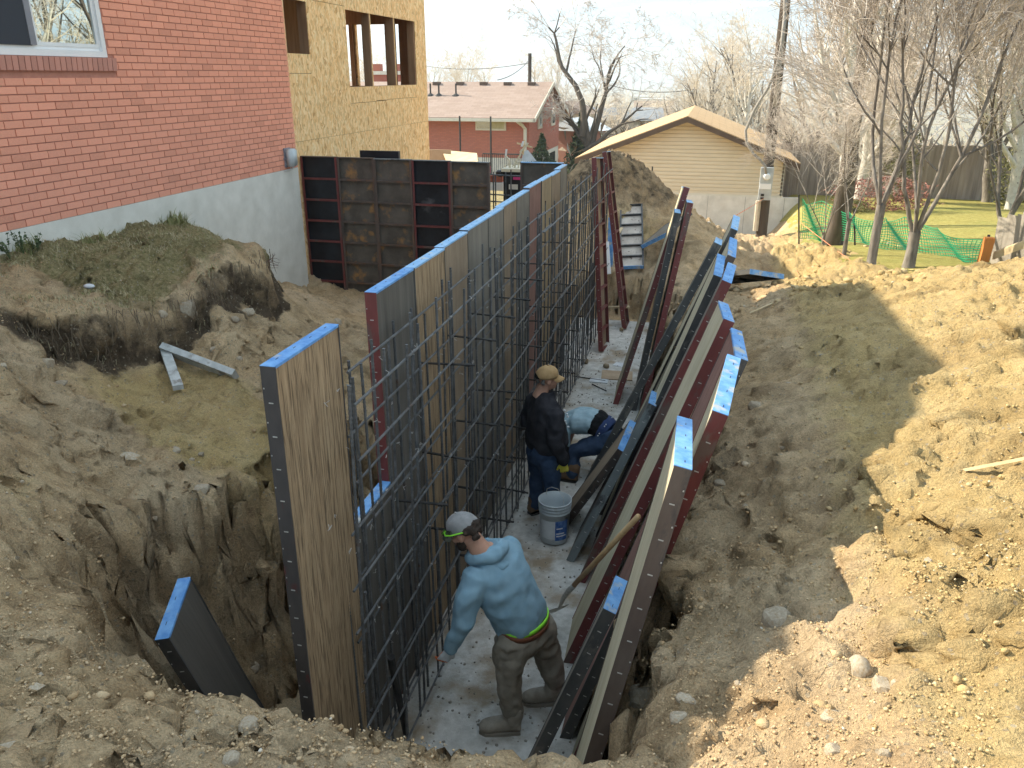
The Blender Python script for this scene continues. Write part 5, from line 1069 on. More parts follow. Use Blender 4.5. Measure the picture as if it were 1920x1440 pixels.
def tree(label, key, loc, rz=0.0, sc=1.0, group=None, name='bare_tree', tilt=(0, 0), crown=True):
    o = thing(name, label, 'tree', loc, rz, group); o.rotation_euler = (tilt[0], tilt[1], rz)
    o.scale = (sc, sc, sc) if isinstance(sc, (int, float)) else sc
    link('trunk', TM[key][0], o)
    if crown: link('crown', TM[key][1], o)
    return o
tree('multi-stemmed bare tree with forking grey stems, nearest on the lawn', 'v1', (3.0, 12.75, lz(3.0, 12.75) - 0.02), 0.4)
tree('bare tree with a single straight grey trunk left of the multi-stemmed tree', 'v2', (2.44, 12.55, lz(2.5, 12.5) - 0.03), 2.0, 0.92)
tree('slender curved bare tree at the lawn edge, third from the right', 'v3', (2.38, 14.6, lz(2.4, 14.6) - 0.03), 1.8, 0.56)
tree('thin young bare tree leaning beside the dark stump-like trunk', 'v3', (2.30, 16.7, lz(2.3, 16.7) - 0.03), 3.6, 0.5)
tree('bare tree with a thick dark leaning trunk in front of the green mesh', 'd', (2.75, 19.0, lz(2.75, 19.0) - 0.1), 0.0, 1.0)
tree('bare tree rising behind the grey fence at the right edge', 'v1', (4.65, 14.3, lz(4.65, 14.3)), 2.2, (0.95, 0.95, 1.0))
tree('big bare tree leaning in from the right with branches across the top corner', 'v1', (6.9, 11.6, lz(6.9, 11.6)), 5.1, 1.45, tilt=(0, R(-10)))
tree('white barked tall tree behind the lawn trees', 't1', (P(1592, 300, Y=27).x, 27.0, 0.0), 0.3, 1.0, 'tall bare trees at the back of the lawn')
rng = random.Random(31)
LABS = ['tall bare tree just right of the utility pole', 'tall bare tree at the back fence with a pale trunk', 'tall bare tree filling the upper right skyline']
spots = [(1545, 33, 't2', 1.05), (1620, 29, 't1', 0.95), (1870, 30, 't2', 1.0), (1915, 27, 't1', 0.9), (1960, 31, 't2', 1.05), (2050, 26, 't2', 1.0), (2150, 22, 't1', 1.0), (1690, 46, 't1', 1.2)]
ORDN = ['first', 'second', 'third', 'fourth', 'fifth', 'sixth', 'seventh', 'eighth', 'ninth', 'tenth', 'eleventh', 'twelfth', 'thirteenth', 'fourteenth', 'fifteenth']
spots.sort()
for k, (u, Y, key, sc) in enumerate(spots):
    q = P(u, 300, Y=Y); zz = float(soil_h(np.array([q.x]), np.array([Y]))[0])
    tree('%s tall bare tree from the utility pole in the row behind the lawn' % ORDN[k], key, (q.x, Y, zz - 0.2), rng.uniform(0, 6), sc * rng.uniform(0.92, 1.08), 'tall bare trees behind the lawn')
# mid-distance
def far_tree(label, u, vtop, vbase_z, Y, key, group=None, wide=1.0):
    q = P(u, 200, Y=Y); zb = float(soil_h(np.array([q.x]), np.array([Y]))[0]); H = {'t1': 11.5, 't2': 10.5, 'w': 8.2, 'v1': 5.2}[key]
    s_ = (P(u, vtop, Y=Y).z - zb) / H
    return tree(label, key, (q.x, Y, zb), rng.uniform(0, 6), (s_ * wide, s_ * wide, s_), group)
wt = tree('dark arching bare tree right of the bungalow gable', 'w', (P(1105, 260, Y=57).x + 0.6, 57.0, gz0 - 0.2), 0.15, (1.25, 1.25, 1.32))
far_tree('twiggy grey tree standing behind the garage ridge', 1305, 88, 0, 62, 't2', None, 1.2)
for k, (u, vt, Y, key) in enumerate(((1270, 140, 75, 't2'), (1345, 95, 66, 't1'), (1358, 120, 50, 't2'), (1380, 70, 58, 't2'), (1410, 60, 52, 't1'), (1440, 40, 60, 't2'))): far_tree('%s bare tree from the left in the hazy row beyond the garage roof' % ORDN[k], u, vt, 0, Y, key, 'hazy bare trees beyond the garage', 1.35)
for k, (u, vt, Y) in enumerate(((1120, 185, 80), (1140, 172, 110), (1150, 200, 75), (1165, 176, 95), (1185, 205, 82), (1190, 180, 120), (1215, 190, 90), (1245, 196, 100), (1260, 185, 130))): far_tree('%s small bare tree from the left in the valley above the garage roof' % ORDN[k], u, vt, 0, Y, 't2', 'small bare trees down in the valley', 1.7)
for k, (u, vt, Y) in enumerate(((665, 128, 95), (700, 118, 90), (815, 118, 85), (850, 122, 95), (870, 112, 90), (905, 128, 100), (1010, 120, 88), (1035, 105, 84))): far_tree('%s bare treetop from the left behind the bungalow roof' % ORDN[k], u, vt, 0, Y, 't1', 'bare treetops above the bungalow roof', 1.25)
# evergreens and shrubs
def leafmass(n, rx, ry, rz_, size, seed, cone=False):
    r = np.random.default_rng(seed); V = []; F = []
    ph = r.uniform(0, 2 * math.pi, n); zz = r.uniform(0, 1, n); rad = np.sqrt(r.uniform(0.25, 1, n)) * ((1 - zz) if cone else np.sqrt(np.maximum(0.02, 1 - (2 * zz - 1) ** 2)))
    lump = 1 + 0.25 * np.sin(ph * 3 + zz * 9) + 0.15 * np.sin(ph * 7 - zz * 14)
    C_ = np.stack([np.cos(ph) * rad * rx * lump, np.sin(ph) * rad * ry * lump, zz * rz_], 1)
    A = r.normal(size=(n, 3)); A /= np.linalg.norm(A, axis=1, keepdims=True); B = np.cross(A, r.normal(size=(n, 3))); B /= np.linalg.norm(B, axis=1, keepdims=True)
    s = size * r.uniform(0.5, 1.3, (n, 1)); V = np.stack([C_ - A * s, C_ + B * s * 0.5, C_ + A * s], 1).reshape(-1, 3); F = np.arange(3 * n).reshape(n, 3); return V, F
EVG = pm('evergreen', (0.030, 0.050, 0.022), (0.06, 0.085, 0.035), 3, 0.8, 20, 0.0); SHR = pm('red_shrub', (0.24, 0.10, 0.085), (0.36, 0.17, 0.13), 5, 0.9, 20, 0.0); GSHR = pm('olive_shrub', (0.13, 0.13, 0.05), (0.22, 0.21, 0.09), 4, 0.9, 20, 0.0)
def shrub(name, label, cat, loc, mat, dims, size, seed, n=2500, cone=False):
    o = thing(name, label, cat, loc); link('foliage', np_mesh('foliage', *leafmass(n, *dims, size, seed, cone), mat, False), o); MB().tube([(0, 0, -0.2), (0, 0, dims[2] * 0.6)], 0.03 * dims[2], 6).build('stem', DBARK, o)
def shz(u, Y): q = P(u, 300, Y=Y); return (q.x, Y, float(soil_h(np.array([q.x]), np.array([Y]))[0]))
shrub('red_bush', 'reddish leafless bush on the lawn behind the lawn trees', 'bush', shz(1668, 25.0), SHR, (1.3, 0.8, 0.95), 0.06, 5)
shrub('rock_plant_bed', 'low tan bush beside the reddish bush', 'bush', shz(1612, 24.5), GSHR, (0.5, 0.4, 0.35), 0.05, 6, 900)
shrub('olive_shrub', 'olive green shrub by the back fence', 'tree', shz(1695, 29.0), GSHR, (0.5, 0.5, 2.4), 0.08, 7, 1500)
shrub('evergreen_tree', 'small dark conifer left of the garage roof', 'tree', shz(1090, 68.0), EVG, (1.6, 1.6, 5.5), 0.30, 8, 2500, True)
shrub('evergreen_tree', 'tiny conifer just above the garage roof slope', 'tree', shz(1212, 90.0), EVG, (1.3, 1.3, 5.2), 0.30, 9, 2000, True)
shrub('evergreen_shrub', 'dark green shrub against the bungalow foundation', 'bush', tuple(P(1015, 318, Y=52.5)), EVG, (0.9, 0.6, 2.2), 0.16, 10, 1500, True)
shrub('olive_bush', 'yellow-green bush at the right end of the back fence', 'bush', shz(1910, 28.5), GSHR, (0.7, 0.7, 1.8), 0.08, 12, 1500)
# ---------------------------------------------------------------- valley: houses, wood, hills, haze
VROOF = [pm('roof_grey', (0.22, 0.23, 0.25), (0.30, 0.31, 0.33), 2), pm('roof_brown', (0.25, 0.17, 0.13), (0.32, 0.23, 0.18), 2), pm('roof_white', (0.62, 0.64, 0.66), (0.7, 0.72, 0.74), 2)]
VWALL = [pm('wall_cream', (0.55, 0.50, 0.42), (0.62, 0.57, 0.48), 2), pm('wall_brick', (0.33, 0.15, 0.11), (0.38, 0.18, 0.13), 2), pm('wall_white', (0.70, 0.69, 0.66), (0.76, 0.75, 0.72), 2)]
def small_house(label, u, v, Y, w, d, h, rz, ri, wi, flat=False):
    q = P(u, v, Y=Y); o = thing('valley_house', label, 'house', (q.x, Y, q.z), rz)
    MB().box((-w / 2, -d / 2, -6), (w / 2, d / 2, h)).build('wall', VWALL[wi], o)
    if flat: MB().box((-w / 2 - 0.2, -d / 2 - 0.2, h), (w / 2 + 0.2, d / 2 + 0.2, h + 0.3)).build('roof', VROOF[ri], o)
    else:
        rh = d * 0.28; ov = 0.5; MB().add([(-w / 2 - ov, -d / 2 - ov, h), (w / 2 + ov, -d / 2 - ov, h), (w / 2 + ov, d / 2 + ov, h), (-w / 2 - ov, d / 2 + ov, h), (-w / 2 - ov, 0, h + rh), (w / 2 + ov, 0, h + rh)], [(0, 1, 5, 4), (2, 3, 4, 5), (1, 2, 5), (3, 0, 4), (3, 2, 1, 0)]).build('roof', VROOF[ri], o)
    for k in range(2):
        x = -w / 4 + k * w / 2; MB().box((x - w * 0.08, -d / 2 - 0.05, h * 0.3), (x + w * 0.08, -d / 2 - 0.01, h * 0.75)).build('window', DGLASS, o)
small_house('brick house with a bluish white roof down the slope right of the bungalow', 1085, 262, 70, 2.6, 3.6, 0.8, R(70), 2, 1)
small_house('low house with a grey roof just left above the garage slope', 1175, 243, 85, 6, 4, 1.0, R(10), 0, 0)
small_house('pale house with a white roof edge above the garage slope', 1200, 232, 120, 5, 4, 1.0, R(5), 2, 2)
small_house('tan shingled house behind the arching tree', 1068, 245, 80, 3, 4, 1.6, R(80), 1, 0)
small_house('long white flat building in the valley', 1232, 198, 420, 17, 10, 3, R(4), 2, 2, True)
small_house('white flat building at the left in the valley', 1205, 192, 620, 18, 10, 4, R(-4), 2, 2, True)
small_house('wide brown roofed block below the white valley building', 1225, 212, 300, 13, 9, 1.6, R(6), 1, 1)
for k in range(26):
    u = rng.uniform(1090, 1330); Y = rng.uniform(500, 2200); zb = float(soil_h(np.array([0.0]), np.array([Y]))[0]); q = P(u, 190, Y=Y)
    o = thing('valley_house', 'tiny pale building scattered in the hazy valley', 'building', (q.x, Y, zb), rng.uniform(0, 3), 'tiny buildings in the hazy valley'); w, d, h = rng.uniform(8, 22), rng.uniform(8, 14), rng.uniform(3, 6)
    MB().box((-w / 2, -d / 2, -5), (w / 2, d / 2, h)).build('wall', VWALL[k % 3], o); MB().box((-w / 2 - 0.5, -d / 2 - 0.5, h), (w / 2 + 0.5, d / 2 + 0.5, h + 1.5)).build('roof', VROOF[k % 3], o)
r_ = np.random.default_rng(3); n = 26000
Yw = 60 + 1900 * r_.uniform(0, 1, n) ** 1.9; Uw = r_.uniform(780, 1900, n); Xw = np.array([P(u, 200, Y=1.0).x for u in np.linspace(780, 1900, 200)]); Xw = np.interp(Uw, np.linspace(780, 1900, 200), Xw) * Yw
keep = vnoise(Xw / 25, Yw / 25, 51) > -0.15; Xw, Yw = Xw[keep], Yw[keep]; Zw = soil_h(Xw, Yw) + r_.uniform(0, 4.5, len(Xw)); n = len(Xw)
A = r_.normal(size=(n, 3)); A[:, 2] = np.abs(A[:, 2]) * 1.5; A /= np.linalg.norm(A, axis=1, keepdims=True); B = np.cross(A, r_.normal(size=(n, 3))); B /= np.linalg.norm(B, axis=1, keepdims=True); sz = (0.5 + Yw / 260)[:, None] * r_.uniform(0.5, 1.2, (n, 1)); Cw = np.stack([Xw, Yw, Zw], 1)
wood_o = link('far_wood', np_mesh('far_wood', np.stack([Cw - A * sz, Cw + B * sz * 0.35, Cw + A * sz], 1).reshape(-1, 3), np.arange(3 * n).reshape(n, 3), pm('far_trees', (0.22, 0.18, 0.145), (0.34, 0.28, 0.22), 0.02, 0.95, 1, 0.0), False))
tag(wood_o, 'hazy brown leafless wood spread over the valley slope', 'wood', kind='stuff')
hx = np.linspace(-7000, 7000, 180); hy = np.linspace(0, 1, 14); HXg, HT = np.meshgrid(hx, hy)
prof = 95 + 60 * vnoise(hx / 900, hx * 0, 61) + 35 * vnoise(hx / 330, hx * 0, 62) + 12 * vnoise(hx / 120, hx * 0, 63)
HZ = -60 + (prof[None, :] + 60) * np.sin(HT * math.pi / 2) * 0.62 + 10 * vnoise(HXg / 200, HT * 5, 64) * HT
HYg = 7600 + 1200 * HT + 200 * vnoise(HXg / 700, HT * 2, 65)
ii = np.arange(HXg.size).reshape(HXg.shape); Fq = np.stack([ii[:-1, :-1].ravel(), ii[:-1, 1:].ravel(), ii[1:, 1:].ravel(), ii[1:, :-1].ravel()], 1)
hills = link('hills', np_mesh('hills', np.stack([HXg.ravel(), HYg.ravel(), HZ.ravel()], 1), Fq, pm('hill_rock', (0.20, 0.18, 0.15), (0.30, 0.28, 0.25), 0.004, 0.95, 0.02, 0.0))); tag(hills, kind='structure')
hm = bpy.data.materials.new('haze_air'); hm.use_nodes = True; hm.node_tree.nodes.clear(); ho = hm.node_tree.nodes.new('ShaderNodeOutputMaterial'); hv = hm.node_tree.nodes.new('ShaderNodeVolumePrincipled')
hv.inputs['Color'].default_value = (0.86, 0.93, 1.0, 1); hv.inputs['Density'].default_value = 0.00042; hv.inputs['Anisotropy'].default_value = 0.2; hm.node_tree.links.new(hv.outputs[0], ho.inputs['Volume'])
haze = MB().box((-6500, -200, -90), (6500, 9300, 140)).build('haze', hm); tag(haze, 'thin pale haze over the valley', 'haze', kind='stuff')
# ---------------------------------------------------------------- people
def ring(c, t, side, a, b, n=18, p=2.3):
    t = Vector(t).normalized(); s = Vector(side); s = (s - t * s.dot(t)).normalized(); f = s.cross(t).normalized(); out = []
    for k in range(n):
        w = 2 * math.pi * k / n; cw, sw = math.cos(w), math.sin(w)
        out.append(Vector(c) + s * (a * math.copysign(abs(cw) ** (2 / p), cw)) + f * (b * math.copysign(abs(sw) ** (2 / p), sw)))
    return out
def loft(mb, secs, side, n=18):
    """secs: (centre, half width, half depth) from one end to the other"""
    cs = [Vector(s[0]) for s in secs]; rs = []
    for i, s in enumerate(secs):
        t = cs[min(i + 1, len(cs) - 1)] - cs[max(i - 1, 0)]; rs.append(ring(s[0], t, side, s[1], s[2] if len(s) > 2 else s[1], n))
    mb.rings(rs); return mb
def limb(mb, pts, n=14):
    """rounded tapering limb: (point, radius); ends get a small dome"""
    P_ = [Vector(p) for p, r in pts]; r_ = [r for p, r in pts]
    d0 = (P_[0] - P_[1]).normalized(); d1 = (P_[-1] - P_[-2]).normalized()
    P_ = [P_[0] + d0 * r_[0] * 0.6] + P_ + [P_[-1] + d1 * r_[-1] * 0.6]; r_ = [r_[0] * 0.55] + r_ + [r_[-1] * 0.55]
    mb.tube(P_, r_, n); return mb
def ball(mb, c, r, n=12):
    r = (r, r, r) if isinstance(r, (int, float)) else r; rs = []
    for i in range(1, n):
        w = math.pi * i / n; rs.append([Vector(c) + Vector((r[0] * math.sin(w) * math.cos(2 * math.pi * k / 16), r[1] * math.sin(w) * math.sin(2 * math.pi * k / 16), -r[2] * math.cos(w))) for k in range(16)])
    mb.rings(rs); return mb
def flesh(name, mb, mat, parent, voxel=0.012, smooth=6, wr=0.0, wscale=0.06, rot=None):
    me = mb.mesh('tmp'); ob = bpy.data.objects.new('tmp', me); COL.objects.link(ob)
    m = ob.modifiers.new('r', 'REMESH'); m.mode = 'VOXEL'; m.voxel_size = voxel
    if smooth: m = ob.modifiers.new('s', 'SMOOTH'); m.iterations = smooth; m.factor = 0.5
    if wr:
        for k, (sc, st, ty) in enumerate(((wscale * 2.2, wr * 0.8, 'MARBLE'), (wscale, wr * 0.45, 'CLOUDS'))):
            tx = bpy.data.textures.new('fold', ty); tx.noise_scale = sc; tx.noise_depth = 1
            if ty == 'MARBLE': tx.turbulence = 9.0
            m = ob.modifiers.new('d%d' % k, 'DISPLACE'); m.texture = tx; m.strength = st; m.mid_level = 0.5; m.texture_coords = 'LOCAL'
        m = ob.modifiers.new('s2', 'SMOOTH'); m.iterations = 1; m.factor = 0.4
    dg = bpy.context.evaluated_depsgraph_get(); new = bpy.data.meshes.new_from_object(ob.evaluated_get(dg)); new.name = name
    bpy.data.objects.remove(ob); bpy.data.meshes.remove(me)
    new.materials.clear(); new.materials.append(mat); new.shade_smooth()
    return link(name, new, parent)
def fabric(name, c1, c2, sc=14, bs=260, rough=0.95): return pm(name, c1, c2, sc, rough, bs, 0.0015, spec=0.12)
SKIN = pm('skin', (0.46, 0.24, 0.165), (0.56, 0.31, 0.22), 9, 0.6, 90, 0.0006)
TEAL = fabric('teal_fleece', (0.215, 0.345, 0.440), (0.255, 0.390, 0.485)); KHAKI = fabric('khaki_cotton', (0.200, 0.172, 0.138), (0.285, 0.250, 0.205), 9); BOOT = pm('dusty_leather', (0.24, 0.205, 0.165), (0.36, 0.315, 0.26), 12, 0.85, 60, 0.002); DBOOT = pm('brown_leather', (0.13, 0.075, 0.04), (0.19, 0.115, 0.065), 12, 0.75, 60, 0.001)
BELT = pm('belt_leather', (0.14, 0.045, 0.022), (0.18, 0.065, 0.032), 10, 0.6, 60, 0.0005); NEON = pm('neon_green', (0.30, 0.85, 0.04), (0.36, 0.92, 0.07), 5, 0.7, 60, 0.0)
HAIR = pm('dark_hair', (0.022, 0.014, 0.010), (0.055, 0.036, 0.026), 60, 0.8, 150, 0.004); CAPG = fabric('grey_cap', (0.24, 0.235, 0.235), (0.32, 0.31, 0.31), 20, 500); CAMO = pm('camo_cloth', (0.055, 0.060, 0.045), (0.17, 0.165, 0.13), 26, 0.9, 80, 0.0, lo=0.45, hi=0.55)
WGLOVE = fabric('white_glove', (0.50, 0.52, 0.55), (0.62, 0.64, 0.66)); OGLOVE = pm('orange_rubber', (0.70, 0.14, 0.03), (0.80, 0.20, 0.05), 12, 0.7, 60, 0.001); YGLOVE = fabric('yellow_glove', (0.58, 0.50, 0.06), (0.68, 0.60, 0.10))
NAVY = fabric('dark_sweatshirt', (0.022, 0.022, 0.027), (0.045, 0.043, 0.050), 10); JEAN = fabric('blue_denim', (0.030, 0.050, 0.095), (0.055, 0.085, 0.15), 10, 300); TANCAP = pm('tan_cap', (0.36, 0.22, 0.10), (0.48, 0.31, 0.155), 16, 0.9, 90, 0.001, stain=((0.20, 0.12, 0.06), 12, 0.58, 0.1))
LBLUE = fabric('pale_blue_shirt', (0.28, 0.40, 0.47), (0.38, 0.50, 0.56)); BLACKC = fabric('black_cotton', (0.010, 0.010, 0.011), (0.02, 0.02, 0.022))
WHITED = pm('white_cotton', (0.7, 0.7, 0.72))
def hand(parent, wrist, dirv, palm_n, s=1.0, mats=(WGLOVE, None), curl=0.5, left=True, name='glove'):
    """palm, four bent fingers of unequal length and a thumb off the side of the palm"""
    d = Vector(dirv).normalized(); n = Vector(palm_n); n = (n - d * n.dot(d)).normalized(); e = d.cross(n)
    if left: e = -e
    mb = MB(); w = Vector(wrist)
    loft(mb, [(w - d * 0.03, 0.030 * s, 0.022 * s), (w + d * 0.02, 0.036 * s, 0.022 * s), (w + d * 0.060 * s, 0.044 * s, 0.021 * s), (w + d * 0.085 * s, 0.042 * s, 0.018 * s)], e, 14)
    for k, (off, L) in enumerate(((-0.032, 0.058), (-0.011, 0.070), (0.011, 0.066), (0.031, 0.052))):
        p = w + d * 0.080 * s + e * off * s; dd = (d + e * off * 1.5).normalized(); pts = [(p, 0.0105 * s)]
        for j in range(3):
            a = curl * (j + 0.6); q = (dd * math.cos(a) + n * math.sin(a)); p = p + q * L * s / 2.4; pts.append((p, (0.0100 - 0.001 * j) * s))
        limb(mb, pts, 8)
    p = w + d * 0.025 * s - e * 0.036 * s; pts = [(p, 0.013 * s)]
    for j in range(2): p = p + (d * 0.75 - e * (0.55 - 0.3 * j) + n * 0.35).normalized() * 0.033 * s; pts.append((p, 0.0115 * s))
    limb(mb, pts, 8)
    o = flesh(name, mb, mats[0], parent, 0.0045, 2)
    if mats[1]:
        me = o.data; me.materials.append(mats[1]); nn = np.zeros(len(me.polygons) * 3); me.polygons.foreach_get('normal', nn); nn = nn.reshape(-1, 3)
        cc = np.zeros(len(me.polygons) * 3); me.polygons.foreach_get('center', cc); cc = cc.reshape(-1, 3)
        side = (nn @ np.array(n) > -0.1) | ((cc - np.array(w)) @ np.array(d) > 0.10 * s)
        side &= ((cc - np.array(w)) @ np.array(d) > 0.035 * s)
        me.polygons.foreach_set('material_index', side.astype(np.int32))
    return o
def head(parent, c, fwd, up, s=1.0, hair=True, beard=False):
    """skull, jaw, neck, nose, brow, ears in one skin; eyes, mouth and hair as children; returns local->world"""
    f = Vector(fwd).normalized(); u = Vector(up); u = (u - f * u.dot(f)).normalized(); l = u.cross(f)
    M = frame(c, f * s, l * s, u * s)
    def T(x, y, z): return M @ Vector((x, y, z))
    mb = MB()
    def eb_(cx, cy, cz, rx, ry, rz):
        rs = []
        for i in range(1, 12):
            w = math.pi * i / 12; rs.append([T(cx + rx * math.sin(w) * math.cos(2 * math.pi * k / 16), cy + ry * math.sin(w) * math.sin(2 * math.pi * k / 16), cz - rz * math.cos(w)) for k in range(16)])
        mb.rings(rs)
    eb_(-0.012, 0, 0.03, 0.098, 0.078, 0.090); eb_(0.028, 0, -0.030, 0.064, 0.060, 0.085); eb_(0.055, 0, -0.078, 0.038, 0.036, 0.030)   # skull, face, chin
    eb_(0.096, 0, -0.018, 0.020, 0.014, 0.028); eb_(0.080, 0, 0.018, 0.020, 0.045, 0.014); eb_(0.084, 0, -0.058, 0.014, 0.024, 0.012)        # nose, brow, lips
    for sg in (-1, 1): eb_(-0.005, sg * 0.078, -0.008, 0.022, 0.012, 0.034); eb_(0.060, sg * 0.038, -0.022, 0.024, 0.020, 0.022)             # ears, cheeks
    mb.rings([ring(T(-0.03, 0, -0.05), u, l, 0.058 * s, 0.060 * s), ring(T(-0.04, 0, -0.11), u, l, 0.060 * s, 0.062 * s), ring(T(-0.055, 0, -0.19), u, l, 0.078 * s, 0.075 * s)])
    h = flesh('head', mb, SKIN, parent, 0.006, 3)
    EYE = MATS.get('eye_white') or pm('eye_white', (0.6, 0.58, 0.55)); PUP = MATS.get('pupil') or pm('pupil', (0.02, 0.015, 0.01), rough=0.2); LIP = MATS.get('lip') or pm('lip', (0.36, 0.13, 0.11))
    for sg in (-1, 1):
        ball(MB(), T(0.083, sg * 0.030, 0.002), 0.011 * s, 8).build('eye', EYE, h, True); ball(MB(), T(0.092, sg * 0.030, 0.002), 0.005 * s, 6).build('pupil', PUP, h, True)
    MB().tube([T(0.088, -0.022, -0.060), T(0.097, 0, -0.061), T(0.088, 0.022, -0.060)], 0.003 * s, 6).build('mouth', LIP, h)
    if beard:
        mb = MB()
        def eb2(cx, cy, cz, rx, ry, rz):
            rs = []
            for i in range(1, 9):
                w = math.pi * i / 9; rs.append([T(cx + rx * math.sin(w) * math.cos(2 * math.pi * k / 12), cy + ry * math.sin(w) * math.sin(2 * math.pi * k / 12), cz - rz * math.cos(w)) for k in range(12)])
            mb.rings(rs)
        eb2(0.058, 0, -0.092, 0.040, 0.040, 0.030)
        for sg in (-1, 1): eb2(0.030, sg * 0.046, -0.062, 0.036, 0.018, 0.040)
        flesh('beard', mb, HAIR, h, 0.006, 2, 0.006, 0.01)
    return h, T, (f, l, u)
def cap(parent, T, s, crown, brim, band=None, bill=0.075, tiltz=0.0):
    g = empty('cap', parent=parent); mb = MB(); n = 24; rs = []
    for i in range(9):
        w = math.pi / 2 * i / 8; rr, zz = math.cos(w), math.sin(w)
        rs.append([T(-0.014 + 0.112 * rr * math.cos(2 * math.pi * k / n), 0.092 * rr * math.sin(2 * math.pi * k / n), 0.040 + 0.092 * zz + 0.012 * rr * math.cos(2 * math.pi * k / n)) for k in range(n)])
    rs.insert(0, [T(-0.014 + 0.114 * math.cos(2 * math.pi * k / n), 0.094 * math.sin(2 * math.pi * k / n), 0.018 + 0.012 * math.cos(2 * math.pi * k / n)) for k in range(n)])
    mb.rings(rs); mb.build('crown', crown, g, True)
    ball(MB(), T(-0.014, 0, 0.134), 0.009 * s, 6).build('button', crown, g, True)
    pv = []; m = 9
    for i in range(4):
        for k in range(m):
            a = R(-62 + 124 * k / (m - 1)); r0 = 0.112 + bill * (i / 3) * (math.cos(a) ** 0.55 if math.cos(a) > 0 else 0)
            pv.append((r0 * math.cos(a) - 0.014 if i == 0 else (0.112 * math.cos(a) - 0.014 + bill * (i / 3) * (0.35 + 0.65 * math.cos(a))), 0.094 * math.sin(a) * (1 - 0.05 * i), 0.030 - 0.010 * i + 0.012 - 0.030 * (math.sin(a) ** 2)))
    top = [T(*p) for p in pv]; bot = [T(p[0], p[1], p[2] - 0.006) for p in pv]; N = len(pv); fs = []
    for i in range(3):
        for k in range(m - 1):
            a, b_ = i * m + k, i * m + k + 1; fs.append((a, a + m, b_ + m, b_)); fs.append((N + b_, N + b_ + m, N + a + m, N + a))
    for k in range(m - 1): fs.append((3 * m + k, N + 3 * m + k, N + 3 * m + k + 1, 3 * m + k + 1))
    MB().add(top + bot, fs).build('bill', brim, g, True)
    return g
def boot(parent, heel, toe, ankle, mat, s=1.0, h=0.17):
    heel, toe = Vector(heel), Vector(toe); d = (toe - heel); L = d.length; d = d.normalized(); sd = Vector((0, 0, 1)).cross(d); mb = MB()
    secs = [(0.0, 0.036, 0.045, 0.055), (0.22, 0.040, 0.055, 0.062), (0.5, 0.043, 0.050, 0.052), (0.75, 0.050, 0.040, 0.042), (0.93, 0.040, 0.030, 0.034), (1.0, 0.022, 0.018, 0.026)]
    rs = [ring(heel + d * (L * t) + Vector((0, 0, zc - heel.z + 0.012)), d, sd, a * s, b * s, 14, 2.6) for t, a, b, zc in secs]; mb.rings(rs)
    limb(mb, [(heel + d * L * 0.20 + Vector((0, 0, 0.06)), 0.055 * s), (Vector(ankle), 0.062 * s), (Vector(ankle) + Vector((0, 0, 0.07)), 0.064 * s)])
    o = flesh('boot', mb, mat, parent, 0.008, 3, 0.004, 0.03)
    so = MB(); so.rings([[heel + d * (L * t) + sd * (a * math.cos(w)) + d * 0 + Vector((0, 0, z)) for t, a, w in [(0.02, 0.036, 0), (0.3, 0.043, 0), (0.6, 0.048, 0), (0.85, 0.048, 0), (1.0, 0.022, 0), (1.0, 0.022, math.pi), (0.85, 0.048, math.pi), (0.6, 0.048, math.pi), (0.3, 0.043, math.pi), (0.02, 0.036, math.pi)]] for z in (-heel.z + 0.002, -heel.z + 0.022)])
    so.build('sole', TIE if mat is not BOOT else KHAKI, o); return o
# ---- worker 1, blue hoodie, stooping over the slab
f1 = Vector((-0.93, 0.363, 0)).normalized(); l1 = Vector((-0.363, -0.93, 0)).normalized()
w1 = thing('person', 'stooping worker in light blue hoodie, khaki trousers and grey cap, orange gloved hand', 'person', (-0.84, 3.92, 0))
o1 = Vector(w1.location)
def V1(x, y, z): return Vector((x, y, z)) - o1
bd_ = MB(); loft(bd_, [(V1(-0.86, 3.92, 0.64), 0.15, 0.11), (V1(-0.89, 3.915, 0.80), 0.15, 0.105), (V1(-1.00, 3.90, 1.06), 0.17, 0.10), (V1(-1.06, 3.885, 1.18), 0.10, 0.07), (V1(-1.10, 3.875, 1.26), 0.055, 0.055)], l1)
for pts in ([(V1(-1.12, 3.74, 1.14), .055), (V1(-1.16, 3.645, .89), .042), (V1(-1.245, 3.645, .68), .032)], [(V1(-0.99, 4.06, 1.15), .055), (V1(-1.12, 4.15, .92), .042), (V1(-1.20, 4.03, .80), .032)], [(V1(-0.92, 3.81, .68), .085), (V1(-0.93, 3.775, .45), .058), (V1(-0.90, 3.79, .12), .045)], [(V1(-0.80, 4.02, .66), .085), (V1(-0.75, 4.07, .42), .058), (V1(-0.70, 4.09, .12), .045)]): limb(bd_, pts)
flesh('body', bd_, SKIN, w1, 0.014, 3)
hd = MB()
loft(hd, [(V1(-0.875, 3.92, 0.745), 0.180, 0.132), (V1(-0.885, 3.918, 0.79), 0.186, 0.140), (V1(-0.925, 3.912, 0.88), 0.196, 0.145), (V1(-0.985, 3.902, 1.02), 0.208, 0.148), (V1(-1.035, 3.893, 1.13), 0.205, 0.130), (V1(-1.07, 3.885, 1.205), 0.150, 0.105), (V1(-1.095, 3.878, 1.25), 0.09, 0.085)], l1)
limb(hd, [(V1(-1.105, 3.745, 1.145), .084), (V1(-1.14, 3.68, 1.02), .078), (V1(-1.16, 3.645, .89), .067), (V1(-1.205, 3.642, .78), .058), (V1(-1.240, 3.645, .69), .046)])
limb(hd, [(V1(-0.99, 4.06, 1.15), .084), (V1(-1.06, 4.12, 1.02), .075), (V1(-1.12, 4.15, .92), .066), (V1(-1.19, 4.04, .81), .048)])
flesh('hoodie', hd, TEAL, w1, 0.009, 4, 0.022, 0.08)
hh = MB(); rr = []
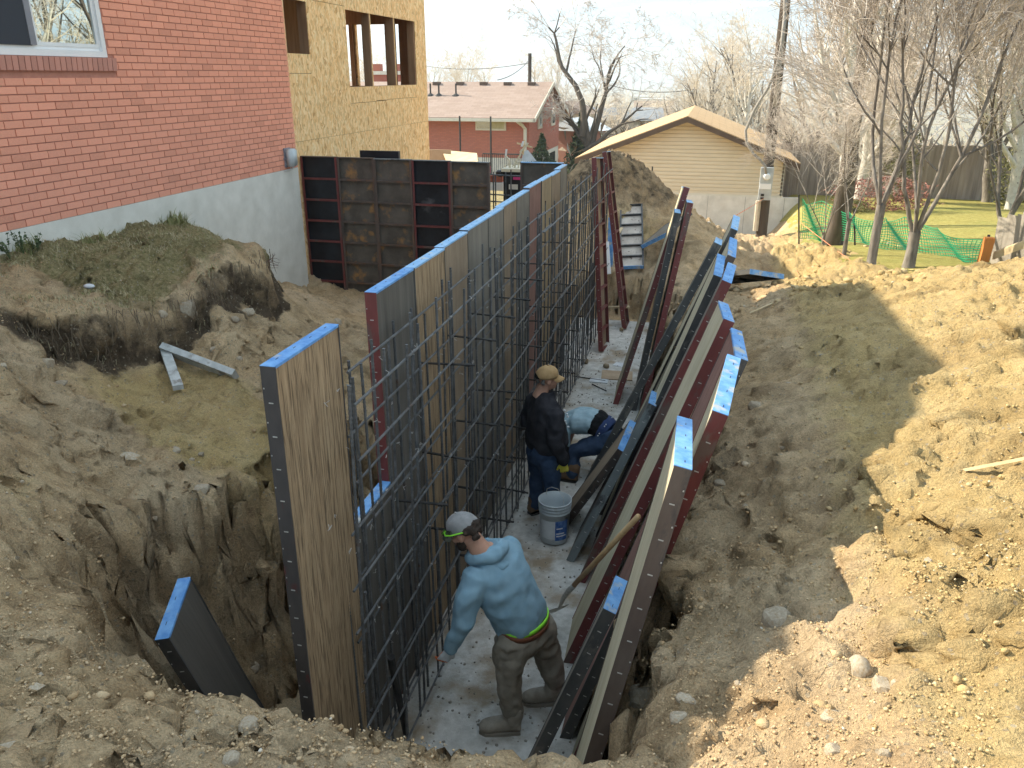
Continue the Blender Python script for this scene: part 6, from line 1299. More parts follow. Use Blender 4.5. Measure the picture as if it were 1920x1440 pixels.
for k in range(14):
    a = R(-150 + 300 * k / 13); rr.append((V1(-1.085, 3.88, 1.235) + f1 * (-0.088 * math.cos(a)) + l1 * (0.105 * math.sin(a)) + Vector((0, 0, 0.015 - 0.035 * (1 - math.cos(a)) * 0.5 + 0.010 * math.cos(a))), 0.036 + 0.016 * max(0, math.cos(a))))
hh.tube([p for p, r in rr], [r for p, r in rr], 12); ball(hh, V1(-1.0, 3.865, 1.185), (0.075, 0.095, 0.04))
flesh('hood', hh, TEAL, w1, 0.010, 4, 0.014, 0.05)
pt = MB(); loft(pt, [(V1(-0.87, 3.92, 0.775), 0.150, 0.112), (V1(-0.865, 3.92, 0.70), 0.172, 0.128), (V1(-0.855, 3.925, 0.62), 0.165, 0.125), (V1(-0.85, 3.93, 0.56), 0.12, 0.10)], l1)
limb(pt, [(V1(-0.915, 3.815, .68), .112), (V1(-0.925, 3.80, .58), .104), (V1(-0.930, 3.775, .45), .084), (V1(-0.915, 3.780, .30), .080), (V1(-0.900, 3.788, .17), .072)])
limb(pt, [(V1(-0.805, 4.015, .66), .112), (V1(-0.785, 4.04, .57), .104), (V1(-0.750, 4.07, .43), .084), (V1(-0.720, 4.08, .30), .078), (V1(-0.700, 4.09, .18), .070)])
flesh('trousers', pt, KHAKI, w1, 0.009, 3, 0.024, 0.06)
for nm, mt, c, a, b_, hgt in (('belt', BELT, (-0.868, 3.92, 0.738), 0.181, 0.137, 0.017), ('undershirt', NEON, (-0.872, 3.92, 0.765), 0.178, 0.134, 0.016)):
    mb = MB(); t = Vector((0.12 if nm == 'belt' else 0.02, 0, 1)); rs = [ring(V1(*c) + t * z, t, l1, a + e, b_ + e, 30) for z, e in ((-hgt, -0.004), (-hgt, 0.004), (hgt, 0.004), (hgt, -0.004))]; mb.rings(rs + [rs[0]], False); mb.build(nm, mt, w1, True)
hand(w1, V1(-1.247, 3.645, .672), (-0.52, -0.06, -0.85), (-0.35, 0.9, 0.2), 0.92, (WGLOVE, OGLOVE), 0.45, True)
hand(w1, V1(-1.20, 4.03, .80), (-0.75, -0.45, -0.4), (0, -0.6, -0.8), 0.92, (WGLOVE, OGLOVE), 0.8, False)
hf = Vector((-0.88, 0.12, -0.50)); hu = Vector((-0.50, 0.06, 0.86))
h1, T1, _ = head(w1, V1(-1.205, 3.835, 1.375), hf, hu, 0.90, beard=True)
cp1 = cap(h1, T1, 0.9, CAPG, CAMO, bill=0.07)
mb = MB(); rs = [[T1(-0.014 + (0.117 + e) * math.cos(R(a)), (0.097 + e) * math.sin(R(a)), z + 0.012 * math.cos(R(a))) for a in range(-75, 80, 10)] for z in (0.016, 0.062) for e in (0.0,)]
mbp = MB(); nA = len(rs[0]); mbp.add(rs[0] + rs[1], [(i, i + 1, nA + i + 1, nA + i) for i in range(nA - 1)]); mbp.build('front_panel', CAMO, cp1, True)
gls = MB().tube([T1(-0.06, 0.100, 0.030), T1(0.03, 0.103, 0.036), T1(0.085, 0.080, 0.040), T1(0.118, 0.03, 0.042)], 0.0045, 6).tube([T1(-0.06, -0.100, 0.030), T1(0.03, -0.103, 0.036), T1(0.085, -0.080, 0.040), T1(0.118, -0.03, 0.042), T1(0.118, 0.03, 0.042)], 0.0045, 6)
gls.build('safety_glasses', NEON, h1)
MB().add([T1(0.125, -0.06, 0.028), T1(0.128, 0.0, 0.026), T1(0.118, 0.06, 0.028), T1(0.118, 0.062, 0.056), T1(0.128, 0, 0.056), T1(0.125, -0.06, 0.056)], [(0, 1, 4, 5), (1, 2, 3, 4)]).build('lens', glass_mat('dark_lens', (0.02, 0.02, 0.02), 0.3), h1)
hr = MB()
for k in range(26):
    r_k = random.Random(k); a = R(r_k.uniform(100, 260)); q = T1(-0.02 + 0.098 * math.cos(a), 0.086 * math.sin(a), r_k.uniform(-0.055, 0.045)); ball(hr, q, r_k.uniform(0.013, 0.022), 6)
flesh('hair', hr, HAIR, h1, 0.006, 1, 0.012, 0.02)
boot(w1, V1(-0.850, 3.80, 0.03), V1(-1.105, 3.735, 0.03), V1(-0.895, 3.79, 0.13), BOOT)
boot(w1, V1(-0.665, 4.10, 0.03), V1(-0.90, 4.04, 0.03), V1(-0.70, 4.09, 0.13), BOOT)
# ---- worker 2, dark sweatshirt, carrying the bucket
f2 = Vector((0.71, 0.684, 0)).normalized(); l2 = Vector((-0.684, 0.71, 0)).normalized()
w2 = thing('person', 'standing worker in dark sweatshirt, jeans and tan cap carrying a white bucket', 'person', (-1.23, 6.36, 0)); o2 = Vector(w2.location)
def V2(a, b, z): return f2 * a + l2 * b + Vector((0, 0, z))
bd_ = MB(); loft(bd_, [(V2(0, 0, .62), .16, .12), (V2(0.01, 0, .82), .16, .12), (V2(0, 0, 1.03), .14, .08), (V2(0, 0, 1.13), .08, .06), (V2(0.01, 0, 1.26), .055, .055)], l2)
for sg in (-1, 1):
    limb(bd_, [(V2(0, sg * .095, .66), .09), (V2(0.015, sg * .105, .38), .06), (V2(-0.01, sg * .115, .10), .045)])
limb(bd_, [(V2(0, -.19, 1.08), .04), (V2(-0.03, -.235, .88), .042), (V2(0.06, -.235, .66), .032)]); limb(bd_, [(V2(0, .19, 1.08), .04), (V2(-0.02, .235, .88), .042), (V2(0.12, .20, .70), .032)])
flesh('body', bd_, SKIN, w2, 0.014, 3)
sw = MB(); loft(sw, [(V2(0.02, 0, .715), .190, .150), (V2(0.03, 0, .80), .205, .172), (V2(0.03, 0, .92), .205, .165), (V2(0.01, 0, 1.05), .205, .140), (V2(0, 0, 1.14), .190, .118), (V2(0, 0, 1.205), .130, .098), (V2(0.01, 0, 1.245), .085, .082), (V2(0.012, 0, 1.275), .072, .072)], l2)
limb(sw, [(V2(0, -.175, 1.125), .085), (V2(-0.02, -.215, 1.0), .078), (V2(-0.03, -.235, .88), .068), (V2(0.02, -.238, .77), .060), (V2(0.055, -.235, .675), .048)])
limb(sw, [(V2(0, .175, 1.125), .085), (V2(-0.02, .215, 1.0), .078), (V2(-0.02, .235, .88), .068), (V2(0.05, .22, .79), .060), (V2(0.11, .20, .71), .048)])
flesh('sweatshirt', sw, NAVY, w2, 0.010, 4, 0.022, 0.08)
MB().add([V2(0.155, -0.09, 1.10), V2(0.165, -0.02, 1.10), V2(0.187, -0.02, 0.96), V2(0.172, -0.10, 0.96)], [(0, 1, 2, 3)])
for k in range(7): ball(MB(), V2(0.135 + 0.018 * (k % 3), -0.115 - 0.012 * (k % 2), 1.10 - 0.032 * k), (0.012, 0.010, 0.010), 6).build('chest_print', WHITED, w2)
pt = MB(); loft(pt, [(V2(0.01, 0, .76), .172, .138), (V2(0.0, 0, .68), .178, .138), (V2(0, 0, .60), .160, .125)], l2)
for sg in (-1, 1): limb(pt, [(V2(0, sg * .092, .66), .105), (V2(0.01, sg * .100, .52), .092), (V2(0.015, sg * .106, .38), .080), (V2(0, sg * .112, .22), .074), (V2(-0.01, sg * .116, .09), .074)])
flesh('jeans', pt, JEAN, w2, 0.009, 3, 0.022, 0.06)
hand(w2, V2(0.058, -.235, .665), (0.10, 0.0, -0.99), (-0.25, 0.9, 0.0), 0.92, (YGLOVE, None), 1.0, False); hand(w2, V2(0.115, .20, .70), f2 * 0.5 + Vector((0, 0, -0.85)), -l2, 0.92, (YGLOVE, None), 0.6, True)
hf2 = Vector((0.90, 0.40, -0.10)); h2, T2, _ = head(w2, V2(0.03, 0.0, 1.385), hf2, Vector((0.08, 0, 1)), 0.90)
cp2 = cap(h2, T2, 0.9, TANCAP, TANCAP, bill=0.07)
mb = MB(); aa = [R(a) for a in range(140, 225, 7)]; ra = [T2(-0.014 + 0.1165 * math.cos(a), 0.0965 * math.sin(a), 0.020 + 0.012 * math.cos(a)) for a in aa]; rb = [T2(-0.014 + 0.114 * math.cos(a), 0.0945 * math.sin(a), 0.022 + 0.045 * max(0.05, math.sin((i / (len(aa) - 1)) * math.pi)) + 0.012 * math.cos(a)) for i, a in enumerate(aa)]
mb.add(ra + rb, [(i, i + 1, len(aa) + i + 1, len(aa) + i) for i in range(len(aa) - 1)]); mb.build('strap_opening', BLACKC, cp2)
hr = MB()
for k in range(20): r_k = random.Random(k + 50); a = R(r_k.uniform(110, 250)); ball(hr, T2(-0.018 + 0.090 * math.cos(a), 0.076 * math.sin(a), r_k.uniform(-0.035, 0.03)), 0.016, 6)
flesh('hair', hr, pm('grey_hair', (0.10, 0.085, 0.075), (0.16, 0.14, 0.125), 60), h2, 0.006, 2)
for sg in (-1, 1): boot(w2, V2(-0.075, sg * .118, 0.03), V2(0.165, sg * .135, 0.03), V2(-0.015, sg * .118, 0.10), DBOOT)
# ---- worker 3, bent double behind them
f3 = Vector((-0.93, 0.2, 0)).normalized(); l3 = Vector((-0.2, -0.93, 0)).normalized()
w3 = thing('person', 'worker bent double in pale blue shirt and jeans behind the dark sweatshirt', 'person', (-0.82, 7.30, 0))
def V3(a, b, z): return f3 * a + l3 * b + Vector((0, 0, z))
bd_ = MB(); loft(bd_, [(V3(-0.03, 0, .48), .08, .07), (V3(0.06, 0, .58), .11, .07), (V3(0.30, 0, .58), .16, .09), (V3(0.40, 0, .52), .10, .07), (V3(0.46, 0, .46), .055, .055)], l3)
for pts in ([(V3(-0.02, .10, .44), .05), (V3(0.25, .14, .30), .045), (V3(0.22, .20, .08), .045)], [(V3(-0.02, -.10, .44), .05), (V3(0.10, -.12, .28), .045), (V3(-0.05, -.12, .08), .045)], [(V3(0.36, .17, .50), .05), (V3(0.30, .20, .28), .04), (V3(0.20, .15, .13), .03)], [(V3(0.36, -.17, .50), .05), (V3(0.42, -.18, .28), .04), (V3(0.44, -.10, .12), .03)]): limb(bd_, pts)
flesh('body', bd_, SKIN, w3, 0.014, 3)
sh = MB(); loft(sh, [(V3(0.035, 0, .595), .150, .105), (V3(0.12, 0, .605), .180, .118), (V3(0.25, 0, .585), .195, .118), (V3(0.35, 0, .545), .175, .10), (V3(0.43, 0, .50), .09, .075)], l3)
for sg in (-1, 1): limb(sh, [(V3(0.34, sg * .165, .52), .075), (V3(0.34, sg * .195, .38), .068)])
flesh('shirt', sh, LBLUE, w3, 0.010, 4, 0.018, 0.07)
us = MB(); loft(us, [(V3(-0.010, 0, .565), .150, .112), (V3(0.045, 0, .590), .164, .118), (V3(0.085, 0, .600), .176, .120)], l3); flesh('undershirt', us, BLACKC, w3, 0.009, 3, 0.012, 0.05)
ua = MB(); limb(ua, [(V3(0.34, .195, .40), .048), (V3(0.30, .20, .28), .046), (V3(0.22, .16, .15), .040)]); flesh('sleeve', ua, BLACKC, w3, 0.009, 3, 0.01, 0.05)
bx = MB(); loft(bx, [(V3(-0.055, 0, .535), .148, .116), (V3(-0.020, 0, .562), .156, .118), (V3(0.01, 0, .575), .158, .116)], l3); bo = flesh('boxer_shorts', bx, pm('navy_cotton', (0.02, 0.04, 0.12), (0.03, 0.055, 0.15), 10), w3, 0.009, 3)
for k in range(16): a = R(-170 + k * 22); q = ring(V3(-0.025, 0, .560), f3 * 0.9 + Vector((0, 0, 0.5)), l3, 0.160, 0.122, 64)[(k * 11) % 64]; ball(MB(), q, 0.007, 6).build('white_dot', WHITED, bo)
pt = MB(); loft(pt, [(V3(-0.045, 0, .545), .155, .118), (V3(-0.085, 0, .48), .172, .135), (V3(-0.075, 0, .40), .160, .13), (V3(-0.03, 0, .36), .12, .10)], l3)
limb(pt, [(V3(-0.04, .095, .44), .108), (V3(0.12, .12, .36), .096), (V3(0.25, .145, .29), .084), (V3(0.235, .17, .18), .076), (V3(0.22, .20, .08), .070)]); limb(pt, [(V3(-0.04, -.095, .44), .108), (V3(0.06, -.11, .30), .085), (V3(-0.02, -.12, .16), .074), (V3(-0.05, -.12, .08), .070)])
flesh('jeans', pt, JEAN, w3, 0.010, 4, 0.018, 0.06)
hand(w3, V3(0.20, .15, .13), (-0.3, -0.2, -0.9), (0.5, 0.5, 0), 0.92, (pm('dusty_glove', (0.34, 0.31, 0.27), (0.42, 0.39, 0.34), 12), None), 0.6, True); hand(w3, V3(0.44, -.10, .12), (0.0, -0.2, -0.9), (0.5, 0.5, 0), 0.92, (MATS['dusty_glove'], None), 0.6, False)
h3, T3, _ = head(w3, V3(0.54, 0, 0.44), f3 * 0.55 + Vector((0, 0, -0.83)), f3 * 0.83 + Vector((0, 0, 0.55)), 0.9); cap(h3, T3, 0.9, CAPG, CAPG)
boot(w3, V3(0.17, .205, 0.03), V3(0.41, .215, 0.03), V3(0.215, .20, 0.10), DBOOT); boot(w3, V3(-0.10, -.12, 0.03), V3(0.14, -.13, 0.03), V3(-0.055, -.12, 0.10), DBOOT)
# ---------------------------------------------------------------- bucket and shovel
BKT = pm('bucket_plastic', (0.46, 0.50, 0.53), (0.54, 0.58, 0.60), 5, 0.4, 40, 0.0, stain=((0.36, 0.35, 0.33), 7, 0.58, 0.15))
bk = thing('bucket', 'white plastic bucket with a blue and white label held by the standing worker', 'bucket', (-1.06, 6.03, 0.02))
MB().lathe([(0.118, 0.0), (0.124, 0.01), (0.134, 0.285), (0.141, 0.288), (0.141, 0.298), (0.135, 0.300), (0.136, 0.318), (0.144, 0.320), (0.144, 0.330), (0.137, 0.332), (0.139, 0.350), (0.147, 0.352), (0.147, 0.360), (0.140, 0.362), (0.142, 0.376), (0.147, 0.378), (0.147, 0.388), (0.139, 0.388), (0.130, 0.30), (0.118, 0.02), (0.0, 0.015)], 40, cap1=False).build('pail', BKT, bk, True)
def patch(name, a0, a1, z0, z1, mat, e=0.0015):
    n = 12; V = []; 
    for z in (z0, z1):
        rr = 0.124 + (0.134 - 0.124) * (z - 0.01) / 0.275 + e
        V += [(rr * math.cos(R(a0 + (a1 - a0) * k / n)), rr * math.sin(R(a0 + (a1 - a0) * k / n)), z) for k in range(n + 1)]
    return MB().add(V, [(k, k + 1, n + 2 + k, n + 1 + k) for k in range(n)]).build(name, mat, bk)
patch('label', 215, 335, 0.055, 0.235, pm('paper_label', (0.55, 0.57, 0.60), (0.62, 0.64, 0.66), 20)); patch('label_blue', 283, 335, 0.045, 0.240, pm('label_blue', (0.04, 0.10, 0.32), (0.12, 0.22, 0.45), 30, lo=0.42, hi=0.58), 0.003)
for k, z in enumerate((0.085, 0.11, 0.16)): patch('label_print', 288, 328 - 8 * k, z, z + 0.012, WHITED, 0.0045)
hp = [(0.146 * math.cos(R(a)), 0.146 * math.sin(R(a)), 0.345) for a in (200,)]
MB().tube([(-0.10, 0.106, 0.345), (-0.085, 0.07, 0.44), (-0.03, 0.0, 0.50), (0.03, -0.03, 0.505), (0.085, -0.07, 0.45), (0.10, -0.106, 0.345)], 0.0028, 6).build('wire_handle', CLIP, bk)
ASH = pm('ash_handle', (0.40, 0.25, 0.12), (0.50, 0.33, 0.17), 20, 0.6, 60, 0.0, stretch=(0.3, 1, 1))
s0, s1 = P(1197, 968, Y=3.95), P(1066, 1108, Y=4.55); s2 = P(1038, 1170, Z=0.05)
shv = thing('shovel', 'shovel with a long wooden handle leaning on the forms behind the stooping worker', 'shovel', tuple(s2)); so = Vector(s2)
MB().tube([s0 - so, s0.lerp(s1, 0.5) - so, s1 - so], [0.016, 0.018, 0.017], 10).build('handle', ASH, shv, True)
dv = (s1 - s0).normalized(); nb_ = s1 + dv * 0.10; MB().tube([s1 - so - dv * 0.12, s1 - so, nb_ - so + Vector((0, 0, -0.01)), s2.lerp(nb_, 0.6) - so], [0.021, 0.020, 0.017, 0.012], 10).build('socket', CLIP, shv, True)
bs = s2.lerp(nb_, 0.62) - so; tip = Vector((-0.02, 0.02, 0.0)) + dv * 0.03; sdv = dv.cross(Vector((0, 0, 1))).normalized(); pr = []
for t, w, c in ((0, 0.075, 0.0), (0.3, 0.085, -0.012), (0.7, 0.078, -0.014), (1.0, 0.02, 0.0)):
    p = bs + dv * (0.26 * t) + Vector((0, 0, 0.05 * t)); pr.append([p - sdv * w, p - sdv * w * 0.4 + Vector((0, 0, c)), p + sdv * w * 0.4 + Vector((0, 0, c)), p + sdv * w])
Vv = [q for r_k in pr for q in r_k]; MB().add(Vv + [q - Vector((0, 0, 0.004)) for q in Vv], [(4 * i + k, 4 * i + k + 1, 4 * i + 5 + k, 4 * i + 4 + k) for i in range(3) for k in range(3)] + [(16 + 4 * i + 4 + k, 16 + 4 * i + 5 + k, 16 + 4 * i + k + 1, 16 + 4 * i + k) for i in range(3) for k in range(3)]).build('blade', CLIP, shv, True)
# ---------------------------------------------------------------- stones, clods, litter, weeds
def stone_mesh(seed, sub=2, rough=0.16, flat=1.0):
    bm = bmesh.new(); bmesh.ops.create_icosphere(bm, subdivisions=sub, radius=1.0); r = random.Random(seed)
    ax = [Vector((r.gauss(0, 1), r.gauss(0, 1), r.gauss(0, 1))).normalized() for _ in range(12)]; am = [r.uniform(0.58, 0.95) for _ in ax]
    for v in bm.verts:
        c = v.co.normalized(); k = 1.0
        for a, m_ in zip(ax, am):
            d = c.dot(a)
            if d > 0.001: k = min(k, m_ / d)
        k += r.uniform(-rough, rough) * 0.18; v.co = c * k
    me = bpy.data.meshes.new('stone'); bm.to_mesh(me); bm.free(); me.shade_smooth(); me.set_sharp_from_angle(angle=R(24)); return me
SM = []
for k in range(7):
    me = stone_mesh(k, 3); me.materials.append(STONE); SM.append(me)
rng = random.Random(12)
def stone(label, u, v, w, hgt=None, dep=None, rz=None, sink=0.55, group=None):
    q = on_ground(u, v); d = (q - Vector((0, 0, CAM_H))).length; r = w / 2 / FPX * d; hr = (hgt or w) / 2 / FPX * d
    o = link('stone', SM[rng.randrange(7)]); o.location = (q.x, q.y, q.z + hr * (1 - 2 * sink) * 0.6); o.scale = (r, (dep or (r + hr) / 2), hr); o.rotation_euler = (rng.uniform(-0.25, 0.25), rng.uniform(-0.25, 0.25), YAW + rng.uniform(-0.4, 0.4) if rz is None else rz)
    tag(o, label, 'stone', group)
for u, v, w, h, lab in ((1202, 1310, 50, 58, 'large pale pear-shaped stone on the right lip above the black form'), (1275, 1350, 40, 34, 'pale rounded stone right of the pear-shaped one'), (1290, 1308, 48, 26, 'long pale stone above a heap of pebbles on the right lip'), (1612, 1262, 44, 66, 'large sunlit upright stone, left of the pair'), (1658, 1297, 34, 68, 'slim sunlit upright stone, right of the pair'), (1688, 1284, 30, 18, 'small yellow pebble right of the upright pair'), (1460, 1168, 56, 70, 'big rough clod half in shade on the right bank'), (1740, 1058, 26, 28, 'dark round stone casting a shadow on the sunlit bank'), (472, 1365, 46, 44, 'pale angular stone on the near lip, right of centre'), (70, 1300, 34, 34, 'square grey-brown stone on the near left lip'), (20, 1405, 40, 24, 'flat dusty stone in the bottom left corner'), (435, 1425, 34, 30, 'pale stone at the bottom edge left of centre'), (380, 918, 36, 22, 'smooth oval pale stone at the edge of the hole'), (243, 860, 44, 18, 'flat white stone below the yellow dirt'), (327, 844, 22, 12, 'small grey stone at the edge of the yellow dirt'), (473, 1252, 24, 24, 'round stone low in the hole beside the blue edged form'), (305, 590, 18, 20, 'round stone in the broken turf edge'), (352, 580, 40, 44, 'large boulder in the bank under the turf'), (465, 585, 26, 18, 'pale stone on the slope under the turf'), (440, 600, 20, 16, 'stone beside the pale one on the slope'), (88, 680, 22, 26, 'stone stuck in the left bank'), (112, 720, 30, 14, 'flat stone in the left bank'), (1418, 762, 30, 26, 'grey stone halfway down the shaded right bank'), (1350, 905, 26, 18, 'round stone in the shaded right bank beside the leaning forms'), (1220, 1010, 22, 16, 'pale stone behind the red leaning form'), (632, 607, 18, 24, 'round boulder seen beside the lone tan form'), (1560, 1345, 44, 22, 'flat sunlit stone near the bottom right'), (1565, 1410, 32, 34, 'sunlit stone with a shadow at the bottom right'), (1660, 1418, 22, 28, 'small sunlit stone at the bottom right edge'), (1180, 1140, 24, 16, 'stone in the dark hollow behind the leaning forms')):
    stone(lab, u, v, w, h)
for k in range(40):
    u, v = rng.choice(((rng.uniform(0, 700), rng.uniform(1250, 1430)), (rng.uniform(1150, 1900), rng.uniform(1200, 1430)), (rng.uniform(0, 480), rng.uniform(600, 1100)), (rng.uniform(1380, 1900), rng.uniform(560, 1150))))
    w = rng.uniform(8, 15); stone('small dusty stone lying loose on the dirt', u, v, w, w * rng.uniform(0.6, 0.95), group='small loose stones on the dirt')
# thousands of clods and pebbles: one mass
bm = bmesh.new(); bmesh.ops.create_icosphere(bm, subdivisions=1, radius=1.0); bv = np.array([v.co[:] for v in bm.verts]); bf_ = np.array([[v.index for v in f.verts] for f in bm.faces]); bm.free()
def scatter(n, seed, sel, smin, smax, pw):
    r = np.random.default_rng(seed); X, Y = sel(r, n); Z = soil_h(X, Y); s = smin + (smax - smin) * r.uniform(0, 1, len(X)) ** pw
    keep = trench_dist(X, Y) > 0.0; X, Y, Z, s = X[keep], Y[keep], Z[keep], s[keep]; n = len(X)
    V = bv[None] * (1 + 0.35 * r.uniform(-1, 1, (n, len(bv), 1))) * s[:, None, None] * np.stack([r.uniform(0.7, 1.2, n), r.uniform(0.7, 1.2, n), r.uniform(0.5, 0.9, n)], 1)[:, None, :]
    a = r.uniform(0, 6.28, n); c, q = np.cos(a)[:, None], np.sin(a)[:, None]; V = np.stack([V[..., 0] * c - V[..., 1] * q, V[..., 0] * q + V[..., 1] * c, V[..., 2]], -1)
    V += np.stack([X, Y, Z + 0.25 * s], 1)[:, None, :]; Fm = bf_[None] + (np.arange(n) * len(bv))[:, None, None]; return V.reshape(-1, 3), Fm.reshape(-1, 3)
def polar(dmin, dmax, u0, u1):
    def f(r, n):
        D = dmin + (dmax - dmin) * r.uniform(0, 1, n); u = r.uniform(u0, u1, n); th = YAW - np.arctan((u - 960) / FPX * 1.07); return -D * np.sin(th), D * np.cos(th)
    return f
def clumpy(fn, sc, thr, seed):
    def f(r, n):
        X, Y = fn(r, n); k = vnoise(X * sc, Y * sc, seed) > thr; return X[k], Y[k]
    return f
parts = [scatter(20000, 1, polar(1.2, 3.2, -150, 2050), 0.002, 0.0065, 1.8), scatter(2600, 2, clumpy(polar(1.2, 3.5, -150, 2050), 2.2, 0.25, 71), 0.004, 0.015, 2.4), scatter(9000, 3, polar(2.5, 8.5, -100, 2050), 0.003, 0.009, 2.0), scatter(1500, 4, clumpy(polar(2, 10, -100, 2050), 1.5, 0.35, 72), 0.006, 0.022, 2.6), scatter(2200, 5, clumpy(polar(9, 20, 1050, 1700), 0.9, 0.1, 73), 0.010, 0.06, 3.0)]
V = []; Fm = []; k = 0
for a, b_ in parts: V.append(a); Fm.append(b_ + k); k += len(a)
V = np.concatenate(V); Fm = np.concatenate(Fm)
def clod_mat():
    m, nt, b = base_mat('clod_mix'); g = nt.nodes.new('ShaderNodeNewGeometry'); rnd = g.outputs['Random Per Island']; sp = nt.nodes.new('ShaderNodeSeparateXYZ'); nt.links.new(g.outputs['Position'], sp.inputs[0])
    br = ramp(nt, rnd, [(0.0, (0.36, 0.245, 0.135)), (0.5, (0.49, 0.35, 0.205)), (0.97, (0.56, 0.42, 0.265)), (0.99, (0.58, 0.49, 0.38)), (1.0, (0.60, 0.55, 0.47))]); ye = ramp(nt, rnd, [(0.0, (0.36, 0.255, 0.115)), (0.6, (0.48, 0.355, 0.17)), (0.9, (0.52, 0.41, 0.23)), (1.0, (0.55, 0.49, 0.37))])
    fx = math_(nt, 'SUBTRACT', sp.outputs[0], math_(nt, 'MULTIPLY', sp.outputs[1], 0.05)); col = mixc(nt, ramp(nt, math_(nt, 'MULTIPLY_ADD', fx, 1.0, 0.0), [(0.25, (0, 0, 0)), (0.75, (1, 1, 1))]), br, ye)
    nt.links.new(col, b.inputs['Base Color']); b.inputs['Roughness'].default_value = 0.97; b.inputs['Specular IOR Level'].default_value = 0.1; bump(nt, b, noise(nt, g.outputs['Position'], 160, 4), 0.006, 0.7); return m
clods = link('clods', np_mesh('clods', V, Fm, clod_mat(), False)); tag(clods, 'loose clods and pebbles strewn over the dug soil', 'soil', kind='stuff')
# grit on the footing
r = np.random.default_rng(8); n = 1500; X = r.uniform(-1.95, -0.5, n); Y = 2.6 + 10 * r.uniform(0, 1, n) ** 1.4; s = r.uniform(0.003, 0.012, n)
Vg = bv[None] * s[:, None, None] * (1 + 0.3 * r.uniform(-1, 1, (n, len(bv), 1))) + np.stack([X, Y, 0.3 * s], 1)[:, None, :]; Fg = bf_[None] + (np.arange(n) * len(bv))[:, None, None]
gt = link('grit', np_mesh('grit', Vg.reshape(-1, 3), Fg.reshape(-1, 3), pm('grit_grey', (0.24, 0.21, 0.175), (0.42, 0.39, 0.35), 30), False)); tag(gt, 'crumbs of gravel scattered on the concrete footing', 'gravel', kind='stuff')
for u, v, w in ((1098, 678, 10), (1137, 686, 8), (1165, 618, 7)):
    q = P(u, v, Z=0.03); o = link('dirt_clump', SM[w % 7]); o.location = q; o.scale = (0.06 * w / 10, 0.05 * w / 10, 0.05 * w / 10); tag(o, {10: 'dark clod on the footing beyond the standing worker', 8: 'smaller dark clod right of the first on the footing', 7: 'dark lump at the foot of the far red panel'}[w], 'clod'); o.data = o.data.copy(); o.data.materials.clear(); o.data.materials.append(CLOD)
# grass and weeds on the turf
def blades(n, seed, region, h0, h1, wid):
    r = np.random.default_rng(seed); X, Y = region(r, n); Z = soil_h(X, Y) - 0.01; n = len(X); h = r.uniform(h0, h1, n); a = r.uniform(0, 6.28, n); ln = r.uniform(0.2, 1.1, n)
    B = np.stack([X, Y, Z], 1); D = np.stack([np.cos(a) * ln, np.sin(a) * ln, np.ones(n)], 1) * h[:, None]; W = np.stack([-np.sin(a), np.cos(a), np.zeros(n)], 1) * wid
    M_ = B + D * 0.5 + np.array([0, 0, 0.08]) * h[:, None]; T_ = B + D * np.array([1.15, 1.15, 0.85]); V = np.stack([B - W, B + W, M_ + W * 0.8, M_ - W * 0.8, T_], 1).reshape(-1, 3); k = np.arange(n)[:, None] * 5
    return V, np.concatenate([k + np.array([[0, 1, 2]]), k + np.array([[0, 2, 3]]), k + np.array([[3, 2, 4]])], 0)
def turf(r, n):
    X = r.uniform(-5.74, -4.2, n); Y = r.uniform(4.7, 8.6, n); _, _, e = warp_edge(X, Y); k = (e < -0.03) & (vnoise(X * 2.2, Y * 2.2, 81) > -0.25 - 0.5 * (X < -5.3)); return X[k], Y[k]
def wallside(r, n): X = r.uniform(-5.74, -5.5, n); Y = r.uniform(4.8, 7.9, n); k = vnoise(X * 3, Y * 3, 82) > 0.0; return X[k], Y[k]
def brow(r, n):
    i = r.integers(0, len(EDGE) - 3, n); t = r.uniform(0, 1, n); E_ = EDGE[i] + (EDGE[i + 1] - EDGE[i]) * t[:, None]; return E_[:, 0] + r.normal(0, 0.10, n) - 0.08, E_[:, 1] + r.normal(0, 0.10, n)
GRM = pm('green_blades', (0.16, 0.175, 0.06), (0.27, 0.265, 0.11), 2.5, 0.8, 20, 0.0); DRY = pm('dry_blades', (0.36, 0.30, 0.17), (0.50, 0.43, 0.27), 3, 0.85, 20, 0.0)
tg = link('turf_grass', np_mesh('turf_grass', *blades(5000, 1, turf, 0.015, 0.045, 0.0026), GRM, False)); tag(tg, 'short green grass on the strip of turf along the brick house', 'grass', kind='stuff')
td_ = link('dry_grass', np_mesh('dry_grass', *blades(12000, 2, turf, 0.015, 0.055, 0.0022), DRY, False)); tag(td_, 'straw-coloured dead grass lying in the turf strip', 'grass', kind='stuff')
tw_ = link('wall_weeds', np_mesh('wall_weeds', *blades(1800, 3, wallside, 0.06, 0.17, 0.0035), GRM, False)); tag(tw_, 'taller grass growing against the grey foundation', 'grass', kind='stuff')
V3_, F3_ = blades(1500, 4, brow, 0.03, 0.09, 0.0016); 
db = link('hanging_roots', np_mesh('hanging_roots', V3_ * np.array([1, 1, 1]) - np.array([0, 0, 0.03]), F3_, DRY, False)); tag(db, 'dry grass and roots fringing the broken turf edge', 'grass', kind='stuff')
rt_ = MB(); rk = random.Random(5)
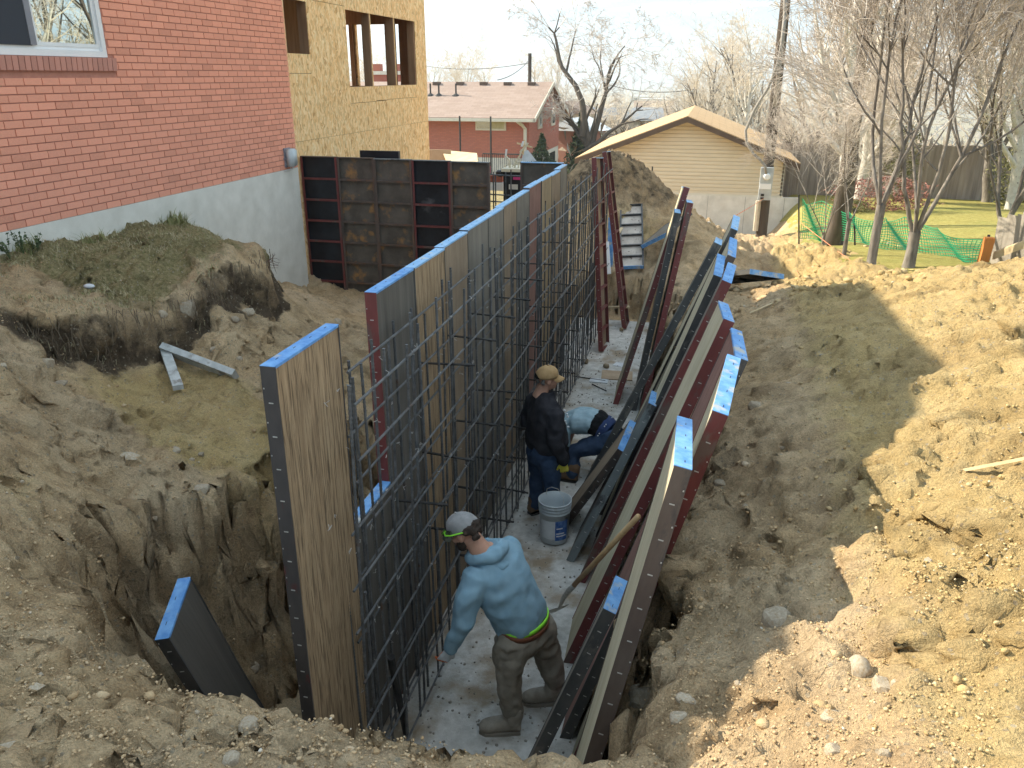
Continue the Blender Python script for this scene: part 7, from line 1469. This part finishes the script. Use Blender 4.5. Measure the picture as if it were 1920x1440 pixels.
for k in range(80):
    t = rk.uniform(0, len(EDGE) - 4); i = int(t); e = EDGE[i] + (EDGE[i + 1] - EDGE[i]) * (t - i); x, y = e[0] + rk.uniform(0.0, 0.10), e[1] + rk.uniform(-0.06, 0.04); z = gz(x - 0.12, y) - 0.01; p = Vector((x, y, z)); pts = [p.copy()]
    for j in range(5): p = p + Vector((rk.uniform(-0.005, 0.022), rk.uniform(-0.022, 0.012), -rk.uniform(0.02, 0.06))); pts.append(p.copy())
    rt_.tube(pts, [0.003, 0.0028, 0.0025, 0.002, 0.0016, 0.001], 4)
o = rt_.build('root_threads', pm('root_brown', (0.10, 0.07, 0.045), (0.17, 0.125, 0.08), 9)); tag(o, 'thin dark roots hanging down the cut bank', 'roots', kind='stuff')
bs_ = thing('root_clump', 'tangled clump of torn reddish roots at the end of the turf by the foundation', 'roots', tuple(P(487, 500, D=8.5)))
mb = MB()
for k in range(46):
    p = Vector((0, 0, 0)); d = Vector((rk.gauss(0, 0.8), rk.gauss(0, 0.8), rk.gauss(0.3, 1))).normalized(); pts = [p.copy()]
    for j in range(6): d = (d + Vector((rk.gauss(0, .4), rk.gauss(0, .4), rk.gauss(-.1, .4)))).normalized(); p = p + d * rk.uniform(0.02, 0.055); pts.append(p.copy())
    mb.tube(pts, [0.006, 0.005, 0.004, 0.003, 0.0025, 0.002, 0.001], 4)
mb.build('root_tangle', pm('red_root', (0.14, 0.075, 0.055), (0.21, 0.125, 0.095), 9), bs_)
LEAF = pm('weed_leaf', (0.055, 0.085, 0.035), (0.10, 0.13, 0.05), 6, 0.7, 20, 0.0)
for u, v, lab in ((20, 480, 'leafy dark weed at the left edge against the foundation'), (45, 470, 'dark leafy weed next to the foundation crack'), (72, 472, 'small leafy weed right of the others against the foundation')):
    q = on_ground(u, v + 8); wd = thing('weed', lab, 'plant', tuple(q)); mb = MB(); ml = MB()
    for k in range(8):
        a = rk.uniform(0, 6.28); h = rk.uniform(0.10, 0.22); tp = Vector((0.06 * math.cos(a), 0.06 * math.sin(a), h)); mb.tube([(0, 0, 0), tp * 0.5 + Vector((0, 0, 0.02)), tp], 0.002, 4)
        for j in range(7):
            c = tp * rk.uniform(0.5, 1.05); e1 = Vector((rk.gauss(0, 1), rk.gauss(0, 1), rk.gauss(0, .6))).normalized() * 0.018; e2 = e1.cross(Vector((rk.gauss(0, 1), rk.gauss(0, 1), 1))).normalized() * 0.010; ml.quad(c - e1, c + e2, c + e1, c - e2)
    mb.build('stems', LEAF, wd); ml.build('leaves', LEAF, wd)
# ---------------------------------------------------------------- boards, sticks, scraps
def plank(name, label, cat, a, b, w, t, mat, up=(0, 0, 1)):
    a, b = Vector(a), Vector(b); d = b - a; n = Vector(up); n = (n - d.normalized() * n.dot(d.normalized())).normalized(); s = d.normalized().cross(n)
    o = thing(name, label, cat, tuple(a)); MB().obox(-s * w / 2, d, s * w, n * t).build('timber', mat, o); return o
q0, q1, q2 = on_ground(312, 666), on_ground(446, 716), on_ground(336, 738)
up_ = Vector((0, 0, 0.05))
plank('board', 'grey weathered board lying on the bench, longer of the two', 'board', q0 + up_ * 0.6, q1 + up_ * 0.5, 0.055, 0.11, GREYWOOD, (0.3, -0.6, 0.7)); plank('board', 'short grey weathered board meeting the longer one at a corner', 'board', q0 + up_ * 0.5 + Vector((0.02, -0.03, 0)), q2 + up_ * 0.6, 0.075, 0.04, GREYWOOD)
for u0, v0, u1, v1, lab, w in ((1808, 888, 1925, 868, 'thin tan stick on the sunlit bank at the right edge', 0.022), (130, 1365, 136, 1325, 'pale splinter sticking out of the near left lip', 0.008), (1405, 590, 1448, 572, 'pale stick beside the black lying form', 0.02)):
    a, b_ = on_ground(u0, v0), on_ground(u1, v1); b_ = b_ if lab[0] != 'p' or 'splinter' not in lab else a + Vector((0, 0.0, 0.07)); plank('stick', lab, 'stick', a + Vector((0, 0, 0.01)), b_ + Vector((0, 0, 0.015)), w, w * 0.6, NEWWOOD)
cb = P(1150, 706, Z=0.012); PAPER = pm('paper', (0.55, 0.57, 0.60), (0.64, 0.65, 0.67), 12)
plank('plywood_scrap', 'flat tan plywood scraps on the footing beyond the workers', 'plywood', P(1128, 703, Z=0.005), P(1186, 706, Z=0.005), 0.34, 0.012, pm('scrap_ply', (0.36, 0.26, 0.17), (0.46, 0.34, 0.23), 8))
plank('paper_sheet', 'white sheet of paper on the footing near the plywood scraps', 'paper', P(1152, 682, Z=0.004), P(1182, 687, Z=0.004), 0.16, 0.003, PAPER); plank('paper_sheet', 'crumpled pale paper beside the plywood scraps', 'paper', P(1106, 713, Z=0.004), P(1140, 716, Z=0.004), 0.14, 0.01, PAPER)
for a, b_, lab in (((1075, 705), (1135, 714), 'loose black rod lying on the footing behind the standing worker'), ((1110, 720), (1137, 733), 'thin wire bit on the footing near the standing worker')): tag(MB().tube([P(*a, Z=0.012), P(*b_, Z=0.012)], 0.007, 6).build('steel_rod', TIE), lab, 'rod')
sk = thing('steel_stake', 'dark steel stake leaning at the near end of the rebar', 'stake', tuple(P(762, 1372, Z=0.0))); s_0 = Vector(sk.location); MB().tube([(0, 0, -0.05), P(733, 1232, Y=3.42) - s_0], [0.018, 0.024], 8).build('rod', TIE, sk)
plank('straightedge', 'pale lath lying at the far end of the footing', 'wood', P(1137, 578, Z=0.25), P(1180, 577, Z=0.25), 0.05, 0.03, NEWWOOD); plank('lumber_piece', 'white painted board leaning behind the far red panels', 'board', P(1137, 515, Y=13.3), P(1133, 455, Y=13.6), 0.16, 0.03, WHITE, (0, -1, 0.2))
plank('blue_edge_board', 'blue ended board standing behind the far red panel', 'board', P(1144, 500, Y=13.6), P(1146, 408, Y=13.7), 0.09, 0.04, BLUE, (0, -1, 0.1)); plank('tan_strip', 'yellowish strip of wood leaning beside the rib-side-up form', 'wood', P(1149, 455, Y=13.8), P(1166, 428, Y=14.2), 0.05, 0.02, NEWWOOD)
ltr = thing('litter', 'crumpled silvery wrapper on the turf edge', 'litter', tuple(on_ground(168, 541) + Vector((0, 0, 0.02)))); ball(MB(), (0, 0, 0), (0.05, 0.03, 0.02), 6).build('foil', PAPER, ltr)
